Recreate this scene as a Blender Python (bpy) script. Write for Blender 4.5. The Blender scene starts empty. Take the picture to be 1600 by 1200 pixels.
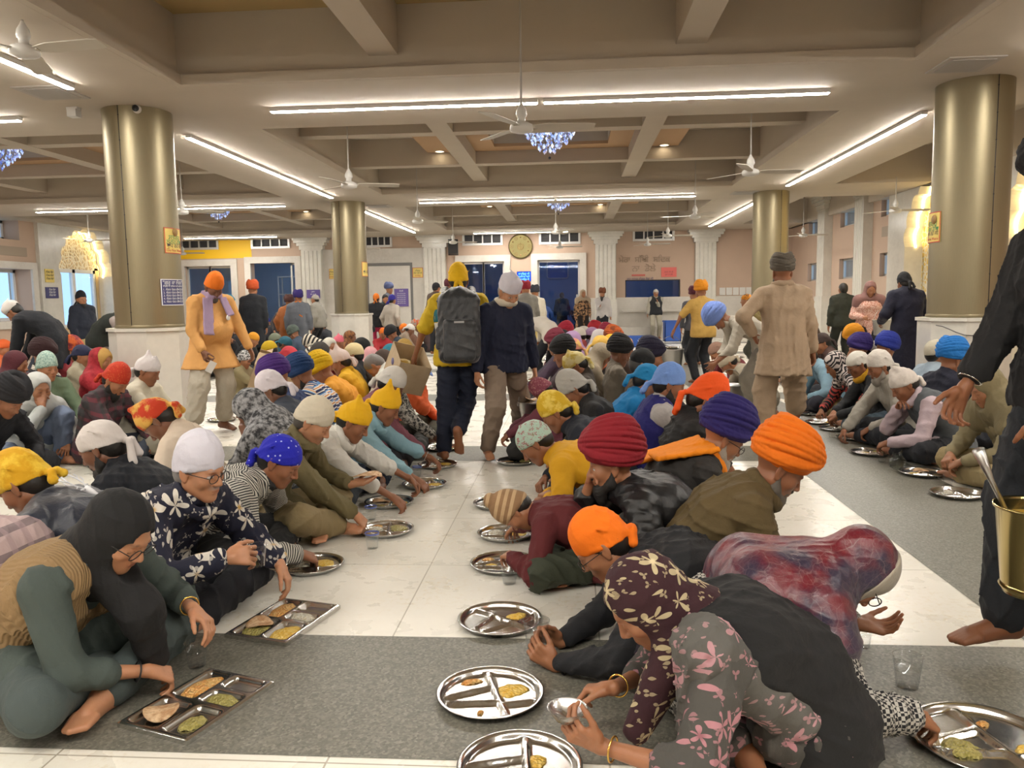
import bpy, bmesh, math, random
import numpy as np
from mathutils import Vector, Matrix
# ------------------------------------------------------------------ camera, world, exposure
scn = bpy.context.scene
COL = scn.collection
FPX, PSI, THE, RHO, CAMH = 1236.98, .0762, .1067, .0152, 1.33
cam_d = bpy.data.cameras.new('camera'); cam = bpy.data.objects.new('camera', cam_d); COL.objects.link(cam)
cam_d.sensor_width = 36.0; cam_d.lens = 36.0 * FPX / 1600.0; cam_d.clip_start = .05; cam_d.clip_end = 200
_f = Vector((-math.sin(PSI) * math.cos(THE), math.cos(PSI) * math.cos(THE), -math.sin(THE)))
_r0 = Vector((math.cos(PSI), math.sin(PSI), 0)); _u0 = _r0.cross(_f)
_r = _r0 * math.cos(RHO) - _u0 * math.sin(RHO); _u = _r0 * math.sin(RHO) + _u0 * math.cos(RHO)
cam.matrix_world = Matrix(((_r.x, _u.x, -_f.x, 0), (_r.y, _u.y, -_f.y, 0), (_r.z, _u.z, -_f.z, CAMH), (0, 0, 0, 1)))
scn.camera = cam
scn.view_settings.view_transform = 'Standard'; scn.view_settings.look = 'None'
scn.view_settings.exposure = 0.0; scn.view_settings.gamma = 1.0; scn.view_settings.use_curve_mapping = False
scn.cycles.max_bounces = 6; scn.cycles.diffuse_bounces = 3; scn.cycles.glossy_bounces = 3; scn.cycles.transmission_bounces = 4; scn.cycles.transparent_max_bounces = 6
scn.cycles.caustics_reflective = False; scn.cycles.caustics_refractive = False; scn.cycles.sample_clamp_indirect = 4.0
scn.cycles.use_denoising = True; scn.cycles.use_adaptive_sampling = True; scn.cycles.adaptive_threshold = .025
w = bpy.data.worlds.new('daylight'); scn.world = w; w.use_nodes = True
w.node_tree.nodes['Background'].inputs[0].default_value = (.62, .80, 1.0, 1)
w.node_tree.nodes['Background'].inputs[1].default_value = 1.6
LED_STRENGTH = 142.0

def ray(px, py):
    x2 = (px - 800) / FPX; y2 = (600 - py) / FPX
    return _f + _r * x2 + _u * y2
def atz(px, py, z=0.0):
    d = ray(px, py); t = (z - CAMH) / d.z; return Vector((d.x * t, d.y * t, z))
def aty(px, py, Y):
    d = ray(px, py); t = Y / d.y; return Vector((d.x * t, Y, CAMH + d.z * t))
def atx(px, py, X):
    d = ray(px, py); t = X / d.x; return Vector((X, d.y * t, CAMH + d.z * t))

# ------------------------------------------------------------------ helpers
def srgb(h):
    if isinstance(h, str):
        h = h.lstrip('#'); c = [int(h[i:i + 2], 16) / 255 for i in (0, 2, 4)]
        return tuple(x / 12.92 if x <= .04045 else ((x + .055) / 1.055) ** 2.4 for x in c)
    return tuple(h)
class NT:
    """small node-tree helper"""
    def __init__(s, name):
        s.m = bpy.data.materials.new(name); s.m.use_nodes = True; s.t = s.m.node_tree; s.t.nodes.clear()
        s.out = s.n('ShaderNodeOutputMaterial')
    def n(s, typ, **kw):
        nd = s.t.nodes.new(typ)
        for k, v in kw.items():
            if k.startswith('_'): nd.inputs[k[1:].replace('_', ' ')].default_value = v
            else: setattr(nd, k, v)
        return nd
    def l(s, a, b): s.t.links.new(a, b)
    def mix(s, fac, a, b, blend='MIX'):
        nd = s.n('ShaderNodeMix', data_type='RGBA', blend_type=blend)
        for sock, v in ((nd.inputs[0], fac), (nd.inputs[6], a), (nd.inputs[7], b)):
            if hasattr(v, 'is_linked'): s.l(v, sock)
            elif isinstance(v, (int, float)): sock.default_value = v
            else: sock.default_value = (*v[:3], 1)
        return nd.outputs[2]
    def math(s, op, a, b=0.0, c=0.0):
        nd = s.n('ShaderNodeMath', operation=op)
        for i, v in enumerate((a, b, c)):
            if hasattr(v, 'is_linked'): s.l(v, nd.inputs[i])
            else: nd.inputs[i].default_value = v
        return nd.outputs[0]
    def ramp(s, fac, stops, interp='LINEAR'):
        nd = s.n('ShaderNodeValToRGB'); cr = nd.color_ramp; cr.interpolation = interp
        while len(cr.elements) > len(stops): cr.elements.remove(cr.elements[-1])
        while len(cr.elements) < len(stops): cr.elements.new(.5)
        for e, (p, c) in zip(cr.elements, stops):
            e.position = p; e.color = (*c[:3], 1)
        s.l(fac, nd.inputs[0]); return nd.outputs[0]
    def bsdf(s, color=(.8, .8, .8), rough=.6, metal=0.0, bump=None, bumpd=.01, **kw):
        b = s.n('ShaderNodeBsdfPrincipled')
        for sock, v in ((b.inputs['Base Color'], color), (b.inputs['Roughness'], rough), (b.inputs['Metallic'], metal)):
            if hasattr(v, 'is_linked'): s.l(v, sock)
            elif isinstance(v, (int, float)): sock.default_value = v
            else: sock.default_value = (*v[:3], 1)
        for k, v in kw.items(): b.inputs[k.replace('_', ' ')].default_value = v
        if bump is not None:
            bp = s.n('ShaderNodeBump'); bp.inputs['Distance'].default_value = bumpd; bp.inputs['Strength'].default_value = 1.0
            s.l(bump, bp.inputs['Height']); s.l(bp.outputs[0], b.inputs['Normal'])
        s.l(b.outputs[0], s.out.inputs[0]); return b
    def noise(s, scale, detail=2.0, vec=None, rough=.5):
        nd = s.n('ShaderNodeTexNoise'); nd.inputs['Scale'].default_value = scale; nd.inputs['Detail'].default_value = detail; nd.inputs['Roughness'].default_value = rough
        if vec is not None: s.l(vec, nd.inputs['Vector'])
        return nd.outputs['Fac']
    def vor(s, scale, vec=None, out='Distance', feature='F1', rnd=1.0):
        nd = s.n('ShaderNodeTexVoronoi', feature=feature); nd.inputs['Scale'].default_value = scale; nd.inputs['Randomness'].default_value = rnd
        if vec is not None: s.l(vec, nd.inputs['Vector'])
        return nd.outputs[out]
    def obj(s): return s.n('ShaderNodeTexCoord').outputs['Object']
    def geo(s): return s.n('ShaderNodeNewGeometry').outputs['Position']
    def xyz(s, v):
        nd = s.n('ShaderNodeSeparateXYZ'); s.l(v, nd.inputs[0]); return nd.outputs
    def scale(s, v, sc):
        nd = s.n('ShaderNodeMapping'); nd.inputs['Scale'].default_value = sc; s.l(v, nd.inputs[0]); return nd.outputs[0]
_MC = {}
def M(name, color, rough=.6, metal=0.0, **kw):
    key = (name, tuple(color), rough, metal, tuple(sorted(kw.items())))
    if key not in _MC:
        t = NT(name); t.bsdf(color, rough, metal, **kw); _MC[key] = t.m
    return _MC[key]
def emis(name, color, strength):
    key = (name, tuple(color), strength)
    if key not in _MC:
        t = NT(name); e = t.n('ShaderNodeEmission'); e.inputs[0].default_value = (*color, 1); e.inputs[1].default_value = strength
        t.l(e.outputs[0], t.out.inputs[0]); _MC[key] = t.m
    return _MC[key]

class MB:
    """collects shapes into one mesh"""
    def __init__(s): s.v = []; s.f = []; s.mi = []; s.sm = []
    def add(s, vs, fs, mi=0, smooth=False):
        o = len(s.v); s.v += [tuple(v) for v in vs]; s.f += [tuple(i + o for i in f) for f in fs]; s.mi += [mi] * len(fs); s.sm += [smooth] * len(fs); return s
    def box(s, x0, x1, y0, y1, z0, z1, mi=0, mat=None):
        vs = [(x, y, z) for x in (x0, x1) for y in (y0, y1) for z in (z0, z1)]
        if mat is not None: vs = [mat @ Vector(v) for v in vs]
        return s.add(vs, [(0, 1, 3, 2), (4, 6, 7, 5), (0, 4, 5, 1), (2, 3, 7, 6), (0, 2, 6, 4), (1, 5, 7, 3)], mi)
    def quad(s, a, b, c, d, mi=0): return s.add([a, b, c, d], [(0, 1, 2, 3)], mi)
    def lathe(s, prof, n=32, mi=0, mat=None, smooth=True, closed=False):
        vs = []; fs = []
        for r, z in prof:
            for k in range(n):
                a = 2 * math.pi * k / n; v = Vector((r * math.cos(a), r * math.sin(a), z)); vs.append(mat @ v if mat is not None else v)
        m = len(prof)
        for i in range(m - 1 + (1 if closed else 0)):
            for k in range(n):
                a, b = i * n + k, i * n + (k + 1) % n; c, d = ((i + 1) % m) * n + (k + 1) % n, ((i + 1) % m) * n + k
                fs.append((a, b, c, d))
        return s.add(vs, fs, mi, smooth)
    def tube(s, pts, r, n=8, mi=0, closed=False, smooth=True):
        pts = [Vector(p) for p in pts]; m = len(pts); vs = []; fs = []
        up = Vector((0, 0, 1)); nrm = None
        for i, p in enumerate(pts):
            a = pts[(i - 1) % m] if (closed or i > 0) else p; b = pts[(i + 1) % m] if (closed or i < m - 1) else p
            t = (b - a).normalized()
            if nrm is None: nrm = t.cross(up if abs(t.z) < .9 else Vector((1, 0, 0))).normalized()
            else: nrm = (nrm - t * nrm.dot(t)).normalized()
            bi = t.cross(nrm); rr = r[i] if isinstance(r, (list, tuple)) else r
            for k in range(n):
                q = 2 * math.pi * k / n; vs.append(p + (nrm * math.cos(q) + bi * math.sin(q)) * rr)
        for i in range(m - 1 + (1 if closed else 0)):
            for k in range(n):
                j = (i + 1) % m; fs.append((i * n + k, i * n + (k + 1) % n, j * n + (k + 1) % n, j * n + k))
        if not closed: fs += [tuple(range(n))[::-1], tuple((m - 1) * n + k for k in range(n))]
        return s.add(vs, fs, mi, smooth)
    def prism(s, outline, y0, y1, mi=0, mat=None, smooth=False):
        """outline in (x,z), extruded along y"""
        n = len(outline); vs = [(x, y0, z) for x, z in outline] + [(x, y1, z) for x, z in outline]
        if mat is not None: vs = [mat @ Vector(v) for v in vs]
        return s.add(vs, [tuple(range(n)), tuple(range(2 * n - 1, n - 1, -1))] + [(i, i + n, (i + 1) % n + n, (i + 1) % n) for i in range(n)], mi, smooth)
    def ball(s, c, r, n=10, mi=0):
        prof = [(max(1e-4, math.sin(math.pi * i / n)) , -math.cos(math.pi * i / n)) for i in range(n + 1)]
        rr = r if isinstance(r, (tuple, list)) else (r, r, r)
        return s.lathe(prof, 2 * n, mi, Matrix.Translation(Vector(c)) @ Matrix.Diagonal((*rr, 1)))
    def build(s, name, mats, parent=None, loc=None, rotz=0.0, fix=True):
        me = bpy.data.meshes.new(name); me.from_pydata(s.v, [], s.f)
        for m in (mats if isinstance(mats, (list, tuple)) else [mats]): me.materials.append(m)
        me.polygons.foreach_set('material_index', s.mi); me.polygons.foreach_set('use_smooth', s.sm)
        if fix:
            bm = bmesh.new(); bm.from_mesh(me); bmesh.ops.recalc_face_normals(bm, faces=bm.faces); bm.to_mesh(me); bm.free()
        me.update(); o = bpy.data.objects.new(name, me); COL.objects.link(o)
        if parent is not None: o.parent = parent
        if loc is not None: o.location = loc
        o.rotation_euler.z = rotz
        return o
def tag(o, label=None, cat=None, group=None, kind=None):
    if label: o['label'] = label
    if cat: o['category'] = cat
    if group: o['group'] = group
    if kind: o['kind'] = kind
    return o
def struct(o, label=None): o['kind'] = 'structure'; return tag(o, label) if label else o
def empty(name, loc, rotz=0.0):
    o = bpy.data.objects.new(name, None); COL.objects.link(o); o.location = loc; o.rotation_euler.z = rotz; o.empty_display_size = .1; return o
def copy_tree(o, parent=None):
    c = o.copy(); COL.objects.link(c)
    if parent is not None: c.parent = parent
    for ch in o.children: copy_tree(ch, c)
    return c
def text_mesh(name, body, size, mat, parent, loc, rot, extrude=.002, align='CENTER', maxw=None):
    cu = bpy.data.curves.new(name, 'FONT'); cu.body = body; cu.size = size; cu.extrude = extrude; cu.align_x = align; cu.align_y = 'CENTER'; cu.resolution_u = 3
    ob = bpy.data.objects.new(name + '_tmp', cu); COL.objects.link(ob); bpy.context.view_layer.update()
    me = bpy.data.meshes.new_from_object(ob.evaluated_get(bpy.context.evaluated_depsgraph_get()))
    bpy.data.objects.remove(ob); me.name = name; me.materials.clear(); me.materials.append(mat)
    o = bpy.data.objects.new(name, me); COL.objects.link(o); o.parent = parent; o.location = loc; o.rotation_euler = rot
    if maxw and len(me.vertices):
        xs = [v.co.x for v in me.vertices]; ww = max(xs) - min(xs)
        if ww > maxw: o.scale = (maxw / ww,) * 3
    return o
# ------------------------------------------------------------------ materials of the room
XL, XR, XFL, XW = -4.7455, 4.098, -13.59, 7.0          # column lines left / right, far-left wall, right wall
YL = [-7.9, .37, 8.64, 16.91, 25.18]                     # beam lines across the hall
YF, YB = 26.05, -9.0                                     # far wall, wall behind the camera
CZ, TOP = 3.43, 4.11                                     # underside of beams, top of coffers
def plaster(name, col, rough=.75):
    t = NT(name); n = t.noise(2.5, 3, t.geo()); c = t.mix(n, tuple(x * .93 for x in col), tuple(min(1, x * 1.05) for x in col))
    t.bsdf(c, rough, bump=t.noise(90, 2, t.geo()), bumpd=.0006); return t.m
M_CEIL = plaster('ceiling_paint', (.525, .455, .37)); M_TAN = plaster('tan_panel_paint', (.46, .29, .16)); M_TOP = plaster('coffer_paint', (.54, .475, .39)); M_OCHRE = plaster('ochre_paint', (.42, .30, .13))
M_PEACH = plaster('peach_paint', (.54, .395, .30)); M_WHITE = plaster('white_paint', (.78, .75, .70))
def marble(name, base, vein, tile=None, rough=.22, sc=1.0, joint=(.42, .40, .36)):
    t = NT(name); g = t.geo()
    wv = t.noise(1.2 * sc, 6, g, .62); v = t.ramp(wv, [(0, vein), (.42, tuple(a * .45 + b * .55 for a, b in zip(vein, base))), (.55, base), (1, base)])
    c = t.mix(t.ramp(t.noise(14 * sc, 4, g), [(.35, (0, 0, 0)), (.75, (1, 1, 1))]), v, tuple(x * .94 for x in base))
    if tile:
        b = t.n('ShaderNodeTexBrick'); b.offset = 0.0; b.squash = 1.0
        for k, val in (('Color1', (1, 1, 1, 1)), ('Color2', (.94, .94, .93, 1)), ('Mortar', (*joint, 1)), ('Scale', 1.0), ('Mortar Size', .004), ('Mortar Smooth', .3), ('Brick Width', tile[0]), ('Row Height', tile[1])): b.inputs[k].default_value = val
        mp = t.n('ShaderNodeMapping'); mp.inputs['Location'].default_value = tile[2]; mp.inputs['Rotation'].default_value = tile[3] if len(tile) > 3 else (0, 0, 0); t.l(g, mp.inputs[0]); t.l(mp.outputs[0], b.inputs['Vector'])
        c = t.mix(1.0, c, b.outputs['Color'], 'MULTIPLY')
    t.bsdf(c, rough); return t.m
M_MARBLE = marble('white_marble', (.72, .69, .62), (.50, .47, .42))
M_MARBLEW = marble('wall_marble', (.66, .62, .56), (.46, .42, .37), rough=.35)
def floor_marble():
    t = NT('floor_marble'); g = t.geo()
    wv = t.noise(.9, 7, g, .65); base = (.84, .80, .71); v = t.ramp(wv, [(0, (.66, .63, .55)), (.34, (.77, .735, .65)), (.56, base), (1, (.86, .83, .76))])
    # crumbs and spilled dal: small yellowish stains in patches
    st = t.math('MULTIPLY', t.ramp(t.noise(2.3, 3, g), [(.44, (0, 0, 0)), (.70, (1, 1, 1))]), t.ramp(t.noise(38, 5, g, .7), [(.50, (0, 0, 0)), (.66, (1, 1, 1))]))
    c = t.mix(t.math('MULTIPLY', st, .55), v, (.56, .43, .20))
    b = t.n('ShaderNodeTexBrick'); b.offset = 0.0
    for k, val in (('Color1', (1, 1, 1, 1)), ('Color2', (.93, .93, .92, 1)), ('Mortar', (.50, .47, .42, 1)), ('Scale', 1.0), ('Mortar Size', .0035), ('Mortar Smooth', .2), ('Brick Width', .82), ('Row Height', .86)): b.inputs[k].default_value = val
    mp = t.n('ShaderNodeMapping'); mp.inputs['Location'].default_value = (.72, -.4, 0); t.l(g, mp.inputs[0]); t.l(mp.outputs[0], b.inputs['Vector'])
    c = t.mix(1.0, c, b.outputs['Color'], 'MULTIPLY')
    t.bsdf(c, t.math('ADD', t.math('MULTIPLY', t.noise(6, 4, g), .08), .24)); return t.m
M_FLOOR = floor_marble()
def granite():
    t = NT('grey_granite'); g = t.geo()
    a = t.ramp(t.vor(120, g, 'Color'), [(0, (.05, .05, .04)), (.35, (.11, .105, .085)), (.65, (.20, .19, .155)), (1, (.34, .32, .27))])
    c = t.mix(t.noise(45, 4, g), a, (.155, .148, .12)); t.bsdf(c, .42); return t.m
M_GRAN = granite()
def brass():
    t = NT('brushed_champagne_metal'); v = t.scale(t.geo(), (60, 60, 1.5)); n = t.noise(6, 3, v)
    t.bsdf(t.mix(n, (.25, .21, .13), (.31, .265, .17)), t.math('ADD', t.math('MULTIPLY', n, .12), .36), .8); return t.m
M_BRASS = brass()
M_LED = emis('led_diffuser', (1.0, .95, .865), LED_STRENGTH); M_METALW = M('white_enamel', (.72, .70, .66), .35); M_DARK = M('dark_metal', (.03, .03, .035), .5)
M_ALU = M('aluminium', (.62, .62, .60), .4, .6); M_BLACK = M('black_plastic', (.012, .012, .014), .45)
# ------------------------------------------------------------------ floor
fl = MB(); fl.quad((-14, YB - .5, 0), (7.6, YB - .5, 0), (7.6, YF + .1, 0), (-14, YF + .1, 0)); struct(fl.build('floor', M_FLOOR))
gb = MB(); Z = .0015
bandY = [(-6.0 + 4.135 * k - .05, -6.0 + 4.135 * k + .72) for k in range(8)]
bandY = [(2.15, 2.985), (6.42, 7.08), (10.35, 11.05), (14.5, 15.2), (18.6, 19.3), (22.7, 23.4), (-2.0, -1.2)]
for a, b in bandY: gb.quad((-13.5, a, Z), (6.9, a, Z), (6.9, b, Z), (-13.5, b, Z))
segs = sorted(bandY); ys = [YB] + [v for ab in segs for v in ab] + [YF]
for i in range(0, len(ys), 2):
    for x0, x1 in ((1.72, 2.62), (-7.05, -6.3), (-10.9, -10.2)): gb.quad((x0, ys[i], Z), (x1, ys[i], Z), (x1, ys[i + 1], Z), (x0, ys[i + 1], Z))
struct(gb.build('floor_granite_band', M_GRAN))
# ------------------------------------------------------------------ ceiling: beams, coffers, tan panels
cb = MB(); BW = .94
def fascia_box(x0, x1, y0, y1, z0, z1, mi=0): cb.box(x0, x1, y0, y1, z0, z1, mi)
xb = [(-14.0, XFL + .45), (XL - BW, XL + BW), (XR - BW, XR + BW), (XW - .12, XW + .6)]
for a, b in xb: cb.box(a, b, YB - .5, YF + .5, CZ, TOP + .5)
yb = [(y - BW, y + BW + (.14 if y < 25 else .9)) for y in YL]; yb[-1] = (25.18 - 1.1, YF + .5); yb[3] = (16.91 - 1.06, 16.91 + .95); yb[2] = (8.64 - .94, 8.64 + .93)
for y0, y1 in yb:
    for (a, b), (c, d) in zip(xb[:-1], xb[1:]):
        if c > XR: cb.box(b, d - .35, y0, y1, CZ, TOP + .5)
        else: cb.box(b, c, y0, y1, CZ, TOP + .5)
chand_at = []
for i in range(len(yb) - 1):
    y0, y1 = yb[i][1], yb[i + 1][0]; yc = (y0 + y1) / 2 - .05
    for j in range(3):
        x0, x1 = xb[j][1], xb[j + 1][0]
        if j == 2:
            cb.quad((x0, y0, TOP), (x1, y0, TOP), (x1, y1, TOP), (x0, y1, TOP), 0); continue
        xc = (x0 + x1) / 2; L = .07
        # lip: the coffer's sides step back a little above the beam
        cb.quad((x0 - .2, y0 - .2, CZ + .095), (x1 + .2, y0 - .2, CZ + .095), (x1 + .2, y1 + .2, CZ + .095), (x0 - .2, y1 + .2, CZ + .095)) if False else None
        for (a, b, c, d) in ((x0, x0 + L, y0, y1), (x1 - L, x1, y0, y1), (x0 + L, x1 - L, y0, y0 + L), (x0 + L, x1 - L, y1 - L, y1)): cb.box(a, b, c, d, CZ + .001, CZ + .095, 0)
        sx = [xc - 1.44, xc + 1.44]; sy = [yc - 1.32, yc + 1.32]; H = .14; bz = 3.65
        for s in sx: cb.box(s - H, s + H, y0, y1, bz, TOP + .02)
        for s in sy:
            for a, b in ((x0, sx[0] - H), (sx[0] + H, sx[1] - H), (sx[1] + H, x1)): cb.box(a, b, s - H * .9, s + H * .9, bz + .004, TOP + .02)
        near = i <= 1
        # tops of the nine cells
        cx = [x0, sx[0] - H, sx[0] + H, sx[1] - H, sx[1] + H, x1]; cy = [y0, sy[0] - H, sy[0] + H, sy[1] - H, sy[1] + H, y1]
        for p in range(3):
            for q in range(3):
                a, b, c, d = cx[2 * p], cx[2 * p + 1], cy[2 * q], cy[2 * q + 1]
                if p == 1 and q == 1:                                   # centre cell: tan border round a raised tray
                    zt = 3.86; r = .36
                    for (e, f, g, h) in ((a, b, c, c + r), (a, b, d - r, d), (a, a + r, c + r, d - r), (b - r, b, c + r, d - r)): cb.box(e, f, g, h, zt, zt + .05, 1)
                    for (e, f, g, h) in ((a + r - .02, b - r + .02, c + r - .02, c + r), (a + r - .02, b - r + .02, d - r, d - r + .02), (a + r - .02, a + r, c + r, d - r), (b - r, b - r + .02, c + r, d - r)): cb.box(e, f, g, h, zt + .05, 4.35, 2)
                    cb.quad((a, c, 4.35), (b, c, 4.35), (b, d, 4.35), (a, d, 4.35), 2)
                    chand_at.append(((a + b) / 2, (c + d) / 2, i, j))
                elif q == 1 and p != 1:
                    m = (b - .55) if p == 0 else (a + .55)
                    if p == 0: cb.quad((a, c, TOP), (m, c, TOP), (m, d, TOP), (a, d, TOP), 2); cb.box(m, b, c, d, 3.86, TOP + .01, 1)
                    else: cb.quad((m, c, TOP), (b, c, TOP), (b, d, TOP), (m, d, TOP), 2); cb.box(a, m, c, d, 3.86, TOP + .01, 1)
                else: cb.quad((a, c, TOP), (b, c, TOP), (b, d, TOP), (a, d, TOP), 3 if i == 1 and p != 1 or (i == 1 and q == 2) else 2)
cb.box(-14.4, 7.9, YB - .6, YF + 5.0, 4.46, 4.7, 2); struct(cb.build('ceiling', [M_CEIL, M_TAN, M_TOP, M_OCHRE]))  # unseen roof slab added on top to stop daylight leaking through the coffers
# ------------------------------------------------------------------ far wall with its openings
def fx(px, py=430): return aty(px, py, YF).x
def fz(px, py): return aty(px, py, YF).z
def wall_with_holes(name, u0, u1, z0, z1, holes, place, mat, th=.28, mats=None):
    """rectangular wall in (u,z) with rectangular holes; place(u, depth, z) -> world"""
    us = sorted({u0, u1, *[h[0] for h in holes], *[h[1] for h in holes]}); zs = sorted({z0, z1, *[h[2] for h in holes], *[h[3] for h in holes]})
    b = MB()
    inside = lambda u, z: any(h[0] < u < h[1] and h[2] < z < h[3] for h in holes)
    for i in range(len(us) - 1):
        for j in range(len(zs) - 1):
            if inside((us[i] + us[i + 1]) / 2, (zs[j] + zs[j + 1]) / 2): continue
            vs = [place(u, d, z) for u in us[i:i + 2] for d in (0, th) for z in zs[j:j + 2]]
            b.add(vs, [(0, 1, 3, 2), (4, 6, 7, 5), (0, 4, 5, 1), (2, 3, 7, 6), (0, 2, 6, 4), (1, 5, 7, 3)])
    return struct(b.build(name, mat))
vents = [(285, 342, 373, 388), (397, 453, 371, 386), (573, 612, 368, 384), (726, 784, 366, 381), (845, 905, 363, 379), (991, 1051, 359, 374)]
doors = [(290, 362, 416, 0), (393, 462, 411, 0), (722, 788, 409, 0), (840, 906, 406, 0)]
hatch = (977, 1063, 437, 484)
holes = [(fx(a), fx(b), fz((a + b) / 2, d), fz((a + b) / 2, c)) for a, b, c, d in vents] + [(fx(a), fx(b), -.01, fz((a + b) / 2, c)) for a, b, c, d in doors] + [(fx(hatch[0]), fx(hatch[1]), fz(1020, hatch[3]), fz(1020, hatch[2]))]
wall_with_holes('wall_back', -14.0, XW + .5, -.01, TOP + .4, holes, lambda u, d, z: (u, YF + d, z), M_PEACH)
WY = YF
md = MB()                                                               # marble dado with joints
dz = fz(700, 469); edges = sorted([-13.6] + [e for h in holes[6:10] for e in (h[0] - .16, h[1] + .16)] + [XW])
for i in range(0, len(edges), 2): md.box(edges[i], edges[i + 1], WY - .025, WY, 0, dz if edges[i] < 1 else dz)
struct(md.build('trim_1', M_MARBLEW))
st = MB(); st.box(fx(905), XW - .3, WY - .42, WY - .03, 0, .38); struct(st.build('trim_2', M_MARBLEW))
lg = MB(); lg.box(holes[-1][0] - .1, holes[-1][1] + .1, WY - .16, WY + .05, holes[-1][2] - .06, holes[-1][2]); struct(lg.build('trim_3', M_MARBLEW))
for k, h in enumerate(holes[6:10]):                                     # marble door surrounds
    b = MB(); f = .21
    for (a, c, z0, z1) in ((h[0] - f, h[0], 0, h[3] + f), (h[1], h[1] + f, 0, h[3] + f), (h[0], h[1], h[3], h[3] + f)): b.box(a, c, WY - .07, WY + .02, z0, z1)
    struct(b.build('trim_%d' % (4 + k), M_MARBLEW))
# the marble panel with a grey closed door, and the marble-faced strips of wall beside the left column
pn = MB(); pn.box(fx(507), fx(668), WY - .05, WY - .026, 0, 3.05); struct(pn.build('trim_8', M_MARBLEW))
b = MB(); x0, x1, zt = fx(573), fx(645), fz(610, 411)
b.box(x0, x1, WY - .10, WY - .05, 0, zt); b.box(x0 + .09, x1 - .07, WY - .115, WY - .10, 0, zt - .1, 1)
struct(b.build('door_5', [M('grey_frame', (.16, .155, .15), .5), M_MARBLEW]))
def pilaster(name, x0, x1, yw, ztop, zb=0.0, place=None, mat=None):
    """fluted shaft with a flared capital against a wall; place(u, depth, z)"""
    b = MB(); n = 5; w = x1 - x0; d = .22
    out = []
    step = w / n
    for i in range(n):
        a = x0 + i * step; out += [(a + .012, d), (a + step - .03, d), (a + step - .022, d - .02), (a + step - .004, d - .02)]
    out = [(x0, 0), (x0, d)] + out[0:] + [(x1, d), (x1, 0)]
    def ext(o, z0, z1):
        m = len(o); b.add([place(u, -q, z0) for u, q in o] + [place(u, -q, z1) for u, q in o], [tuple(range(m)), tuple(range(2 * m - 1, m - 1, -1))] + [(i, i + m, (i + 1) % m + m, (i + 1) % m) for i in range(m)])
    ext([(x0 - .03, 0), (x0 - .03, d + .03), (x1 + .03, d + .03), (x1 + .03, 0)], zb, 1.28); ext(out, 1.28, ztop - .42)
    for k, (e, z0, z1) in enumerate(((.0, .42, .38), (.05, .38, .25), (.12, .25, .16), (.20, .16, .08), (.24, .08, 0))):
        ext([(x0 - e, 0), (x0 - e, d + e * .6), (x1 + e, d + e * .6), (x1 + e, 0)], ztop - z0, ztop - z1)
    return struct(b.build(name, mat or M_MARBLE))
for k, (a, c) in enumerate(((475, 507), (665, 698), (930, 962), (1085, 1117))):
    pilaster('pilaster', fx(a), fx(c), WY, CZ, place=lambda u, d, z: (u, WY + d, z))
# ventilator grilles
for k, h in enumerate(holes[:6]):
    r = struct(empty('window_%d' % (k + 1), (0, 0, 0))); b = MB(); f = .05
    for (x0, x1, z0, z1) in ((h[0] - f, h[0] + .02, h[2] - f, h[3] + f), (h[1] - .02, h[1] + f, h[2] - f, h[3] + f), (h[0], h[1], h[2] - f, h[2] + .02), (h[0], h[1], h[3] - .02, h[3] + f)): b.box(x0, x1, WY - .04, WY + .06, z0, z1)
    for q in range(1, 4):
        x = h[0] + (h[1] - h[0]) * q / 4; b.box(x - .02, x + .02, WY - .02, WY + .05, h[2], h[3])
    b.build('window_frame', M_ALU, r)
    s = MB(); s.box(h[0], h[1], WY + .08, WY + .10, h[2], h[3])
    for q in range(7):
        z = h[2] + (h[3] - h[2]) * (q + .5) / 7; s.box(h[0], h[1], WY + .03, WY + .07, z - .012, z + .004)
    s.build('louvre', M('louvre_grey', (.055, .055, .06), .5), r)
# rooms behind the openings, bluish from their own daylight tubes
M_BLUEW = plaster('back_room_paint', (.40, .47, .58)); br = MB()
Y2 = YF + 4.6
br.quad((-14, YF + .28, .0), (7.5, YF + .28, 0), (7.5, Y2, 0), (-14, Y2, 0)); br.quad((-14, YF + .28, 3.2), (7.5, YF + .28, 3.2), (7.5, Y2, 3.2), (-14, Y2, 3.2)); br.quad((-14, Y2, 0), (7.5, Y2, 0), (7.5, Y2, 3.2), (-14, Y2, 3.2))
br.box(-14.1, -14, YF + .28, Y2, 0, 3.2); br.box(7.5, 7.6, YF + .28, Y2, 0, 3.2); br.box(-6.2, -6.1, YF + .29, Y2, 0, 3.2)
kitchen = struct(br.build('wall_kitchen', M_BLUEW))
M_COOL = emis('cool_tube', (.45, .66, 1.0), 30.0)
for k, (x, y, s) in enumerate(((-10.6, YF + 2.2, 'left'), (-8.7, YF + 1.3, 'middle'), (-1.2, YF + 2.3, 'right'), (2.4, YF + 2.3, 'hatch'))):
    b = MB(); b.box(x - .62, x + .62, y - .05, y + .05, 3.14, 3.2); b.build('light_housing', M_METALW, kitchen); b = MB(); b.box(x - .6, x + .6, y - .03, y + .03, 3.1, 3.14); b.build('light_tube', M_COOL, kitchen)
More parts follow.
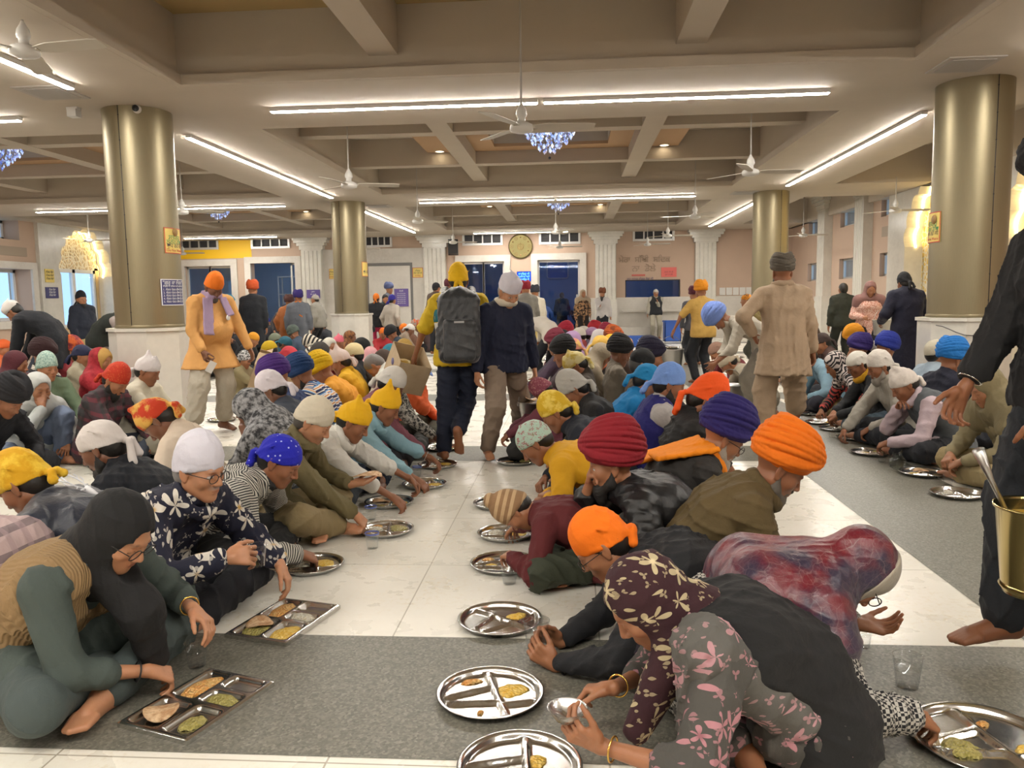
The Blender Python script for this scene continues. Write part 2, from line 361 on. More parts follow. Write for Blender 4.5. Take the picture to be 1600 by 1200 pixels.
def glass(name, col=(1, 1, 1), alpha=.25, rough=.03):
    t = NT(name); g = t.n('ShaderNodeBsdfGlossy'); g.inputs['Roughness'].default_value = rough; g.inputs['Color'].default_value = (.9, .95, 1, 1)
    tr = t.n('ShaderNodeBsdfTransparent'); tr.inputs[0].default_value = (*col, 1); mx = t.n('ShaderNodeMixShader'); lw = t.n('ShaderNodeLayerWeight'); lw.inputs[0].default_value = .5
    t.l(t.math('MULTIPLY_ADD', t.math('POWER', lw.outputs['Facing'], 4.0), .8, .05), mx.inputs[0]); t.l(tr.outputs[0], mx.inputs[1]); t.l(g.outputs[0], mx.inputs[2]); t.l(mx.outputs[0], t.out.inputs[0]); return t.m
M_PANE = glass('window_glass', (.82, .92, 1.0)); M_TINT = glass('tinted_glass', (.60, .72, .93)); M_CLEAR = glass('clear_plastic', (.965, .97, .97), rough=.06)
# glazed doors in the openings
for k, h in enumerate(holes[6:10]):
    d = struct(empty('door_%d' % (k + 1), (0, 0, 0))); w = h[1] - h[0]; y = WY + .16
    leafs = [(h[0], h[0] + w * .52), (h[0] + w * .48, h[1])] if k in (0, 2) else [(h[0] + w * .86, h[1])] if k == 1 else [(h[0], h[1])]
    b = MB(); g = MB()
    for x0, x1 in leafs:
        for (a, c, z0, z1) in ((x0, x0 + .06, 0, h[3]), (x1 - .06, x1, 0, h[3]), (x0, x1, h[3] - .07, h[3]), (x0, x1, 0, .1)): b.box(a, c, y - .03, y + .03, z0, z1)
        g.box(x0 + .06, x1 - .06, y - .004, y + .004, .1, h[3] - .07)
    b.build('door_frame', M_ALU, d); g.build('pane', M_TINT if k > 1 else M_PANE, d)
    if k == 3: b = MB(); b.box(h[1] - .12, h[1] - .07, y - .09, y - .04, 1.05, 1.45); b.build('door_handle', M_ALU, d)
d = struct(empty('window_7', (0, 0, 0))); h = holes[-1]; b = MB(); b.box(h[0], h[1], WY + .14, WY + .15, h[2], h[3]); b.build('pane', M_TINT, d)
b = MB()
for (x0, x1, z0, z1) in ((h[0], h[0] + .03, h[2], h[3]), (h[1] - .03, h[1], h[2], h[3]), (h[0], h[1], h[3] - .03, h[3])): b.box(x0, x1, WY + .05, WY + .2, z0, z1)
b.build('window_frame', M_DARK, d)
# ------------------------------------------------------------------ side walls
rw = [(atx(px1, 420, XW).y, atx(px0, 420, XW).y, lo, hi) for px0, px1 in ((1262, 1281), (1311, 1336), (1374, 1397)) for lo, hi in ((1.72, 2.24), (3.05, 3.62))]
holesR = []
for ya, yb2, lo, hi in rw: holesR.append((ya, yb2, lo, hi))
ARCH = [(15.0, 17.2), (11.0, 13.4)]
holesR += [(a - .14, b + .14, -.01, 3.68) for a, b in ARCH]
wall_with_holes('wall_right', YB, YF + .3, -.01, TOP + .4, holesR, lambda u, d, z: (XW + d, u, z), M_PEACH, th=.45)
b = MB(); b.box(XW - .03, XW, 17.9, YF, 0, 1.12); struct(b.build('trim_9', M_MARBLEW))
for k, h in enumerate(holesR[:6]):
    r = struct(empty('window_%d' % (8 + k), (0, 0, 0))); b = MB(); f = .05; X = XW + .13
    for (y0, y1, z0, z1) in ((h[0], h[0] + f, h[2], h[3]), (h[1] - f, h[1], h[2], h[3]), (h[0], h[1], h[2], h[2] + f), (h[0], h[1], h[3] - f, h[3])): b.box(X - .03, X + .03, y0, y1, z0, z1)
    b.build('window_frame', M_ALU, r); b = MB(); b.box(X - .004, X + .004, h[0] + f, h[1] - f, h[2] + f, h[3] - f); b.build('pane', M_PANE, r)
for px in (1292, 1352):
    y = atx(px, 400, XW).y; pilaster('pilaster', y - .42, y + .18, XW, TOP - .12, place=lambda u, d, z: (XW + d, u, z))
holesL = [(17.2, 19.05, .98, 2.25), (16.7, 18.75, 2.95, 3.45), (19.96, 22.54, -.01, 3.56)]
wall_with_holes('wall_left', YB, YF + .3, -.01, TOP + .4, holesL, lambda u, d, z: (-13.5 - d, u, z), M_PEACH, th=.6)
for k, h in enumerate(holesL[:2]):
    r = struct(empty('window_%d' % (14 + k), (0, 0, 0))); b = MB(); f = .08; X = -13.95
    ym = (h[0] + h[1]) / 2
    for (y0, y1, z0, z1) in ((h[0], h[0] + f, h[2], h[3]), (h[1] - f, h[1], h[2], h[3]), (h[0], h[1], h[2], h[2] + f), (h[0], h[1], h[3] - f, h[3]), (ym - .06, ym + .06, h[2], h[3])): b.box(X - .04, X + .04, y0, y1, z0, z1)
    b.build('window_frame', M('white_upvc', (.75, .76, .78), .4), r); b = MB(); b.box(X - .004, X + .004, h[0] + f, h[1] - f, h[2] + f, h[3] - f); b.build('pane', M_PANE, r)
b = MB()
for (y0, y1, z0, z1) in ((17.0, 17.2, .8, 2.42), (19.05, 19.25, .8, 2.42), (17.2, 19.05, 2.25, 2.42), (17.2, 19.05, .8, .98)): b.box(-13.5, -13.44, y0, y1, z0, z1)
struct(b.build('trim_10', M_MARBLEW))
# marble portals with cusped, lit arches
def portal(name, xw, sgn, y0, y1, ya, yb_, ztop, tone):
    """marble panel y0..y1 on a side wall, its arch opening ya..yb_ (sgn: direction into the wall)"""
    yc = (ya + yb_) / 2; hw = (yb_ - ya) / 2; zs = ztop - hw * 1.05
    pts = [(-hw, 0)]; n = 9
    arc = [(-hw, zs)]
    for i in range(n):                                                   # cusps along a round arch
        a0 = math.pi - math.pi * i / n; a1 = math.pi - math.pi * (i + 1) / n
        c = ((math.cos(a0) + math.cos(a1)) / 2 * hw, zs + (math.sin(a0) + math.sin(a1)) / 2 * (ztop - zs)); q0 = (math.cos(a0) * hw, zs + math.sin(a0) * (ztop - zs)); q1 = (math.cos(a1) * hw, zs + math.sin(a1) * (ztop - zs))
        for k in range(1, 7):
            t = k / 6; bx = q0[0] + (q1[0] - q0[0]) * t; bz = q0[1] + (q1[1] - q0[1]) * t; bulge = math.sin(math.pi * t) * .11
            L = math.hypot(math.cos((a0 + a1) / 2) * hw, math.sin((a0 + a1) / 2) * (ztop - zs)); arc.append((bx + math.cos((a0 + a1) / 2) * bulge, bz + math.sin((a0 + a1) / 2) * bulge))
    edge = [(-hw, 0)] + arc + [(hw, 0)]
    P = lambda u, d, z: (xw + sgn * d, yc + u, z)
    r = struct(empty(name, (0, 0, 0))); b = MB()
    # face panel: strips from the arch edge to the outer rectangle
    H = TOP - .1; m = len(edge)
    def outer(u, z):
        if z <= zs + 1e-6 and abs(abs(u) - hw) < 1e-6: return (y0 - yc if u < 0 else y1 - yc, z)
        s = (z - zs) / (ztop - zs + .1); t = u / (hw + .1)
        return (t * ((y1 - y0) / 2) * 1.0 + (y0 + y1) / 2 - yc, H) if s > .75 else ((y0 - yc) if u < 0 else (y1 - yc), z + (H - z) * max(0, s) ** 2 * .9)
    for i in range(m - 1):
        (u0, z0), (u1, z1) = edge[i], edge[i + 1]; o0, o1 = outer(u0, z0), outer(u1, z1)
        b.quad(P(u0, -.10, z0), P(u1, -.10, z1), P(o1[0], -.10, o1[1]), P(o0[0], -.10, o0[1]))
        b.quad(P(u0, -.10, z0), P(u1, -.10, z1), P(u1, .28, z1), P(u0, .28, z0), 1)   # reveal
    for u in (y0 - yc, y1 - yc): b.quad(P(u, -.10, 0), P(u, 0, 0), P(u, 0, H), P(u, -.10, H))
    b.quad(P(y0 - yc, -.10, H), P(y1 - yc, -.10, H), P(y1 - yc, 0, H), P(y0 - yc, 0, H))
    b.build('arch_panel', [M_MARBLE, M_MARBLE], r)
    return r, P, edge, yc, hw, zs
def fretwork(name, col):
    t = NT(name); g = t.geo(); e = t.ramp(t.noise(5, 3, g), [(.3, (0, 0, 0)), (.7, (1, 1, 1))])
    v = t.ramp(t.vor(9, g, 'Distance', 'DISTANCE_TO_EDGE'), [(0, (.9, .84, .7)), (.10, (.82, .74, .58)), (.16, col), (1, col)])
    t.bsdf(v, .4, bump=t.vor(9, g, 'Distance', 'DISTANCE_TO_EDGE'), bumpd=.03); return t.m
M_FRET = fretwork('carved_marble', (.60, .46, .27)); M_GOLD = fretwork('gilded_carving', (.80, .58, .16))
M_WARM = emis('warm_strip', (1.0, .74, .30), 20.0)
def arch_back(r, P, edge, depth, z0, z1, mat, openings):
    b = MB(); us = [u for u, z in edge]; hw = max(us) 
    cols = 40
    for i in range(len(edge) - 1):
        (u0, a), (u1, c) = edge[i], edge[i + 1]
        if abs(u1 - u0) < 1e-6: continue
        b.quad(P(u0, depth, z0), P(u1, depth, z0), P(u1, depth, c), P(u0, depth, a))
    b.build('carved_screen', mat, r)
r, P, edge, yc, hw, zs = portal('wall_portal_left', -13.5, -1, 19.3, 23.6, 20.1, 22.4, 3.36, 0)
arch_back(r, P, edge, .3, 2.34, 3.4, M_FRET, [])
b = MB()
for k in (0,):
    for (u0, u1, z0, z1) in ((-1.0, -.9, 0, 2.34), (.9, 1.0, 0, 2.34), (-.06, .06, 0, 2.34), (-1, 1, 2.24, 2.34), (-1, 1, .72, .82)): b.box(*sorted((P(0, .30, 0)[0], P(0, .4, 0)[0])), yc + u0, yc + u1, z0, z1)
b.build('window_frame', M('white_upvc', (.75, .76, .78), .4), r); b = MB(); b.box(-13.86, -13.85, yc - 1, yc + 1, .8, 2.3); b.build('pane', M_PANE, r)
b = MB(); b.box(-13.9, -13.8, yc - 1.15, yc - .98, 0, 2.4); b.box(-13.9, -13.8, yc + .98, yc + 1.15, 0, 2.4); b.box(-13.9, -13.8, yc - 1.0, yc + 1, 0, .74); b.build('jamb', M('honey_onyx', (.62, .45, .24), .4), r)
def arch_light(r, P, edge, depth, lo, frac=(0, 1)):
    o = [(u * .985, z - .015) for u, z in edge if z > lo]; n = len(o); o = o[int(n * frac[0]):max(2, int(n * frac[1]))]
    b = MB(); b.tube([P(u, depth, z) for u, z in o], .018, 6); b.build('rope_light', M_WARM, r)
arch_light(r, P, edge, .16, 1.4)
for k, (a, c) in enumerate(ARCH):
    r, P, edge, yc, hw, zs = portal('wall_portal_right', XW, 1, 14.1 if k == 0 else 10.2, 18.1 if k == 0 else 14.1, a, c, 3.44, 0)
    arch_back(r, P, edge, .26, 0, 3.4, M_GOLD, [])
    arch_light(r, P, edge, .12, 1.6)
b = MB(); b.quad((-14, YB, 0), (7.6, YB, 0), (7.6, YB, TOP + .4), (-14, YB, TOP + .4)); struct(b.build('wall_front', M_PEACH))
# ------------------------------------------------------------------ columns
def column(x, y, seam):
    r = struct(empty('column', (x, y, 0))); b = MB(); R = .3576
    b.lathe([(R, 1.075), (R, CZ)], 72); b.lathe([(R + .004, 1.075), (R + .012, 1.09), (R + .004, 1.11)], 72); b.build('shaft_cladding', M_BRASS, r)
    s = MB()
    for a in seam:
        ca, sa = math.cos(a), math.sin(a); s.tube([(ca * (R + .001), sa * (R + .001), 1.1), (ca * (R + .001), sa * (R + .001), CZ)], .004, 5)
        for k in range(9): s.ball((ca * R, sa * R, 1.25 + k * .26), .008, 4)
    s.build('seam', M_DARK, r)
    s = MB(); q = [(math.cos(2 * math.pi * k / 8 + math.pi / 8) * .44, math.sin(2 * math.pi * k / 8 + math.pi / 8) * .44) for k in range(8)]
    for z0, z1, e in ((0, 1.04, 1.0), (1.04, 1.075, 1.05)):
        s.add([(u * e, v * e, z0) for u, v in q] + [(u * e, v * e, z1) for u, v in q], [tuple(range(8)), tuple(range(15, 7, -1))] + [(i, i + 8, (i + 1) % 8 + 8, (i + 1) % 8) for i in range(8)])
    s.build('marble_base', M_MARBLE, r)
for x, y in ((XL, YL[2]), (XR, YL[2]), (XL, YL[3]), (XR, YL[3]), (XL, YL[1]), (XR, YL[1])):
    toward = math.atan2(-y, -x); column(x, y, [toward + (-.55 if x < 0 else .6), toward + 2.6])
# ------------------------------------------------------------------ ceiling fittings
led_proto = None
def led(a, b_, label):
    """surface LED batten between two ceiling points"""
    a, b_ = Vector(a), Vector(b_); L = (b_ - a).length; r = empty('linear_light', (a + b_) / 2); r.rotation_euler.z = math.atan2(b_.y - a.y, b_.x - a.x)
    m = MB(); m.box(-L / 2, L / 2, -.035, .035, -.042, 0); m.build('housing', M_METALW, r)
    m = MB(); m.box(-L / 2 + .01, L / 2 - .01, -.031, .031, -.050, -.042); m.build('diffuser', M_LED, r)
    tag(r, label, 'light', 'linear lights on the ceiling beams')
Cn = lambda x, y: (x, y, CZ)
y1, y2, y3 = YL[2], YL[3], YL[4]
led(Cn(-3.24, y1), Cn(-.34, y1), 'left half of the long linear light across the nearest beam, above the hanging centre fan')
led(Cn(-.28, y1), Cn(2.66, y1), 'right half of the long linear light across the nearest beam')
led(Cn(-3.2, y2), Cn(-.35, y2), 'left half of the linear light across the second beam')
led(Cn(-.30, y2), Cn(2.58, y2), 'right half of the linear light across the second beam')
led(Cn(-3.04, y3 - .2), Cn(-.1, y3 - .2), 'linear light across the last beam above the wall clock')
led(Cn(-11.74, y2), Cn(-8.95, y2), 'left half of the linear light over the left bay, seen left of the left column')
led(Cn(-8.9, y2), Cn(-6.12, y2), 'right half of the linear light over the left bay, seen right of the left column')
led(Cn(-12.2, 24.55), Cn(-9.2, 24.55), 'linear light in front of the yellow wall panel')
led(Cn(XL, 9.8), Cn(XL, 12.78), 'near half of the slanting linear light left of centre')
led(Cn(XL, 12.84), Cn(XL, 15.76), 'far half of the slanting linear light left of centre')
led(Cn(XL, 18.25), Cn(XL, 21.2), 'linear light just right of the far left column, near half')
led(Cn(XL, 21.27), Cn(XL, 24.1), 'linear light right of the far left column, far half')
led(Cn(XR, 9.8), Cn(XR, 12.9), 'near half of the slanting linear light by the right column')
led(Cn(XR, 12.96), Cn(XR, 15.69), 'far half of the slanting linear light by the right column')
led(Cn(XR, 18.3), Cn(XR, 24.2), 'linear light left of the far right column')
led(Cn(XL, 1.6), Cn(XL, 7.48), 'linear light at the upper left edge beside the near fan')
led(Cn(-12.2, y1), Cn(-6.1, y1), 'linear light at the left edge below the near one')
for k, (x, y, dx, dy) in enumerate(((XR, 4.5, 0, 2.9), (-.3, YL[1], 2.9, 0), (-9.2, YL[1], 2.9, 0), (XL, -3.8, 0, 2.9), (XR, -3.8, 0, 2.9), (-9.2, -7.6, 2.9, 0))): led(Cn(x - dx, y - dy), Cn(x + dx, y + dy), 'linear light on a beam behind the viewpoint')
# fans
def blade_mb(L=.56):
    b = MB(); n = 8; vs = []
    for i in range(n + 1):
        x = .09 + L * i / n; w_ = (.035 + .035 * min(1, i / 2)) * (1 if i < n else .8); tw = math.radians(10)
        vs += [(x, -w_, w_ * math.tan(tw)), (x, w_, -w_ * math.tan(tw)), (x, w_, -w_ * math.tan(tw) - .006), (x, -w_, w_ * math.tan(tw) - .006)]
    fs = []
    for i in range(n):
        o = 4 * i; fs += [(o + k, o + (k + 1) % 4, o + 4 + (k + 1) % 4, o + 4 + k) for k in range(4)]
    fs += [(3, 2, 1, 0), (4 * n, 4 * n + 1, 4 * n + 2, 4 * n + 3)]; b.add(vs, fs); b.box(.05, .12, -.02, .02, -.012, 0); return b
M_BLADE = M('fan_blade_beige', (.55, .50, .42), .45); fan0 = None
def fan(x, y, z, top, rot, label):
    global fan0
    if fan0 is None:
        r = empty('ceiling_fan', (0, 0, 0))
        b = MB(); b.lathe([(.0, -.06), (.05, -.058), (.10, -.04), (.105, -.015), (.10, .01), (.06, .03), (.035, .04), (.035, .075), (.045, .085), (.05, .10), (.043, .14), (.02, .18), (.012, .2)], 32); b.build('motor', M_METALW, r)
        b = MB(); b.lathe([(.009, .18), (.009, 1.0)], 10); b.build('downrod', M('rod_paint', (.45, .42, .38), .4), r)
        bl = blade_mb()
        for k in range(3): o = bl.build('blade', M_BLADE, r); o.rotation_euler.z = 2 * math.pi * k / 3
        fan0 = r; c = r
    else: c = copy_tree(fan0)
    c.location = (x, y, z); c.rotation_euler.z = rot
    for ch in c.children:
        if ch.name.startswith('downrod'): ch.location.z = .18 - .18 * (top - z - .17) / .82; ch.scale.z = (top - z - .17) / .82
    tag(c, label, 'ceiling fan', 'ceiling fans')
FZ = 2.85
fan(-.43, 7.2, FZ, TOP, .1, 'large white fan hanging on a long rod at the top centre of the hall')
fan(-4.02, 5.8, 3.22, CZ + .0, -.12, 'nearest fan at the upper left corner, seen from below')
fan(-2.88, 10.35, FZ, TOP, .3, 'fan hanging left of the far left column, in front of the second coffer')
fan(2.21, 10.17, FZ, TOP, .15, 'fan hanging left of the right slanting light')
fan(-6.37, 12.8, FZ, TOP, .5, 'fan hanging just right of the near left column')
fan(-11.19, 17.9, FZ, CZ, .2, 'fan in front of the lit cusped arch on the left wall')
fan(-2.92, 15.2, FZ, TOP, .7, 'fan at the left end of the second cross light')
fan(2.35, 15.5, FZ, TOP, .9, 'fan at the right end of the second cross light')
fan(-3.09, 20.9, FZ, TOP, .4, 'fan beside the black wall loudspeaker')
fan(-.35, 18.4, FZ, TOP, 1.2, 'fan right of the wall clock, the higher of two')
fan(-.33, 23.7, FZ, TOP, .0, 'fan right of the wall clock, the lower of two')
fan(2.4, 20.2, FZ, TOP, .25, 'fan in front of the ventilator above the hatch')
fan(2.19, 23.3, FZ, TOP, .0, 'fan over the wall lettering, the lower of two')
fan(5.93, 15.25, FZ, CZ, .12, 'fan in front of the lit arch beyond the right column')
fan(5.91, 21.0, FZ, TOP, .1, 'fan between the far right column and the right wall')
fan(-11.6, 23.2, FZ, TOP, .05, 'fan in front of the yellow wall panel')
fan(-6.1, 22.6, FZ, TOP, .55, 'fan left of the far left column near the shelves doorway')
# downlights
for k, (px, py, s) in enumerate(((687, 236, 'left of the centre chandelier'), (1038, 226, 'right of the centre chandelier'), (765, 322, 'left of the far chandelier'), (938, 319, 'right of the far chandelier'), (478, 330, 'left of the far left column'))):
    p = atz(px, py, 3.86); r = empty('downlight', p); b = MB(); b.lathe([(.085, -.002), (.09, -.012), (.07, -.014), (.065, -.004)], 24, closed=True); b.build('ring', M_METALW, r)
    b = MB(); b.lathe([(.0005, -.01), (.066, -.008)], 20); b.build('lamp', emis('downlight_glow', (1, .82, .55), 14.0), r); tag(r, 'round downlight in a tan ceiling panel, ' + s, 'light', 'downlights')
# chandeliers: tiers of crystal drops
def cr_mats():
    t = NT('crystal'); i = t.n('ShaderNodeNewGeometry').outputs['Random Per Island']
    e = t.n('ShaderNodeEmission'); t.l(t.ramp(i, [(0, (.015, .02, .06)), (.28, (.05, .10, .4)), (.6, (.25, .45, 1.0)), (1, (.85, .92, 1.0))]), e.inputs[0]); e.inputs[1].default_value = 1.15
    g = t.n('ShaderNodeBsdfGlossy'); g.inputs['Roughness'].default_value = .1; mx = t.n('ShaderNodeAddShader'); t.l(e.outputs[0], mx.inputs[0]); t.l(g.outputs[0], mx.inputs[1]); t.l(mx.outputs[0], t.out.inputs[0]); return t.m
M_CRYS = cr_mats(); rng = random.Random(4)
def chandelier(x, y, label, dim=False):
    r = empty('chandelier', (x, y, 4.35)); b = MB(); b.lathe([(.001, 0), (.16, 0), (.16, -.03), (.02, -.05), (.012, -.3)], 20); b.build('ceiling_plate', M_ALU, r)
    b = MB()
    for k, (rad, z) in enumerate(((.40, -.34), (.38, -.42), (.33, -.50), (.26, -.58), (.17, -.66), (.07, -.73))):
        b.tube([(rad * math.cos(a), rad * math.sin(a), z) for a in [2 * math.pi * q / 24 for q in range(24)]], .006, 5, closed=True)
    for q in range(6): a = q * math.pi / 3; b.tube([(0, 0, -.3), (.40 * math.cos(a), .40 * math.sin(a), -.34), (.26 * math.cos(a), .26 * math.sin(a), -.58), (0, 0, -.74)], .005, 5)
    b.build('ring_frame', M_ALU, r)
    b = MB()
    for rad, z, n in ((.40, -.37, 40), (.38, -.44, 38), (.34, -.51, 34), (.27, -.59, 28), (.18, -.67, 18), (.08, -.74, 8), (.30, -.40, 26), (.2, -.5, 16)):
        for q in range(n):
            a = 2 * math.pi * q / n + rng.random() * .2; s = rng.uniform(.014, .026); c = (rad * math.cos(a), rad * math.sin(a), z + rng.uniform(-.03, .03))
            b.add([(c[0], c[1], c[2] + s * 1.7), (c[0] + s, c[1], c[2]), (c[0], c[1] + s, c[2]), (c[0] - s, c[1], c[2]), (c[0], c[1] - s, c[2]), (c[0], c[1], c[2] - s * 1.7)], [(0, 1, 2), (0, 2, 3), (0, 3, 4), (0, 4, 1), (5, 2, 1), (5, 3, 2), (5, 4, 3), (5, 1, 4)])
    tag(b.build('crystal_drops', M_CRYS, r), kind='stuff'); b = MB(); b.ball((0, 0, -.84), .022, 6); b.build('finial', M_DARK, r)
    tag(r, label, 'chandelier', 'chandeliers')
for x, y, i, j in chand_at:
    if i == 2: chandelier(x, y, 'blue-white crystal chandelier ' + ('at the centre of the second coffer' if j == 1 else 'in the left bay at the left edge'))
    if i == 3: chandelier(x, y, 'small far crystal chandelier ' + ('right above the wall clock' if j == 1 else 'in the far left bay by the near column'))
# access panels, sensors, camera on the column
for k, (px, py, s) in enumerate(((80, 144, 'left of the near left column'), (1508, 100, 'above the right column'), (593, 322, 'right of the far left column'), (1163, 301, 'left of the far right column'))):
    p = atz(px, py, CZ); b = MB(); b.box(-.25, .25, -.25, .25, -.012, 0); b.box(-.19, .19, -.19, .19, -.018, -.012, 1); tag(b.build('access_panel', [M('grey_panel', (.42, .38, .34), .6), M('grey_panel_inner', (.36, .33, .30), .6)], loc=p), 'square grey access panel flush in the ceiling beam ' + s, 'ceiling panel', 'ceiling panels')
p = atz(115, 168, CZ); b = MB(); b.box(-.06, .06, -.04, .04, -.02, 0); b.box(-.05, .05, -.05, .05, -.10, -.02); tag(b.build('motion_sensor', M_METALW, loc=p), 'small white sensor on the ceiling left of the near left column', 'sensor')
b = MB(); b.ball((0, 0, 0), .045, 10); b.lathe([(.03, .0), (.034, .03), (.001, .034)], 16, 1, Matrix.Translation((.006, -.02, .0)) @ Matrix.Rotation(math.pi / 2, 4, 'X') ); 
p = Vector((XL, y1, 0)); d = (Vector((0, 0, 0)) - p).normalized(); p = p + d * .36 + Vector((0, 0, CZ - .04)); tag(b.build('security_camera', [M_METALW, M_BLACK], loc=p), 'white dome camera at the top of the near left column', 'camera')
# ------------------------------------------------------------------ figures: implicit bodies turned into one continuous mesh each
V3 = lambda *a: np.array(a, float)
def unit(v): v = np.asarray(v, float); return v / (np.linalg.norm(v) + 1e-12)
def Rx(a): c, s = math.cos(a), math.sin(a); return np.array([[1, 0, 0], [0, c, -s], [0, s, c]])
def Ry(a): c, s = math.cos(a), math.sin(a); return np.array([[c, 0, s], [0, 1, 0], [-s, 0, c]])
def Rz(a): c, s = math.cos(a), math.sin(a); return np.array([[c, -s, 0], [s, c, 0], [0, 0, 1]])
def smin(a, b, k):
    if k < 1e-5: return np.minimum(a, b)
    h = np.clip(.5 + .5 * (b - a) / k, 0, 1); return b + (a - b) * h - k * h * (1 - h)
class Shape:
    """list of rounded primitives joined, cut or clipped in order"""
    def __init__(s): s.p = []
    def cap(s, a, b, r1, r2=None, k=.02, op='u', along=0.0): s.p.append(('c', op, k, (np.asarray(a, float), np.asarray(b, float), r1, r1 if r2 is None else r2), along)); return s
    def ell(s, c, rad, R=None, k=.02, op='u'): s.p.append(('e', op, k, (np.asarray(c, float), np.asarray(rad, float), np.eye(3) if R is None else R), 0)); return s
    def box(s, c, half, R=None, rd=.01, k=.01, op='u'): s.p.append(('b', op, k, (np.asarray(c, float), np.asarray(half, float), np.eye(3) if R is None else R, rd), 0)); return s
    def tor(s, c, R, ax, ay, wr, wz, k=.006, op='u'): s.p.append(('t', op, k, (np.asarray(c, float), R, ax, ay, wr, wz), 0)); return s
    def plane(s, c, n, k=.006): s.p.append(('p', 'i', k, (np.asarray(c, float), unit(n)), 0)); return s       # keeps the side against n
    def xf(s, R, t):
        """the same shape carried by a rotation and a translation"""
        q = Shape(); f = lambda v: R @ v + t
        for ty, op, k, a, al in s.p:
            if ty == 'c': a = (f(a[0]), f(a[1]), a[2], a[3])
            elif ty == 'e': a = (f(a[0]), a[1], R @ a[2])
            elif ty == 'b': a = (f(a[0]), a[1], R @ a[2], a[3])
            elif ty == 't': a = (f(a[0]), R @ a[1], *a[2:])
            else: a = (f(a[0]), R @ a[1])
            q.p.append((ty, op, k, a, al))
        return q
    def __iadd__(s, o): s.p += o.p; return s
def pdist(pr, X, Y, Z):
    ty, op, k, a, al = pr
    if ty == 'c':
        A, B, r1, r2 = a; d = B - A; L = float(d @ d) + 1e-12
        x, y, z = X - A[0], Y - A[1], Z - A[2]; h = np.clip((x * d[0] + y * d[1] + z * d[2]) / L, 0, 1)
        return np.sqrt((x - h * d[0]) ** 2 + (y - h * d[1]) ** 2 + (z - h * d[2]) ** 2) - (r1 + (r2 - r1) * h)
    c = a[0]; x, y, z = X - c[0], Y - c[1], Z - c[2]
    if ty == 'p': n = a[1]; return x * n[0] + y * n[1] + z * n[2]
    R = a[2] if ty in 'eb' else a[1]
    u = R[0, 0] * x + R[1, 0] * y + R[2, 0] * z; v = R[0, 1] * x + R[1, 1] * y + R[2, 1] * z; w_ = R[0, 2] * x + R[1, 2] * y + R[2, 2] * z
    if ty == 'e':
        r = a[1]; k0 = np.sqrt((u / r[0]) ** 2 + (v / r[1]) ** 2 + (w_ / r[2]) ** 2); k1 = np.sqrt((u / r[0] ** 2) ** 2 + (v / r[1] ** 2) ** 2 + (w_ / r[2] ** 2) ** 2)
        return k0 * (k0 - 1) / (k1 + 1e-9) * (k0 > .05) - min(r) * (k0 <= .05)
    if ty == 'b':
        h, rd = a[1], a[3]; qx, qy, qz = np.abs(u) - h[0] + rd, np.abs(v) - h[1] + rd, np.abs(w_) - h[2] + rd
        return np.sqrt(np.maximum(qx, 0) ** 2 + np.maximum(qy, 0) ** 2 + np.maximum(qz, 0) ** 2) + np.minimum(np.maximum(qx, np.maximum(qy, qz)), 0) - rd
    R_, ax, ay, wr, wz = a[1:]; rho = np.sqrt((u / ax) ** 2 + (v / ay) ** 2); dr = (rho - 1) * (ax + ay) / 2
    return (np.sqrt((dr / wr) ** 2 + (w_ / wz) ** 2) - 1) * min(wr, wz)
def bounds(sh):
    lo, hi = np.full(3, 1e9), np.full(3, -1e9)
    for ty, op, k, a, al in sh.p:
        if op != 'u': continue
        if ty == 'c': pts = [(a[0], a[2]), (a[1], a[3])]
        elif ty in 'eb': pts = [(a[0], np.sqrt((a[2] ** 2) @ (a[1] ** 2)) if ty == 'e' else np.abs(a[2]) @ a[1])]
        elif ty == 't': pts = [(a[0], np.sqrt((a[1] ** 2) @ np.array([(a[2] + a[4]) ** 2, (a[3] + a[4]) ** 2, a[5] ** 2])))]
        for c, r in pts: lo = np.minimum(lo, c - r); hi = np.maximum(hi, c + r)
    return lo, hi
def axis(lo, hi, res, fine):
    """grid lines at spacing res, closer inside the intervals fine = [(a, b, step)]"""
    cuts = sorted({lo, hi, *[min(max(v, lo), hi) for a, b, s_ in fine for v in (a, b)]}); out = [lo]
    for a, b in zip(cuts[:-1], cuts[1:]):
        if b - a < 1e-6: continue
        m = (a + b) / 2; st = min([res] + [s_ for p, q, s_ in fine if p <= m <= q]); n = max(1, int(math.ceil((b - a) / st))); out += [a + (b - a) * (i + 1) / n for i in range(n)]
    st = out[-1] - out[-2]
    while (len(out) - 1) % 8: out.append(out[-1] + st)
    return np.array(out)
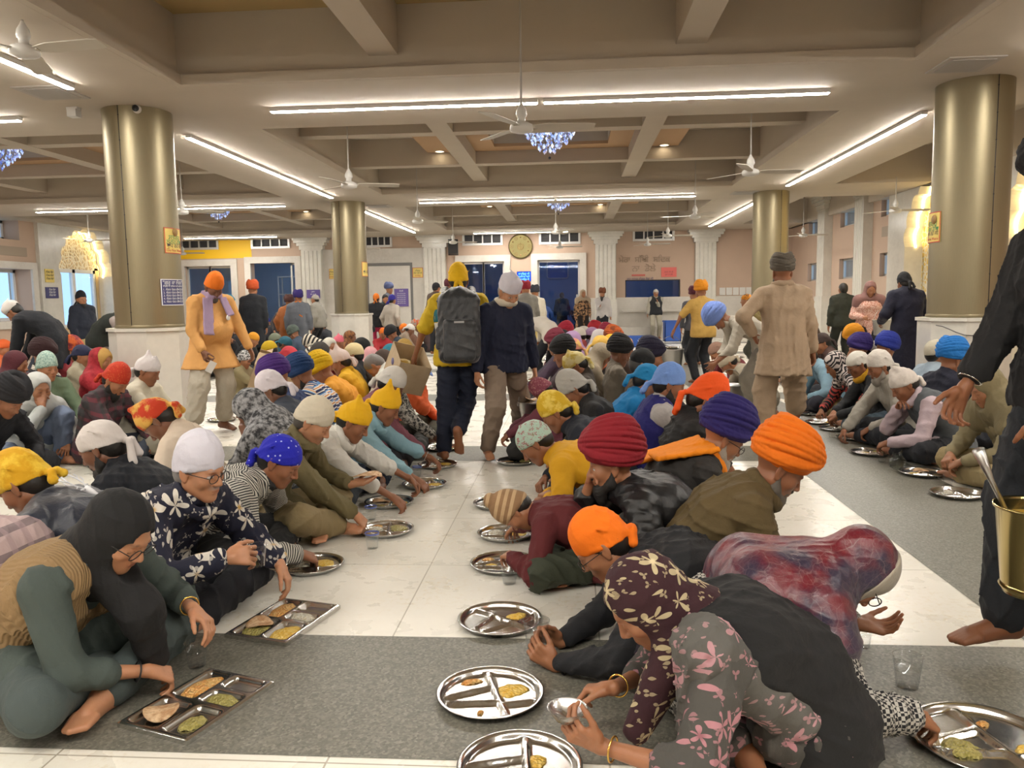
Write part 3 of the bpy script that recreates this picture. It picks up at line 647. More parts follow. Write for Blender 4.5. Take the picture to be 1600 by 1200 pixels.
def polygonize(sh, res, fine=(), disp=None, pad=.02):
    lo, hi = bounds(sh); lo -= pad + res; hi += pad + res
    ax = [axis(lo[i], hi[i], res, [(c[i] - r, c[i] + r, s_) for c, r, s_ in fine]) for i in range(3)]
    nb = [(len(a) - 1) // 8 for a in ax]; ct = [(a[0:-1:8] + a[8::8]) / 2 for a in ax]; hf = [(a[8::8] - a[0:-1:8]) / 2 for a in ax]
    X, Y, Z = np.meshgrid(*ct, indexing='ij'); RB = np.sqrt(hf[0][:, None, None] ** 2 + hf[1][None, :, None] ** 2 + hf[2][None, None, :] ** 2)
    X, Y, Z, RB = X.ravel(), Y.ravel(), Z.ravel(), RB.ravel(); D = []; val = np.full(X.shape, 1e3)
    for pr in sh.p:
        d = pdist(pr, X, Y, Z); D.append(d)
        if pr[1] == 'u': val = smin(val, d, pr[2])
        elif pr[1] == 's': val = -smin(-val, d, pr[2])
        else: val = -smin(-val, -d, pr[2])
    act = np.nonzero(np.abs(val) < 1.35 * RB + .015)[0]
    S = np.where(val < 0, -1.0, 1.0).reshape(nb).astype(np.float32)
    V = np.ones([n * 8 + 1 for n in nb], np.float32); V[:-1, :-1, :-1] = S.repeat(8, 0).repeat(8, 1).repeat(8, 2)
    bx, by, bz = np.unravel_index(act, nb); o9 = np.arange(9)
    IX, IY, IZ = bx[:, None] * 8 + o9, by[:, None] * 8 + o9, bz[:, None] * 8 + o9
    GX, GY, GZ = ax[0][IX][:, :, None, None], ax[1][IY][:, None, :, None], ax[2][IZ][:, None, None, :]
    W_ = np.full((len(act), 9, 9, 9), .5); RA = RB[act]
    for pr, d in zip(sh.p, D):
        da = d[act]; sel = np.nonzero((np.abs(da) if pr[1] == 'i' else da) < 2.7 * RA + pr[2] + .03)[0] if pr[1] != 'i' else np.arange(len(act))
        if len(sel) == 0: continue
        dd = pdist(pr, GX[sel], GY[sel], GZ[sel])
        if pr[1] == 'u': W_[sel] = smin(W_[sel], dd, pr[2])
        elif pr[1] == 's': W_[sel] = -smin(-W_[sel], dd, pr[2])
        else: W_[sel] = -smin(-W_[sel], -dd, pr[2])
    if disp is not None: W_ += disp(GX, GY, GZ)
    V[IX[:, :, None, None], IY[:, None, :, None], IZ[:, None, None, :]] = W_
    # surface nets
    s = V < 0; nx, ny, nz = [n - 1 for n in V.shape]
    cnt = np.zeros((nx, ny, nz), np.int8)
    for i in (0, 1):
        for j in (0, 1):
            for k in (0, 1): cnt += s[i:i + nx, j:j + ny, k:k + nz]
    ci, cj, ck = np.nonzero((cnt > 0) & (cnt < 8)); n = len(ci)
    idx = np.full((nx, ny, nz), -1, np.int32); idx[ci, cj, ck] = np.arange(n)
    acc = np.zeros((n, 3)); tot = np.zeros(n); corner = {}
    for i in (0, 1):
        for j in (0, 1):
            for k in (0, 1): corner[i, j, k] = V[ci + i, cj + j, ck + k].astype(float)
    P0 = np.stack([ax[0][ci], ax[1][cj], ax[2][ck]], 1); H = np.stack([ax[0][ci + 1], ax[1][cj + 1], ax[2][ck + 1]], 1) - P0
    for d in range(3):
        o = [q for q in range(3) if q != d]
        for e in (0, 1):
            for f in (0, 1):
                a = [0, 0, 0]; a[o[0]] = e; a[o[1]] = f; b = list(a); b[d] = 1; va, vb = corner[tuple(a)], corner[tuple(b)]
                m = (va < 0) != (vb < 0); t = np.where(m, va / np.where(m, va - vb, 1), 0); p = np.tile(np.array(a, float), (n, 1)); p[:, d] = t; acc += p * m[:, None]; tot += m
    verts = P0 + acc / tot[:, None] * H
    quads = []
    for d in range(3):
        o = [(d + 1) % 3, (d + 2) % 3]; sl0 = [slice(None)] * 3; sl1 = [slice(None)] * 3; sl0[d] = slice(0, -1); sl1[d] = slice(1, None)
        for q in o: sl0[q] = slice(1, -1); sl1[q] = slice(1, -1)
        a, b = s[tuple(sl0)], s[tuple(sl1)]; e = np.nonzero(a != b); g = [np.array(e[0]), np.array(e[1]), np.array(e[2])]
        for q in o: g[q] = g[q] + 1
        flip = a[e]; ids = []
        for u, v in ((-1, -1), (0, -1), (0, 0), (-1, 0)):
            h = [x.copy() for x in g]; h[o[0]] += u; h[o[1]] += v; ids.append(idx[h[0], h[1], h[2]])
        q4 = np.stack(ids, 1); q4[~flip] = q4[~flip][:, ::-1]; quads.append(q4)
    quads = np.concatenate(quads); quads = quads[(quads >= 0).all(1)]
    return verts, quads
def to_obj(name, vq, mats, parent=None, colf=None, along=None, matf=None):
    verts, quads = vq; me = bpy.data.meshes.new(name); nv, nq = len(verts), len(quads)
    me.vertices.add(nv); me.vertices.foreach_set('co', verts.astype(np.float32).ravel()); me.loops.add(nq * 4); me.loops.foreach_set('vertex_index', quads.astype(np.int32).ravel())
    me.polygons.add(nq); me.polygons.foreach_set('loop_start', np.arange(0, nq * 4, 4, dtype=np.int32)); me.polygons.foreach_set('use_smooth', np.ones(nq, bool))
    for m in (mats if isinstance(mats, (list, tuple)) else [mats]): me.materials.append(m)
    if matf is not None: me.polygons.foreach_set('material_index', matf(verts[quads].mean(1)).astype(np.int32))
    me.update(calc_edges=True)
    if colf is not None:
        at = me.attributes.new('tone', 'FLOAT_COLOR', 'POINT'); at.data.foreach_set('color', colf(verts).astype(np.float32).ravel())
    if along is not None:
        at = me.attributes.new('along', 'FLOAT', 'CORNER'); at.data.foreach_set('value', (along(verts)[quads] if callable(along) else along_limb(along, verts, quads)).astype(np.float32).ravel())
    o = bpy.data.objects.new(name, me); COL.objects.link(o)
    if parent is not None: o.parent = parent
    return o
def along_limb(sh, verts, quads):
    """distance along the nearest limb or up the trunk, per face corner, so that stripes follow sleeves and body"""
    ctr = verts[quads].mean(1); best = np.full(len(quads), 1e9); out = np.zeros(quads.shape); vq = verts[quads]
    for pr in sh.p:
        if pr[0] != 'c' or pr[1] != 'u': continue
        A, B, r1, r2 = pr[3]; d = B - A; L = float(d @ d) + 1e-12; h = np.clip((ctr - A) @ d / L, 0, 1)
        ds = np.linalg.norm(ctr - A - h[:, None] * d, axis=1) - (r1 + (r2 - r1) * h); m = ds < best; best[m] = ds[m]
        off, sc = pr[4] if isinstance(pr[4], tuple) else (pr[4], 1.0); hh = (vq[m] - A) @ d / L; out[m] = off + hh * math.sqrt(L) * sc
    return out
def wrinkle(amp, seed=0.0, sc=1.0):
    """soft cloth folds: warped ridges in a few directions"""
    r = random.Random(int(seed * 1000) + 7); dirs = []
    for i in range(4):
        v = unit([r.gauss(0, 1), r.gauss(0, 1), r.gauss(0, .8)]); u = unit([r.gauss(0, 1), r.gauss(0, 1), r.gauss(0, 1)]); dirs.append((v, u, r.uniform(0, 6), r.uniform(30, 62) * sc, r.uniform(10, 20) * sc, r.uniform(1.0, 2.0)))
    def f(x, y, z):
        t = 0
        for i, (v, u, ph, fr, f2, wp) in enumerate(dirs):
            g = np.sin(f2 * (u[0] * x + u[1] * y + u[2] * z) + ph); q = np.sin(fr * (v[0] * x + v[1] * y + v[2] * z) + wp * g + ph * 2)
            m = .5 + .5 * np.sin(f2 * .6 * (v[1] * x + u[0] * y + v[0] * z) + ph * 3); t = t + (1 - np.abs(q)) ** 2.4 * m
        return amp * (.8 - t)
    return f
# ---- materials for skin and cloth
def skin_mat():
    t = NT('skin'); a = t.n('ShaderNodeAttribute', attribute_name='tone'); n = t.noise(60, 3, t.obj())
    t.bsdf(t.mix(t.math('MULTIPLY', n, .25), a.outputs['Color'], (.25, .09, .05), 'MIX'), .48, bump=t.noise(260, 2, t.obj()), bumpd=.0006, Subsurface_Weight=.08, Subsurface_Scale=.02); return t.m
M_SKIN = skin_mat()
_cloth = {}
def cloth(spec, fine=True):
    """spec: colour, or (pattern, colour, colour2, ...)"""
    key = repr(spec)
    if key in _cloth: return _cloth[key]
    pat = 'plain'; cols = [spec]
    if isinstance(spec, (tuple, list)): pat, cols = spec[0], list(spec[1:])
    c = [srgb(q) if isinstance(q, str) else q for q in cols]; t = NT('cloth_' + pat); o = t.obj(); rough, kw = .85, {}
    var = lambda col, s=.16: t.mix(t.noise(9, 3, o), tuple(x * (1 - s) for x in col), tuple(min(1, x * (1 + s)) for x in col))
    al = lambda: t.n('ShaderNodeAttribute', attribute_name='along').outputs['Fac']
    if pat in ('plain', 'satin', 'shiny', 'leather', 'knit'):
        col = var(c[0], .12)
        if pat == 'satin': rough, kw = .38, dict(Sheen_Weight=.3)
        if pat == 'shiny': rough, kw = .28, {}
        if pat == 'leather': rough, kw = .45, {}
    elif pat == 'stripe':                                   # (stripe, base, line, period, duty)
        f = t.math('FRACT', t.math('DIVIDE', al(), c[2] if not isinstance(c[2], tuple) else .02)); col = t.mix(t.math('LESS_THAN', f, cols[3]), c[0], c[1])
    elif pat == 'multi':                                    # (multi, period, c1, c2 ...)
        f = t.math('FRACT', t.math('DIVIDE', al(), cols[0])); k = len(cols) - 1; col = t.ramp(f, [(i / k, srgb(q)) for i, q in enumerate(cols[1:])], 'CONSTANT')
    elif pat == 'check':                                    # (check, base, line, line2, size)
        x, y, z = t.xyz(o); f = lambda v, d: t.math('LESS_THAN', t.math('FRACT', t.math('DIVIDE', v, cols[3])), d)
        z2 = t.math('ADD', z, t.math('MULTIPLY', x, .3)); y2 = t.math('ADD', y, t.math('MULTIPLY', x, .5)); a = t.mix(f(z2, .32), c[0], c[1]); col = t.mix(t.math('MULTIPLY', f(y2, .32), .6), a, c[2])
    elif pat == 'dots':                                     # (dots, base, dot, scale)
        col = t.mix(t.math('LESS_THAN', t.vor(cols[2], o, rnd=.35), .17), var(c[0]), c[1])
    elif pat == 'floral':                                   # (floral, base, petal, centre, scale)
        def flowers(sc, size, npet):
            vn = t.n('ShaderNodeTexVoronoi'); vn.inputs['Scale'].default_value = sc; t.l(o, vn.inputs['Vector']); df = t.n('ShaderNodeVectorMath', operation='SUBTRACT'); t.l(o, df.inputs[0]); t.l(vn.outputs['Position'], df.inputs[1]); x, y, z = t.xyz(df.outputs[0])
            th = t.math('ARCTAN2', t.math('ADD', z, t.math('MULTIPLY', x, .35)), t.math('ADD', t.math('MULTIPLY', x, .8), y)); d = vn.outputs['Distance']; rc = t.xyz(vn.outputs['Color'])[0]
            lim = t.math('MULTIPLY', t.math('ADD', .60, t.math('MULTIPLY', t.math('COSINE', t.math('ADD', t.math('MULTIPLY', th, float(npet)), t.math('MULTIPLY', rc, 6.0))), .40)), t.math('MULTIPLY', t.math('ADD', .6, t.math('MULTIPLY', rc, .6)), size)); return t.math('LESS_THAN', d, lim), d
        m1, d1 = flowers(cols[3], .52, 5); m2, d2 = flowers(cols[3] * 2.3, .42, 3); pet = t.mix(t.ramp(d1, [(.06, (0, 0, 0)), (.20, (1, 1, 1))]), c[2], t.mix(t.noise(40, 2, o), c[1], tuple(v * .75 for v in c[1])))
        col = t.mix(m1, t.mix(m2, var(c[0]), tuple(v * .55 + w_ * .45 for v, w_ in zip(c[1], c[0]))), pet)
    elif pat == 'mottle':                                   # (mottle, a, b, scale, contrast band)
        col = t.mix(t.ramp(t.noise(cols[2], 4, o, .65), [(.5 - cols[3], (0, 0, 0)), (.5 + cols[3], (1, 1, 1))]), c[0], c[1])
    elif pat == 'paisley':                                  # woven figure on silk
        nz = t.n('ShaderNodeTexNoise'); nz.inputs['Scale'].default_value = 9; nz.inputs['Detail'].default_value = 3; t.l(o, nz.inputs['Vector']); vm = t.n('ShaderNodeMix', data_type='VECTOR'); vm.inputs[0].default_value = .10; t.l(o, vm.inputs[4]); t.l(nz.outputs['Color'], vm.inputs[5])
        d = t.vor(cols[2], vm.outputs[1], 'Distance', 'DISTANCE_TO_EDGE'); d2 = t.vor(cols[2] * 4.2, vm.outputs[1], 'Distance', 'DISTANCE_TO_EDGE'); base = t.mix(t.ramp(t.noise(8, 4, o), [(.40, (0, 0, 0)), (.60, (1, 1, 1))]), c[0], c[3])
        col = t.mix(t.math('MULTIPLY', t.ramp(d, [(.004, (1, 1, 1)), (.02, (0, 0, 0))]), .35), t.mix(t.math('MULTIPLY', t.ramp(d2, [(.02, (1, 1, 1)), (.10, (0, 0, 0))]), .10), base, c[1]), c[1]); rough, kw = .34, dict(Sheen_Weight=.08)
    elif pat == 'zig':                                      # zigzag knit (zig, a, b, period)
        x, y, z = t.xyz(o); zz = t.math('ADD', al(), t.math('MULTIPLY', t.math('PINGPONG', t.math('ADD', y, x), .03), 1.0)); col = t.mix(t.math('LESS_THAN', t.math('FRACT', t.math('DIVIDE', zz, cols[2])), .5), c[0], c[1])
    elif pat == 'knitdot':
        x, y, z = t.xyz(o); ch = t.n('ShaderNodeTexChecker'); ch.inputs['Scale'].default_value = cols[2]; t.l(o, ch.inputs['Vector']); col = t.mix(ch.outputs['Fac'], c[0], c[1])
    wv = t.n('ShaderNodeTexNoise', noise_type='RIDGED_MULTIFRACTAL'); wv.inputs['Scale'].default_value = 5.5; wv.inputs['Detail'].default_value = 2.0; wv.inputs['Distortion'].default_value = .6; t.l(o, wv.inputs['Vector'])
    h = t.math('ADD', t.math('ADD', t.math('MULTIPLY', t.noise(16, 3, o, .55), .6), t.math('MULTIPLY', wv.outputs['Fac'], .55 if pat not in ('knit', 'shiny') else .15)), t.math('MULTIPLY', t.noise(350, 1, o), .04 if pat != 'knit' else .12))
    if pat == 'knit':
        a_ = t.n('ShaderNodeTexWave', wave_type='BANDS', bands_direction='Y'); a_.inputs['Scale'].default_value = 32; a_.inputs['Distortion'].default_value = 1; t.l(o, a_.inputs['Vector']); h = t.math('ADD', h, t.math('MULTIPLY', a_.outputs['Fac'], .22))
    t.bsdf(col, rough, bump=h, bumpd=.013, **kw); _cloth[key] = t.m; return t.m
# ---- skeleton
def ik(S, W, l1, l2, hint):
    S, W = np.asarray(S, float), np.asarray(W, float); d = W - S; L = np.linalg.norm(d); mx = (l1 + l2) * .995
    if L > mx: W = S + d / L * mx; d = W - S; L = mx
    a = (l1 * l1 - l2 * l2 + L * L) / (2 * L); h = math.sqrt(max(0, l1 * l1 - a * a)); u = d / L; hn = np.asarray(hint, float); hn = hn - u * (hn @ u); return S + u * a + unit(hn) * h, W
HANDS = {'relax': (25, 30, 20, .5), 'flat': (6, 6, 4, .3), 'fist': (80, 90, 55, 1.0), 'pinch': (48, 42, 24, 1.0), 'hold': (38, 48, 30, .9), 'cup': (22, 26, 16, .8)}
def hand(sh, W, dirv, back, side, pose='relax', s=1.0, fine=True):
    """palm, four bent fingers and a thumb; back = direction of the back of the hand, side=+1 left / -1 right"""
    X = unit(dirv); Z = unit(back - X * (np.asarray(back) @ X)); T = np.cross(X, Z) * (1 if side > 0 else -1)      # towards the thumb
    c1, c2, c3, th = HANDS[pose]; P = lambda a, b, c: W + (X * a + T * b + Z * c) * s
    sh.cap(W, P(.03, 0, 0), .024 * s, .023 * s, k=.012)
    for y0, y1 in ((-.014, -.030), (-.005, -.011), (.006, .010), (.016, .030)): sh.cap(P(.02, y0, 0), P(.082, y1, 0), .0145 * s, .0115 * s, k=.010)
    sh.cap(P(.03, .026, -.006), P(.055, .03, -.006), .015 * s, .012 * s, k=.012)
    for y, ln, sp, cx in ((.030, (.040, .026, .021), 7, 0), (.011, (.045, .029, .022), 1.5, 3), (-.011, (.041, .027, .022), -4, 6), (-.029, (.033, .021, .019), -10, 9)):
        p = P(.083, y, 0); a = 0; sp = math.radians(sp)
        for i, l in enumerate(ln):
            a += math.radians((c1, c2, c3)[i] + cx * (1 if i == 0 else .5)); d = (X * math.cos(a) - Z * math.sin(a)) * math.cos(sp) + T * math.sin(sp)
            q = p + d * l * s; sh.cap(p, q, (.0092, .0084, .0076)[i] * s, (.0084, .0076, .0066)[i] * s, k=.0035); p = q
    p = P(.028, .030, -.004); b0 = math.radians(52 - 18 * th)
    for i, l in enumerate((.042, .032, .026)):
        b = b0 - math.radians((0, 22, 34)[i] * th); dn = math.radians((18, 30, 42)[i]) * th; d = (X * math.cos(b) + T * math.sin(b)) * math.cos(dn) - Z * math.sin(dn)
        q = p + d * l * s; sh.cap(p, q, (.0125, .0098, .0088)[i] * s, (.0098, .0088, .0072)[i] * s, k=.005 if i else .012); p = q
def skeleton(q):
    s = q.get('s', 1.0); J = {}; R = lambda d: math.radians(d)
    sit = q.get('sit', True); P0 = V3(0, 0, .125 * s) if sit else V3(0, 0, q.get('hip', .93) * s)
    lean = q.get('lean', 20); tw = R(q.get('twist', 0)); roll = R(q.get('roll', 0))
    an = [R(lean * .45 - (4 if sit else 0)), R(lean * .95), R(lean * 1.2 + (8 if sit else 2))]
    D = lambda a: Rz(tw) @ (Rx(roll) @ V3(math.sin(a), 0, math.cos(a)))
    L = [.165 * s, .165 * s, .16 * s]; P1 = P0 + D(an[0]) * L[0]; P2 = P1 + D(an[1]) * L[1]; P3 = P2 + D(an[2]) * L[2]
    hp = R(q.get('nod', lean * .6 + 22)); hy = R(q.get('turn', 0)) + tw; hr = R(q.get('tilt', 0))
    RH = Rz(hy) @ Ry(hp) @ Rx(hr); nd = D(an[2] * .55 + hp * .35); N1 = P3 + nd * .075 * s; HC = N1 + RH @ V3(.022, 0, .072) * s
    fw = D(an[2] + math.pi / 2); lf = Rz(tw) @ Rx(roll) @ V3(0, 1, 0); reach = q.get('reach', .02)
    sw = q.get('sw', .178) * s
    J.update(P=(P0, P1, P2, P3), N1=N1, HC=HC, RH=RH, lf=lf, fw=[D(a + math.pi / 2) for a in an], up=[D(a) for a in an], s=s, sw=sw)
    for sd, nm in ((1, 'L'), (-1, 'R')):
        S = P3 - D(an[2]) * .045 * s + lf * sd * sw + fw * reach * s; W = q.get('hand' + nm)
        hl = V3(0, sd * .09, 0)
        if W is None: W = (.34, sd * .16, .16) if sit else (.03, sd * .25, .80 * s)
        W = np.asarray(W, float); hint = q.get('elbow' + nm, (-.25, sd * .8, -.6) if sit else (-.6, sd * .4, -.2))
        E, W = ik(S, W, .285 * s, .25 * s, hint); J[nm] = dict(S=S, E=E, W=W)
        H = P0 + lf * sd * .09 * s + V3(.01, 0, -.005)
        if sit:
            mode = q.get('leg' + nm, 'x')
            if mode == 'x': K = V3(.34, sd * .31, .125) * s; A = V3(.385, -.10, .06) * s if sd > 0 else V3(.225, .10, .055) * s; t = V3(.43, -.27, .04) * s if sd > 0 else V3(.23, .28, .035) * s
            elif mode == 'up': K = V3(.36, sd * .17, .40) * s; A = V3(.36, sd * .14, .05) * s; t = V3(.54, sd * .16, .03) * s
            elif mode == 'wide': K = V3(.36, sd * .34, .18) * s; A = V3(.46, sd * .02, .06) * s; t = V3(.60, sd * .06, .04) * s
            elif mode == 'kneel': K = V3(.38, sd * .15, .08) * s; A = V3(.02, sd * .13, .05) * s; t = V3(-.16, sd * .13, .03) * s
        else:
            A = np.asarray(q.get('foot' + nm, (0.0, sd * .11, 0.0)), float) + V3(0, 0, .075 * s); K, A = ik(H, A, .43 * s, .43 * s, q.get('knee' + nm, (1, sd * .12, 0)))
            ta = R(q.get('toe' + nm, sd * 12)); tp = R(q.get('toep' + nm, 0)); t = A + (Rz(ta) @ V3(math.cos(tp), 0, -math.sin(tp))) * .175 * s - V3(0, 0, .052 * s) * math.cos(tp)
        J[nm].update(H=H, K=K, A=A, T=t)
    return J
def torso(sh, J, d=0.0, belly=0.0, bust=0.0, top=True, low=True, al=0.0):
    P0, P1, P2, P3 = J['P']; s, lf, fw = J['s'], J['lf'], J['fw']; r = lambda v: v * s + d
    for sd in (1, -1):
        if low: sh.cap(P0 + lf * sd * .082 * s, P1 + lf * sd * .066 * s + fw[0] * belly * .5, r(.108), r(.098 + belly * .35), k=.03, along=al)
        sh.cap(P1 + lf * sd * .066 * s + fw[0] * belly * .6, P2 + lf * sd * .082 * s + fw[1] * .012, r(.098 + belly * .4), r(.106), k=.03, along=al + .17)
        sh.cap(P2 + lf * sd * .082 * s + fw[1] * .012, P3 - J['up'][2] * .07 * s + lf * sd * .085 * s, r(.106), r(.080), k=.03, along=al + .33)
        if bust: sh.ell(P2 + lf * sd * .075 * s + fw[1] * .085 * s, V3(.055, .06, .06) * s + d, k=.03)
        if top: sh.cap(P3 + J['up'][2] * .012, J['L' if sd > 0 else 'R']['S'], r(.052), r(.056), k=.035, along=(al + .46, 1.0))
    sh.cap(P0, P1, r(.10), r(.095), k=.03, along=al); sh.cap(P1 + fw[0] * belly, P2, r(.095 + belly * .3), r(.10), k=.03, along=al + .17); sh.cap(P2, P3 - J['up'][2] * .05, r(.10), r(.075), k=.03, along=al + .33)
def arm(sh, J, nm, d=0.0, to=1.0, wrist=0.0, k=.025, al=.1):
    a = J[nm]; s = J['s']; r = lambda v: v * s + d
    if to <= 1: sh.cap(a['S'], a['S'] + (a['E'] - a['S']) * to, r(.055), r(.055 - .014 * to), k=k, along=al); return
    sh.cap(a['S'], a['E'], r(.055), r(.041), k=k, along=al); e = a['E'] + (a['W'] - a['E']) * (to - 1); sh.cap(a['E'], e, r(.041), r(.041 - .014 * (to - 1)) + wrist, k=k, along=al + .285)
def legs(sh, J, d=0.0, to=2.0, loose=0.0, hips=True, al=0.0):
    s = J['s']; r = lambda v: v * s + d
    if hips:
        r0 = r; r = lambda v: v * s + d * .3
        P0, P1 = J['P'][:2]; u = unit(P1 - P0)
        for sd in (1, -1): sh.cap(P0 + J['lf'] * sd * .082 * s - u * .01, P0 + J['lf'] * sd * .07 * s + u * .06 * s, r(.110), r(.10), k=.03)
        r = r0
    for nm in 'LR':
        a = J[nm]; sh.cap(a['H'], a['K'], r(.090) + loose * .15, r(.060) + loose * .8, k=.03, along=al); e = a['K'] + (a['A'] - a['K']) * (to - 1); sh.cap(a['K'], e, r(.060) + loose * .8, r(.058 - .018 * (to - 1)) + loose, k=.03, along=al + .43)
def foot(sh, J, nm, toes=True):
    a = J[nm]; s = J['s']; A, T = a['A'], a['T']; u = unit(T - A); sd = np.cross(V3(0, 0, 1), u); sd = unit(sd) if np.linalg.norm(sd) > .1 else J['lf']; dn = np.cross(u, sd) * -1; dn = -np.cross(u, sd) if np.cross(u, sd)[2] > 0 else np.cross(u, sd)
    hl = A - u * .035 * s + dn * .03 * s; sh.cap(A, hl, .036 * s, .032 * s, k=.02); sh.cap(A, A + (T - A) * .55, .036 * s, .030 * s, k=.025); sh.cap(hl, A + (T - A) * .6 + dn * .004, .030 * s, .026 * s, k=.02)
    b = A + (T - A) * .62
    for i, o in enumerate((-.030, -.015, 0, .014, .027)):
        e = T + sd * o * s - u * (.006 * abs(i - 1)) * s; sh.cap(b + sd * o * .9 * s, e, .019 * s, .0115 * s if toes else .014 * s, k=.012 if not toes else .006)
def head_shape(q):
    h = Shape(); f = q.get('fem', 0); 
    h.ell((-.014, 0, .034), (.098, .076, .086), k=.02).ell((.028, 0, -.025), (.062, .062, .085), k=.03)
    for sd in (1, -1):
        h.cap((-.005, sd * .05, -.05), (.062, sd * .014, -.097), .022, .018, k=.03)
        h.ell((.058, sd * .043, -.022), (.024, .022, .024), k=.025)
    h.ell((.072, 0, -.098), (.019, .022, .017), k=.018).ell((.074, 0, -.060), (.020, .030, .026), k=.02)
    h.cap((.080, -.030, .024), (.080, .030, .024), .011, k=.016)
    for sd in (1, -1): h.ell((.097, sd * .032, .004), (.018, .019, .013), k=.012, op='s').ell((.074, sd * .031, .003), (.0145, .015, .0135), k=.003)
    h.cap((.086, 0, .014), (.108, 0, -.026), .0075, .0115, k=.010)
    for sd in (1, -1): h.ell((.097, sd * .0125, -.031), (.011, .008, .008), k=.006)
    h.cap((.0925, -.015, -.0575), (.0925, .015, -.0575), .0052, k=.004).cap((.0905, -.013, -.0675), (.0905, .013, -.0675), .0062, k=.004)
    for sd in (1, -1):
        Re = Rz(sd * -.35) @ Ry(-.15); h.ell((-.010, sd * .080, -.002), (.020, .0075, .033), Re, k=.005).ell((-.004, sd * .0885, .004), (.010, .005, .018), Re, k=.003, op='s').ell((-.006, sd * .077, -.030), (.010, .008, .011), k=.005)
    return h
def skin_color(tone, q, J, grey=.0):
    tone = np.array(srgb(tone) if isinstance(tone, str) else tone)
    hair = np.array(srgb(q.get('haircol', '1a1614'))); stub = q.get('stubble', 0.0); s = J['s']
    def f(v):
        c = np.tile(np.append(tone, 1.0), (len(v), 1)); p = (v - J['HC']) @ J['RH'] / s; x, y, z = p[:, 0], p[:, 1], p[:, 2]; near = np.linalg.norm(p, axis=1) < .18
        def put(m, col, a=1.0): m = (m * a * near)[:, None]; c[:, :3] = c[:, :3] * (1 - m) + np.array(col) * m
        g = lambda d, w: np.clip(1 - d / w, 0, 1)
        put(g(np.abs(np.abs(y) - .031 ) / .020, 1) * g(np.abs(z - .0265 - .004 * np.cos((np.abs(y) - .03) * 90)) / .0055, 1) * (x > .05), hair, .9)                  # brows
        ye = np.abs(y) - .031; el = q.get('lids', .8)
        up = .010 * np.sqrt(np.clip(1 - (ye / .0155) ** 2, 0, 1)) * (1 - el); slit = (np.abs(ye) < .0155) & (x > .06)
        if el < .7:
            op = slit & (z < .003 + up) & (z > -.004); put(op.astype(float), (.62, .58, .54)); put((op & (np.abs(ye + q.get('gaze', 0) * np.sign(y)) < .0062)).astype(float), (.03, .018, .012))
            put(g(np.abs(z - .003 - up) / .0022, 1) * slit, (.03, .02, .02), .9)
        else: put(g(np.abs(z + .0045 - .002 * np.cos(ye * 100)) / .0030, 1) * slit, (.025, .015, .012), .9)
        lip = np.array(srgb(q['lip'])) if 'lip' in q else tone * np.array([.80, .58, .60]); put(g(np.maximum(np.abs(y) / .024, np.abs(z + .0625) / .0125), 1.0) * (x > .075), lip, 1.0); put(g(np.abs(z + .0622) / .0022, 1) * (np.abs(y) < .021) * (x > .08), tone * .25, .8)
        if stub: put(np.clip((-.035 - z) / .02, 0, 1) * (x > -.02), (.05, .045, .045), stub)
        if q.get('mst'): put(g(np.maximum(np.abs(y) / .034, np.abs(z + .0475) / .0085), 1.2) * (x > .07), np.array(srgb(q['mst'])), 1.0)
        return c
    return f
# ---- headgear, hair, beards; all in the head's frame
def hair_shape(long=0.0):
    h = Shape().ell((-.018, 0, .034), (.104, .083, .092), k=.02).ell((-.05, 0, -.02), (.06, .072, .07), k=.03)
    h.plane((.052, 0, .03), (1, 0, -.35)).ell((.10, 0, -.05), (.13, .12, .085), k=.015, op='s')
    return h
def beard_shape(n=1.0):
    h = Shape()
    for sd in (1, -1): h.cap((-.002, sd * .064, -.02), (.020, sd * .055, -.075), .014, .022, k=.02).cap((.020, sd * .052, -.075), (.070, sd * .016, -.105), .024, .024, k=.025).cap((.098, 0, -.046), (.078, sd * .030, -.066), .008, .007, k=.008)
    h.ell((.072, 0, -.105 - .02 * n), (.032, .036, .028 + .028 * n), k=.03)
    if n > 1.2: h.cap((.070, 0, -.12), (.06, 0, -.12 - .10 * n), .035, .018, k=.03)
    h.cap((.091, -.014, -.0625), (.091, .014, -.0625), .008, k=.004, op='s'); return h
def turban_shape(big=1.0, slope=14, seed=0):
    h = Shape(); r = random.Random(seed); b = big * 1.16
    h.ell((-.022, 0, .084), (.106 * b, .092 * b, .090 * b), k=.01)
    for i in range(7):
        for sd in (1, -1):
            t = math.radians(slope + 3.0 * i + r.uniform(-2.5, 2.5)) * sd; pt = math.radians(-18 + 3.2 * i + r.uniform(-2, 2))
            R = Rx(t) @ Ry(pt); k = (.90, .985, 1.0, .96, .88, .78, .66)[i]; h.tor((-.016 - .003 * i, sd * .002, .056 + .0150 * i * b), R, .099 * b * k, .085 * b * k, .024 * b, .0135 * b, k=.0022)
    h.plane((.06, 0, .028), (.30, 0, -1), k=.008).ell((-.012, 0, .0), (.094, .076, .06), k=.004, op='s')
    return h
def patka_shape(knot=True, height=0.0, tail=.10, seed=0):
    h = Shape(); h.ell((-.016, 0, .036 + height * .3), (.109, .087, .096 + height), k=.015)
    h.ell((-.035, 0, .0), (.086, .080, .075), k=.02).tor((-.018, 0, .012), Ry(math.radians(-26)), .098, .081, .010, .012, k=.008)
    h.plane((.06, 0, .022), (.30, 0, -1), k=.006)
    if knot:
        h.ell((-.122, 0, -.03), (.022, .024, .018), k=.012); 
        for a in (-.5, -.2, .2, .5): h.cap((-.11, a * .06, -.01), (-.04, a * .20, .09), .011, .004, k=.016)
    return h
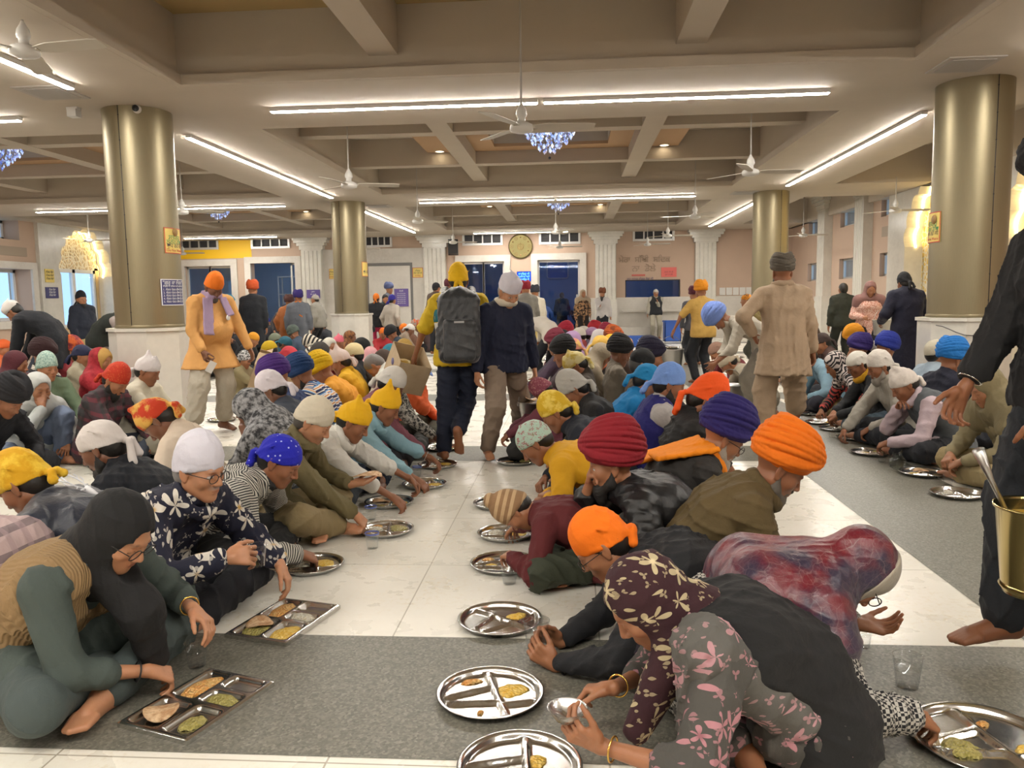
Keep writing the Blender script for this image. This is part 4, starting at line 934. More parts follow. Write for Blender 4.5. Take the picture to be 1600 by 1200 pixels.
def rumal_shape(peak=.05, lean=-.03, seed=0):
    """square kerchief folded and knotted into a stiff pointed cap"""
    h = patka_shape(True, .0, .05); g = Shape(); g.ell((-.016, 0, .036), (.109, .087, .094), k=.01); g.cap((-.03, 0, .10), (-.03 + lean, .0, .13 + peak), .050, .012, k=.03).cap((.05, .02, .08), (.02, .0, .125 + peak * .6), .03, .012, k=.03)
    g.ell((-.035, 0, .01), (.086, .080, .07), k=.02).tor((-.016, 0, .018), Ry(math.radians(-22)), .098, .081, .010, .014, k=.008); g.plane((.06, 0, .024), (.28, 0, -1), k=.006); g.ell((-.118, 0, -.02), (.02, .022, .016), k=.012); return g
def topi_shape(height=.03):
    g = Shape(); g.ell((-.014, 0, .045), (.106, .086, .10 + height), k=.01).box((-.014, 0, .062 + height * .5), (.100, .078, .05 + height * .5), rd=.045, k=.02); g.tor((-.012, 0, .036), Ry(math.radians(-9)), .098, .080, .010, .018, k=.004); g.plane((.06, 0, .030), (.14, 0, -1), k=.004); g.cap((-.10, .0, .14 + height), (.07, .01, .145 + height), .006, k=.02); return g
def cap_shape(visor=True):
    g = patka_shape(False); 
    if visor: g.ell((.115, 0, .028), (.062, .062, .008), Ry(math.radians(16)), k=.008)
    g.ell((-.016, 0, .133), (.010, .010, .006), k=.003); return g
def beanie_shape(pom=True):
    g = patka_shape(False, .03); g.tor((-.018, 0, .014), Ry(math.radians(-24)), .100, .083, .013, .022, k=.006)
    if pom: g.ell((-.03, 0, .172), (.045, .045, .034), k=.012)
    return g
def hood_shape(front=.0, chin=True):
    """scarf over the hair, round the face and down the neck"""
    g = Shape(); g.ell((-.022, 0, .036), (.118, .097, .106), k=.02).ell((-.03, 0, -.04), (.10, .092, .10), k=.04).cap((-.03, 0, -.08), (-.05, 0, -.17), .085, .105, k=.05)
    if chin: g.cap((.045, 0, -.125), (-.02, 0, -.15), .045, .07, k=.03)
    g.ell((.105 + front, 0, -.022), (.085, .064, .098), k=.012, op='s'); return g
# ------------------------------------------------------------------ one person, from a description
SK = dict(light='b98563', mid='9c6a4a', tan='8a5a3d', dark='6d4630', deep='573727', fair='c79573')
people = []
def person(px, py, Y, face, label, head=('turban', '111111'), up='888888', low='222222', group=None, **q):
    if Y is None: Y = atz(px, py, q.pop('zh', .74)).y
    T = aty(px, py, Y); T.z -= {'turban': .045, 'patka': .018, 'rumal': .02, 'topi': .03, 'beanie': .02}.get(head[0], 0.0) * (1 if q.get('eye') is None else 0); sit = q.setdefault('sit', True); fa = math.radians(face); RF = Rz(fa)
    tgt = T.z
    def z_of(v):
        if sit: q['lean'] = v
        else: q['s'] = v; q['hip'] = q.get('hip0', .93) * v
        return skeleton(q)['HC'][2]
    if not q.get('fixed'):
        lo, hi = (-6, 88) if sit else (.72, 1.18)
        for _ in range(22):
            m = (lo + hi) / 2; z = z_of(m)
            if (z > tgt) == sit: lo = m
            else: hi = m
        z_of((lo + hi) / 2)
    J = skeleton(q); ho = RF @ J['HC']; root = np.array([T.x - ho[0], T.y - ho[1], 0.0])
    def loc(v): return RF.T @ (np.asarray(v, float) - root)
    if 'handLw' in q: q['handL'] = loc(q['handLw'])
    for k in ('handL', 'handR', 'footL', 'footR'):
        if k + 'p' in q:
            v = q[k + 'p']; q[k] = loc(atz(*v)) if len(v) == 3 else loc(aty(v[0], v[1], v[3]))
            if k.startswith('hand'): q[k] = q[k] + V3(*q.get(k + 'o', (0, 0, 0)))
    J = skeleton(q)
    if q.get('mouth'): q['hand' + q['mouth']] = J['HC'] + J['RH'] @ V3(.135, -.03 if q['mouth'] == 'R' else .03, -.115) * J['s']; q['hdir' + q['mouth']] = J['RH'] @ V3(-.5, .1 if q['mouth'] == 'R' else -.1, .8)
    elif sit and q.get('handR') is None: q['handR'] = V3(.50, -.08, .10)
    if sit and q.get('handL') is None: q['handL'] = V3(.40, .17, .17)
    J = skeleton(q); s = J['s']
    root_o = empty('person', root); root_o.rotation_euler.z = fa; tag(root_o, label, 'person', group)
    near = Y < 6.2; d = math.hypot(T.x, T.y)
    rg = max(.0085, .0018 * d) * q.get('rk', 1); rb = max(.011, .0020 * d); rf = max(.0036, .00085 * d); rh = max(.0042, .0010 * d); fem = q.get('fem', 0)
    # body: one continuous skin surface from head to feet
    B = Shape(); torso(B, J, -.016, q.get('belly', 0) * .7); legs(B, J, -.020); 
    for nm in 'LR': arm(B, J, nm, -.004 if nm in q.get('bare', '') else -.008, 2.0)
    P3, N1 = J['P'][3], J['N1']; hu = J['RH'] @ V3(0, 0, 1); B.cap(P3 - J['up'][2] * .02, J['HC'] - hu * .05 * s - J['RH'] @ V3(.02, 0, 0), .056 * s, .052 * s, k=.02)
    hs = Shape(); hs += head_shape(q).xf(J['RH'], V3(0, 0, 0))
    for p in hs.p:                                           # scale about the head centre
        a = p[3]
        if p[0] == 'c': B.p.append((p[0], p[1], p[2], (a[0] * s + J['HC'], a[1] * s + J['HC'], a[2] * s, a[3] * s), 0))
        else: B.p.append((p[0], p[1], p[2], (a[0] * s + J['HC'], a[1] * s, a[2]), 0))
    fine = [(J['HC'], .135 * s, rf)]
    for nm, sd in (('L', 1), ('R', -1)):
        a = J[nm]; fwd = unit(a['W'] - a['E']); hd = q.get('hdir' + nm); dv = unit(np.asarray(hd, float)) if hd is not None else unit(fwd + V3(0, 0, -.25 if sit else -.1)); bk = np.asarray(q.get('back' + nm, (.15, sd * .35, .95) if sit else (.1, sd * 1.0, .1)), float)
        hand(B, a['W'], dv, bk, sd, q.get('pose' + nm, 'pinch' if sit else 'relax'), s * (1.0 if not fem else .92)); a['hc'] = a['W'] + dv * .09 * s; a['dv'] = dv; a['bk'] = unit(bk)
        if q.get('hands', True): fine.append((a['W'] + dv * .09 * s, .115 * s, rh))
        foot(B, J, nm, q.get('toes', near))
        if q.get('toes'): fine.append(((a['A'] + a['T']) / 2, .10 * s, rh * 1.4))
    body = to_obj('body', polygonize(B, rb, fine), M_SKIN, root_o, skin_color(SK[q.get('skin', 'mid')], q, J))
    w_amp = q.get('wr', .0105) * (1 if near else .9); seed = px * .013 + py * .007
    # upper garment
    U = Shape(); ud = q.get('ud', .016); torso(U, J, ud, q.get('belly', 0), q.get('bust', .6 if fem else 0))
    P0 = J['P'][0]; sl = q.get('sleeve', 1.86)
    for nm in 'LR': arm(U, J, nm, ud * .7 + q.get('slv', .010), sl if not isinstance(sl, dict) else sl[nm], .0)
    U.cap(P3 + J['up'][2] * .01, P3 + J['up'][2] * .045 + J['fw'][2] * .012, .066 * s + ud * .4, .064 * s + ud * .2, k=.018, along=(.5, .2))
    if q.get('hem'):                                         # skirt of a kurta or long coat
        z1 = q['hem'] * s; hw = q.get('hemw', .17) * s
        for sd in (1, -1):
            if sit: U.cap(P0 + V3(.0, sd * .09, .02), V3(.20, sd * .20, .13) * s, .125 * s, .10 * s, k=.04)
            else: U.cap(P0 + J['lf'] * sd * .085 * s, V3(P0[0] * .6 + .005, sd * .10 * s, z1), .125 * s, hw * .8, k=.03, along=-.2); U.cap(P0, V3(P0[0] * .6, 0, z1), .12 * s, hw * .78, k=.03, along=-.2)
        if not sit: U.plane((0, 0, z1 + .01), (.0, 0, -1))
    else:
        for sd in (1, -1): U.cap(P0 + J['lf'] * sd * .082 * s, P0 + J['lf'] * sd * .082 * s + (V3(.0, 0, -.02) if sit else V3(0, 0, -.05)), .122 * s + ud, .126 * s + ud, k=.03)
        if not sit: U.plane(P0 + V3(0, 0, -.10), (0, 0, -1))
    if sit:
        for sd in (1, -1): U.cap(P0 + V3(.0, sd * .085, .01), V3(.13, sd * .10, .125) * s, .118 * s + ud * .5, .095 * s, k=.04, along=(-.05, .1))
        U.plane((0, 0, .012), (0, 0, -1))
    uv = polygonize(U, rg, disp=wrinkle(w_amp, seed)); matu = cloth(up); to_obj(q.get('upname', 'shirt'), uv, matu, root_o, along=U if not isinstance(up, str) else None)
    # lower garment
    Lw = Shape(); legs(Lw, J, q.get('ld', .014), q.get('lto', 1.90), q.get('loose', .016))
    if sit: Lw.plane((0, 0, .008), (0, 0, -1))
    lv = polygonize(Lw, rg, disp=wrinkle(w_amp * 1.15, seed + 3, .85)); to_obj(q.get('lowname', 'trousers'), lv, cloth(low), root_o, along=Lw if not isinstance(low, str) else None)
    def worn(name, sh, spec, res, amp=.0, hf=True, sc=1.6, extra=()):
        z = sh
        if hf:
            z = Shape()
            for p in sh.xf(J['RH'], V3(0, 0, 0)).p:
                a = p[3]
                if p[0] == 'c': z.p.append((p[0], p[1], p[2], (a[0] * s + J['HC'], a[1] * s + J['HC'], a[2] * s, a[3] * s), 0))
                elif p[0] == 't': z.p.append((p[0], p[1], p[2], (a[0] * s + J['HC'], a[1], *[x * s for x in a[2:]]), 0))
                elif p[0] == 'b': z.p.append((p[0], p[1], p[2], (a[0] * s + J['HC'], a[1] * s, a[2], a[3] * s), 0))
                elif p[0] == 'e': z.p.append((p[0], p[1], p[2], (a[0] * s + J['HC'], a[1] * s, a[2]), 0))
                else: z.p.append((p[0], p[1], p[2], (a[0] * s + J['HC'], a[1]), 0))
        for e in extra: z.cap(*e)
        v = polygonize(z, res, disp=wrinkle(amp, seed + 1, sc) if amp else None)
        return to_obj(name, v, spec if not isinstance(spec, (str, tuple)) else cloth(spec), root_o, along=((lambda vv: (vv - J['HC']) @ J['RH'][:, 2] + .5) if hf else z) if isinstance(spec, tuple) else None)
    def tails(L, x=-.125, zz=-.035):                         # knot ends hang straight down whatever the tilt of the head
        k0 = J['HC'] + J['RH'] @ V3(x, 0, zz) * s; bk_ = -J['fw'][2]; out = []
        for sd, f_ in ((1, 1.0), (-1, .75)):
            m_ = k0 + bk_ * .022 + J['lf'] * sd * .018 + V3(0, 0, -.012); e_ = m_ + V3(0, 0, -(L * .8 + .03) * f_) + bk_ * (.028 + .03 * L) + J['lf'] * sd * .016; out += [(k0, m_, .013, .016, .008), (m_, e_, .016, .022, .01)]
        return out
    rw_ = max(.0048, .0012 * d); kind, hc = head[0], head[1]; ho_ = head[2] if len(head) > 2 else {}
    if kind == 'turban': worn('turban', turban_shape(ho_.get('big', 1.0), ho_.get('slope', 14), int(px)), hc, rw_ * .9, .0012, sc=3)
    elif kind == 'patka': worn('headcloth', patka_shape(ho_.get('knot', True), ho_.get('h', 0), ho_.get('tail', .06)), hc, rw_, .0030, extra=tails(ho_.get('tail', .06)) if ho_.get('knot', True) else ())
    elif kind == 'rumal': worn('kerchief', rumal_shape(ho_.get('peak', .05), ho_.get('lean', -.03)), hc, rw_, .0028, extra=tails(.05, -.118, -.02))
    elif kind == 'topi': worn('cap', topi_shape(ho_.get('h', .02)), hc, rw_, .0022)
    elif kind == 'cap': worn('cap', cap_shape(ho_.get('visor', True)), hc, rw_, .0016)
    elif kind == 'beanie': worn('beanie', beanie_shape(ho_.get('pom', True)), hc, rw_, .0010)
    elif kind == 'hood':
        h = hood_shape(ho_.get('front', 0), ho_.get('chin', True)); z = Shape()
        for p in h.xf(J['RH'], V3(0, 0, 0)).p:
            a = p[3]; z.p.append((p[0], p[1], p[2], (a[0] * s + J['HC'], a[1] * s + J['HC'], a[2] * s, a[3] * s), 0) if p[0] == 'c' else (p[0], p[1], p[2], (a[0] * s + J['HC'], a[1] * s, a[2]), 0))
        cut = [p for p in z.p if p[1] == 's']; z.p = [p for p in z.p if p[1] != 's']; e = ho_.get('over', .026)
        for sd, nm in ((1, 'L'), (-1, 'R')):
            if ho_.get('cape', True): z.cap(P3, J[nm]['S'] - J['up'][2] * .01, .075 * s + e, .060 * s + e, k=.04); z.cap(J[nm]['S'], J[nm]['S'] + (J[nm]['E'] - J[nm]['S']) * .3, .062 * s + e, .054 * s + e, k=.03)
            if ho_.get('back', 0): z.cap(P3 + J['lf'] * sd * .06 - J['fw'][2] * .02, J['P'][2] + J['lf'] * sd * .08 - J['fw'][1] * .02, .07 * s + e, (.085 + ho_['back'] * .02) * s + e, k=.05)
        for a, b, r1, r2 in ho_.get('falls', ()): z.cap(J['HC'] + V3(*a) if ho_.get('abs', 0) else J['P'][3] + V3(*a), J['P'][3] + V3(*b), r1, r2, k=.04)
        if ho_.get('border'):
            eb = hood_shape(ho_.get('front', 0), ho_.get('chin', True))
            for i, p in enumerate(eb.p):
                a = p[3]; gr = .005 if p[1] == 'u' else -.004; eb.p[i] = (p[0], p[1], p[2], (a[0], a[1], a[2] + gr, a[3] + gr) if p[0] == 'c' else (a[0], a[1] + gr, a[2]), 0)
            eb.plane((.030, 0, 0), (-1, 0, -.25)); worn('scarf_border', eb, ho_['border'], rw_)
        z.p += cut; worn('headscarf', z, hc, rw_ * 1.1, .0038, hf=False, sc=1.1)
    if kind in ('patka', 'rumal', 'topi', 'cap', 'none', 'beanie') or q.get('hair'):
        if q.get('hair', True): worn('hair', hair_shape(), M('hair', srgb(q.get('haircol', '17130f')), .5), rw_ * 1.1, .002, sc=6)
    bc = q.get('beard')
    if bc: worn('beard', beard_shape(q.get('bl', 1.0)), M('beard', srgb(bc), .7), max(.0045, rw_ * .85), .0022, sc=7, extra=[(J['HC'] + J['RH'] @ V3(.07, 0, -.12) * s, J['HC'] + J['RH'] @ V3(.06, 0, -.13) * s + V3(0, 0, -.14 * (q.get('bl', 1) - 1)), .045, .022, .03)] if q.get('bl', 1) > 1.9 else ())
    if q.get('glasses') and d < 9:
        b = MB(); RH, HC = J['RH'], J['HC']; Pg = lambda x, y, z: HC + RH @ V3(x, y, z) * s
        for sd in (1, -1):
            b.tube([Pg(.103, sd * .034 + .026 * math.cos(a), .0 + .019 * math.sin(a)) for a in [2 * math.pi * k / 20 for k in range(20)]], .0019, 6, closed=True)
            b.tube([Pg(.100, sd * .060, .005), Pg(.06, sd * .075, .006), Pg(.0, sd * .085, .004)], .0018, 6)
        b.tube([Pg(.104, .010, .004), Pg(.107, 0, .007), Pg(.104, -.010, .004)], .0018, 6); b.build('glasses', M('spectacle_frame', srgb(q.get('gcol', '1a1414')), .3), root_o)
    def bangle(nm, name, mat, back=.035, r=.034, th=.0032):
        a = J[nm]; u = unit(a['E'] - a['W']); t1 = unit(np.cross(u, V3(0, 0, 1))); t2 = np.cross(u, t1); c = a['W'] + u * back; b = MB(); b.tube([c + (t1 * math.cos(k * math.pi / 10) + t2 * math.sin(k * math.pi / 10)) * r * s for k in range(20)], th, 6, closed=True); return b.build(name, mat, root_o)
    for nm, nme, m in q.get('bangles', ()): bangle(nm, nme, {'steel': M('steel_bangle', (.7, .7, .7), .2, 1.0), 'gold': M('gold_bangle', (.85, .55, .14), .25, 1.0), 'dark': M_BLACK}[m], r=.038 if m == 'steel' else .032, th=.0042 if nme == 'watch_strap' else .003)
    if q.get('vest'):
        v = Shape(); torso(v, J, ud + .020, q.get('belly', 0), q.get('bust', .6 if fem else 0), top=False)
        for sd, nm in ((1, 'L'), (-1, 'R')): v.cap(P3 - J['up'][2] * .01 + J['lf'] * sd * .03, P3 + (J[nm]['S'] - P3) * .62, .052 * s + ud + .014, .055 * s + ud + .012, k=.03)
        for sd in (1, -1): v.cap(P0 + J['lf'] * sd * .082 * s, P0 + J['lf'] * sd * .082 * s + V3(0, 0, -.03), .131 * s + ud, .136 * s + ud, k=.03)
        if q.get('vopen', False): v.cap(P3 + J['fw'][2] * .10 + J['up'][2] * .02, J['P'][1] + J['fw'][0] * .16, .06, .035, k=.01, op='s')
        else: v.cap(P3 + J['fw'][2] * .09 + J['up'][2] * .05, J['P'][2] + J['fw'][1] * .17 + J['up'][1] * .08, .055, .012, k=.01, op='s')
        v.plane((0, 0, .014) if sit else P0 + V3(0, 0, -.11), (0, 0, -1)); vv = polygonize(v, rg, disp=wrinkle(w_amp * .7, seed + 5)); to_obj(q.get('vname', 'vest'), vv, cloth(q['vest']), root_o, along=v if not isinstance(q['vest'], str) else None)
    if q.get('scarf'):                                       # cloth round the neck with hanging ends
        z = Shape(); c = P3 + J['up'][2] * .045 + J['fw'][2] * .02
        z.tor(c, np.stack([J['fw'][2], J['lf'], J['up'][2]], 1), .082 * s, .080 * s, .026, .034, k=.02)
        for a, b, r1, r2 in q.get('falls', ()):
            A_, B_2 = P3 + J['lf'] * a[1] + J['fw'][2] * a[0] + J['up'][2] * a[2], J['P'][2] + J['lf'] * b[1] + J['fw'][1] * b[0] + J['up'][1] * b[2]; ax_ = unit(B_2 - A_); sdv = J['lf'] - ax_ * (J['lf'] @ ax_); sdv = unit(sdv); nv = np.cross(ax_, sdv)
            z.box((A_ + B_2) / 2, (np.linalg.norm(B_2 - A_) / 2 + .03, (r1 + r2) / 2, .014), np.stack([ax_, sdv, nv], 1), .013, k=.02)
        worn(q.get('scname', 'scarf'), z, q['scarf'], rw_ * 1.1, .004, hf=False)
    people.append((root_o, J, RF, root)); root_o['category'] = 'person'
    return root_o, J, (lambda v: RF @ np.asarray(v, float) + root)
# ------------------------------------------------------------------ the people, nearest rows first
T_, P_, R_, H_, C_, B_ = 'turban', 'patka', 'rumal', 'hood', 'cap', 'beanie'
NV, BK, WH = '141826', '141417', 'd6d2ca'
# ---- row left of the aisle, facing it
woman_black = person(188, 832, 2.45, -10, 'woman in black headscarf, beige knitted waistcoat and grey kurta at the steel tray', (H_, '0c0c0e', {'over': .012, 'cape': False, 'falls': (((.03, .0, -.01), (.16, .02, -.18), .085, .07), ((.16, .02, -.18), (.165, .06, -.36), .07, .05), ((-.03, .03, .02), (-.02, .05, -.08), .10, .09))}), '414b47', '434d4c', fem=1, skin='light', lip='8a3436', glasses=True, nod=38, lids=.85, sleeve={'L': 1.62, 'R': 1.45}, vest=('knit', '8f7450'), vopen=True, handRp=(232, 1048, .11), handLp=(300, 950, 0, 2.62), poseR='pinch', poseL='relax', bangles=(('L', 'bangle', 'gold'), ('R', 'bangle', 'dark')), toes=True, upname='kurta', hem=.1, hdirL=(.8, -.1, -.5), vname='waistcoat')
man_floral = person(312, 728, 3.12, -16, 'man with glasses, white head cloth and navy shirt with white flowers holding a cup', (P_, 'd5d2dc', {'h': .035, 'knot': False}), ('floral', '12142a', 'd9d2c6', 'b9924a', 10), '101118', skin='light', glasses=True, mst='8a8684', nod=14, lids=.35, handRp=(352, 872, 0, 2.92), handLp=(436, 880, 0, 3.28), poseR='hold', poseL='relax', backR=(-.2, -.9, .3), haircol='8a8684', toes=True, hdirL=(.5, 0, -.8), ud=.022, scarf=('floral', '12142a', 'd9d2c6', 'b9924a', 10), scname='collar')
man_blazer = person(438, 715, 3.78, -2, 'man in dotted blue bandana and thin striped blazer bending to his plate', (P_, ('dots', '181ca6', 'aeb6e6', 34), {'tail': .1}), ('stripe', 'bdb9ae', '232325', .0125, .45), '1b1b1c', skin='tan', nod=34, handRp=(470, 866, 0, 3.72), handLp=(455, 850, 0, 3.98), ud=.022)
man_olive = person(490, 655, 4.35, -2, 'man in beige head cloth and olive shirt holding a roti in his palm', (P_, 'cdc3ad', {'h': .02, 'knot': False}), '655b3c', '80704f', skin='light', mst='6a625a', nod=34, stubble=.25, haircol='4a4642', handRp=(556, 805, 0, 4.32), handLp=(548, 757, 0, 4.62), poseL='flat', backL=(0, .2, -1), legR='wide', hdirL=(.9, .1, .15), toes=True, scarf='655b3c', scname='collar')
man_white = person(553, 655, 4.95, 0, 'young man in yellow tied kerchief and white rolled-sleeve shirt', (R_, 'e2ae10', {'peak': .035}), 'd2cfc7', '31373e', skin='tan', nod=34, sleeve=1.4, scarf='d2cfc7', scname='collar', handRp=(618, 780, .09), handLp=(640, 748, 0, 5.2))
man_sky = person(602, 632, 5.55, 0, 'young man in yellow peaked kerchief and pale blue shirt', (R_, 'e2ae10', {'peak': .06}), '84a8b4', '1c2638', skin='tan', nod=30, sleeve=1.6, scarf='84a8b4', scname='collar', handRp=(652, 750, .09), handLp=(672, 715, 0, 5.9), bangles=(('L', 'bracelet', 'steel'),))
person(612, 598, 6.15, 0, 'man in pleated white head cloth and mauve sleeves, aisle row', (P_, 'cfcac2', {'h': .02}), '7d4a56', '2a2a30', skin='dark', handR=(.55, -.1, .14))
person(630, 585, 6.75, 0, 'man in shiny gold cap and black-and-white mottled shirt', (C_, ('shiny', 'ad8a2c')), ('mottle', 'c8c4b8', '2e2e2e', 42, .07), '3a3a38', skin='dark', handR=(.55, -.1, .14))
person(652, 574, 7.4, -5, 'person in pale blue cap and coral jacket behind the carton', (C_, '6d88c4'), 'd8602f', '3a3a2c', skin='dark', mouth='R', glasses=True)
person(612, 556, 9.3, 0, 'woman bending under a teal shawl in the aisle row', (H_, '1c6a7c', {'back': 1, 'over': .05}), '1c6a7c', '1a2030', fem=1, skin='tan')
person(632, 545, 10.2, 0, 'person in a flat tan hat near the carton', (C_, '8f7236', {'visor': False}), '3c3430', '222222', skin='dark')
person(600, 566, 8.7, 10, 'woman in dark brown shawl beside the teal shawl', (H_, '3a2c24', {'back': 1}), '33281f', '222222', fem=1, skin='tan')
# ---- back to back with them, facing left
man_deer = person(38, 752, 3.08, 183, 'man in yellow scarf and navy jacket with a white stag head on its back', (P_, ('mottle', 'cf9c0e', 'e6bf3a', 9, .06), {'h': .03, 'tail': .03}), ('satin', '1b2232'), '15171c', skin='tan', ud=.03, nod=40)
person(158, 694, 3.6, 186, 'man in knotted white bandana and dark navy top, back to the aisle row', (P_, 'd3cbc6', {'tail': .12}), '14171f', '15161a', skin='dark', nod=30, beard='1a1614')
person(248, 652, 4.35, 190, 'person bowed under orange cloth with gold border, cream shirt', (R_, ('mottle', 'b8330f', 'd2a24a', 8, .05), {'peak': .04, 'lean': .05}), 'd3c2ae', '6a6a70', skin='dark', nod=60)
person(392, 642, 4.95, 178, 'person in grey mottled hood and matching shawl facing left', (H_, ('mottle', '2a2a2c', '9c9c9e', 28, .1), {'back': 1, 'over': .04}), ('mottle', '2a2a2c', '8c8c8e', 28, .1), '3a3a3c', skin='dark', mouth='L')
person(424, 606, 5.6, 184, 'man in white tied cap and slate jacket facing left', (P_, 'd8cfd4', {'h': .02}), '3d434f', '25272c', skin='dark')
person(432, 586, 6.15, 182, 'man in purple turban behind the white tied cap', (T_, '42216e'), '2b3a60', '22242a', skin='tan')
man_polo = person(472, 580, 6.75, 178, 'man in dark blue turban and broadly striped polo shirt', (T_, '10335f'), ('multi', .085, 'd8d4cc', '1f2a55', '1f2a55', 'd8d4cc', 'cf8a45', 'd8d4cc', '5a86b8', '1f2a55'), '22262e', skin='tan', beard='14110f', sleeve=.8)
person(503, 575, 7.3, 182, 'man in yellow turban and orange shirt beside the striped polo', (T_, 'd6ad08'), 'd8962a', '2a2a2a', skin='tan')
person(531, 563, 7.85, 184, 'boy in pinkish beige kerchief and mustard shirt', (R_, 'c2b0a8'), 'c99a0e', '2a2a2a', skin='tan')
person(552, 546, 8.5, 183, 'man in beige cap and black jacket facing left', (C_, 'c3b288'), '141419', '2a2a2a', skin='tan')
person(586, 572, 8.0, 182, 'grey haired man in white shirt bowed low', ('none', ''), 'c9c9c0', '4a4a48', skin='mid', haircol='6a6662', nod=70)
# ---- across the left lane
man_plaid = person(181, 592, 6.35, -8, 'bearded man in red dotted bandana and dark plaid shirt', (P_, ('dots', 'b02e14', 'd8873a', 70), {'h': .035}), ('check', '3c2a30', '5f2a33', '25302e', .10), '2b3340', skin='mid', beard='171412', nod=40, handR=(.5, -.2, .12))
person(231, 577, 6.8, 0, 'man in white pointed kerchief and cream shirt by the column base', (R_, 'cbc4c2', {'peak': .05}), 'c9c2ae', '8a8474', skin='tan', nod=24)
person(60, 608, 6.2, -28, 'woman in white shawl eating, one knee drawn up', (H_, 'b4b6b2', {'front': -.02, 'back': 1}), 'b2b6b4', '65728a', fem=1, skin='mid', mouth='R', legL='up', nod=14)
person(12, 616, 5.5, -6, 'man in black turban and navy coat at the left edge', (T_, '101016'), '12131a', '15161c', skin='tan')
person(26, 566, 7.6, 8, 'person in plum hood at the left edge, back row', (H_, '4a1a24', {'back': 1}), '3f1820', '222222', skin='tan')
person(74, 572, 7.3, -25, 'child in pale green knitted cap and green jacket', (B_, ('mottle', '7c988f', 'a8bcb0', 60, .06), {'pom': False}), '687a62', '3a3a3a', skin='mid', nod=10)
person(66, 546, 8.6, 12, 'man in dark maroon turban and black-white checked jacket', (T_, '2c1216', {'big': 1.1}), ('check', '17161c', 'c4bcae', '5c5a62', .07), '222222', skin='tan')
person(158, 552, 7.9, -6, 'woman in red and gold veil in front of the column', (H_, ('mottle', '86121f', 'a62a34', 12, .1), {'back': 1, 'border': 'b08a4a', 'falls': (((.03, .1, -.05), (.1, .12, -.3), .08, .1),)}), '8e1726', '6a1018', fem=1, skin='mid', nod=12)
person(82, 526, 9.9, 8, 'man in black turban in front of the onyx doorway', (T_, '0e0e11'), '131317', '222222', skin='mid', nod=8)
person(110, 531, 9.6, 20, 'person in orange and maroon patterned turban', (T_, ('mottle', 'c25a26', '7a2a34', 12, .06)), '7e2830', '222222', skin='mid')
person(129, 549, 8.8, 10, 'person in navy head cloth and fawn wrap, left crowd', (P_, '262b48'), 'aaa28c', '444444', skin='mid')
person(74, 514, 12.0, 150, 'child in white knitted cap by the left wall', (B_, 'c4c0bc', {'pom': False}), '3a4050', '222222', skin='mid')
person(106, 517, 11.6, 20, 'person in black cap and pale jacket by the left wall', (C_, '14151b', {'visor': False}), 'a9b1c0', '222222', skin='mid')
person(6, 532, 10.5, 0, 'person in orange cloth at the far left edge', (P_, 'c2541f'), 'b85a30', '222222', skin='mid')
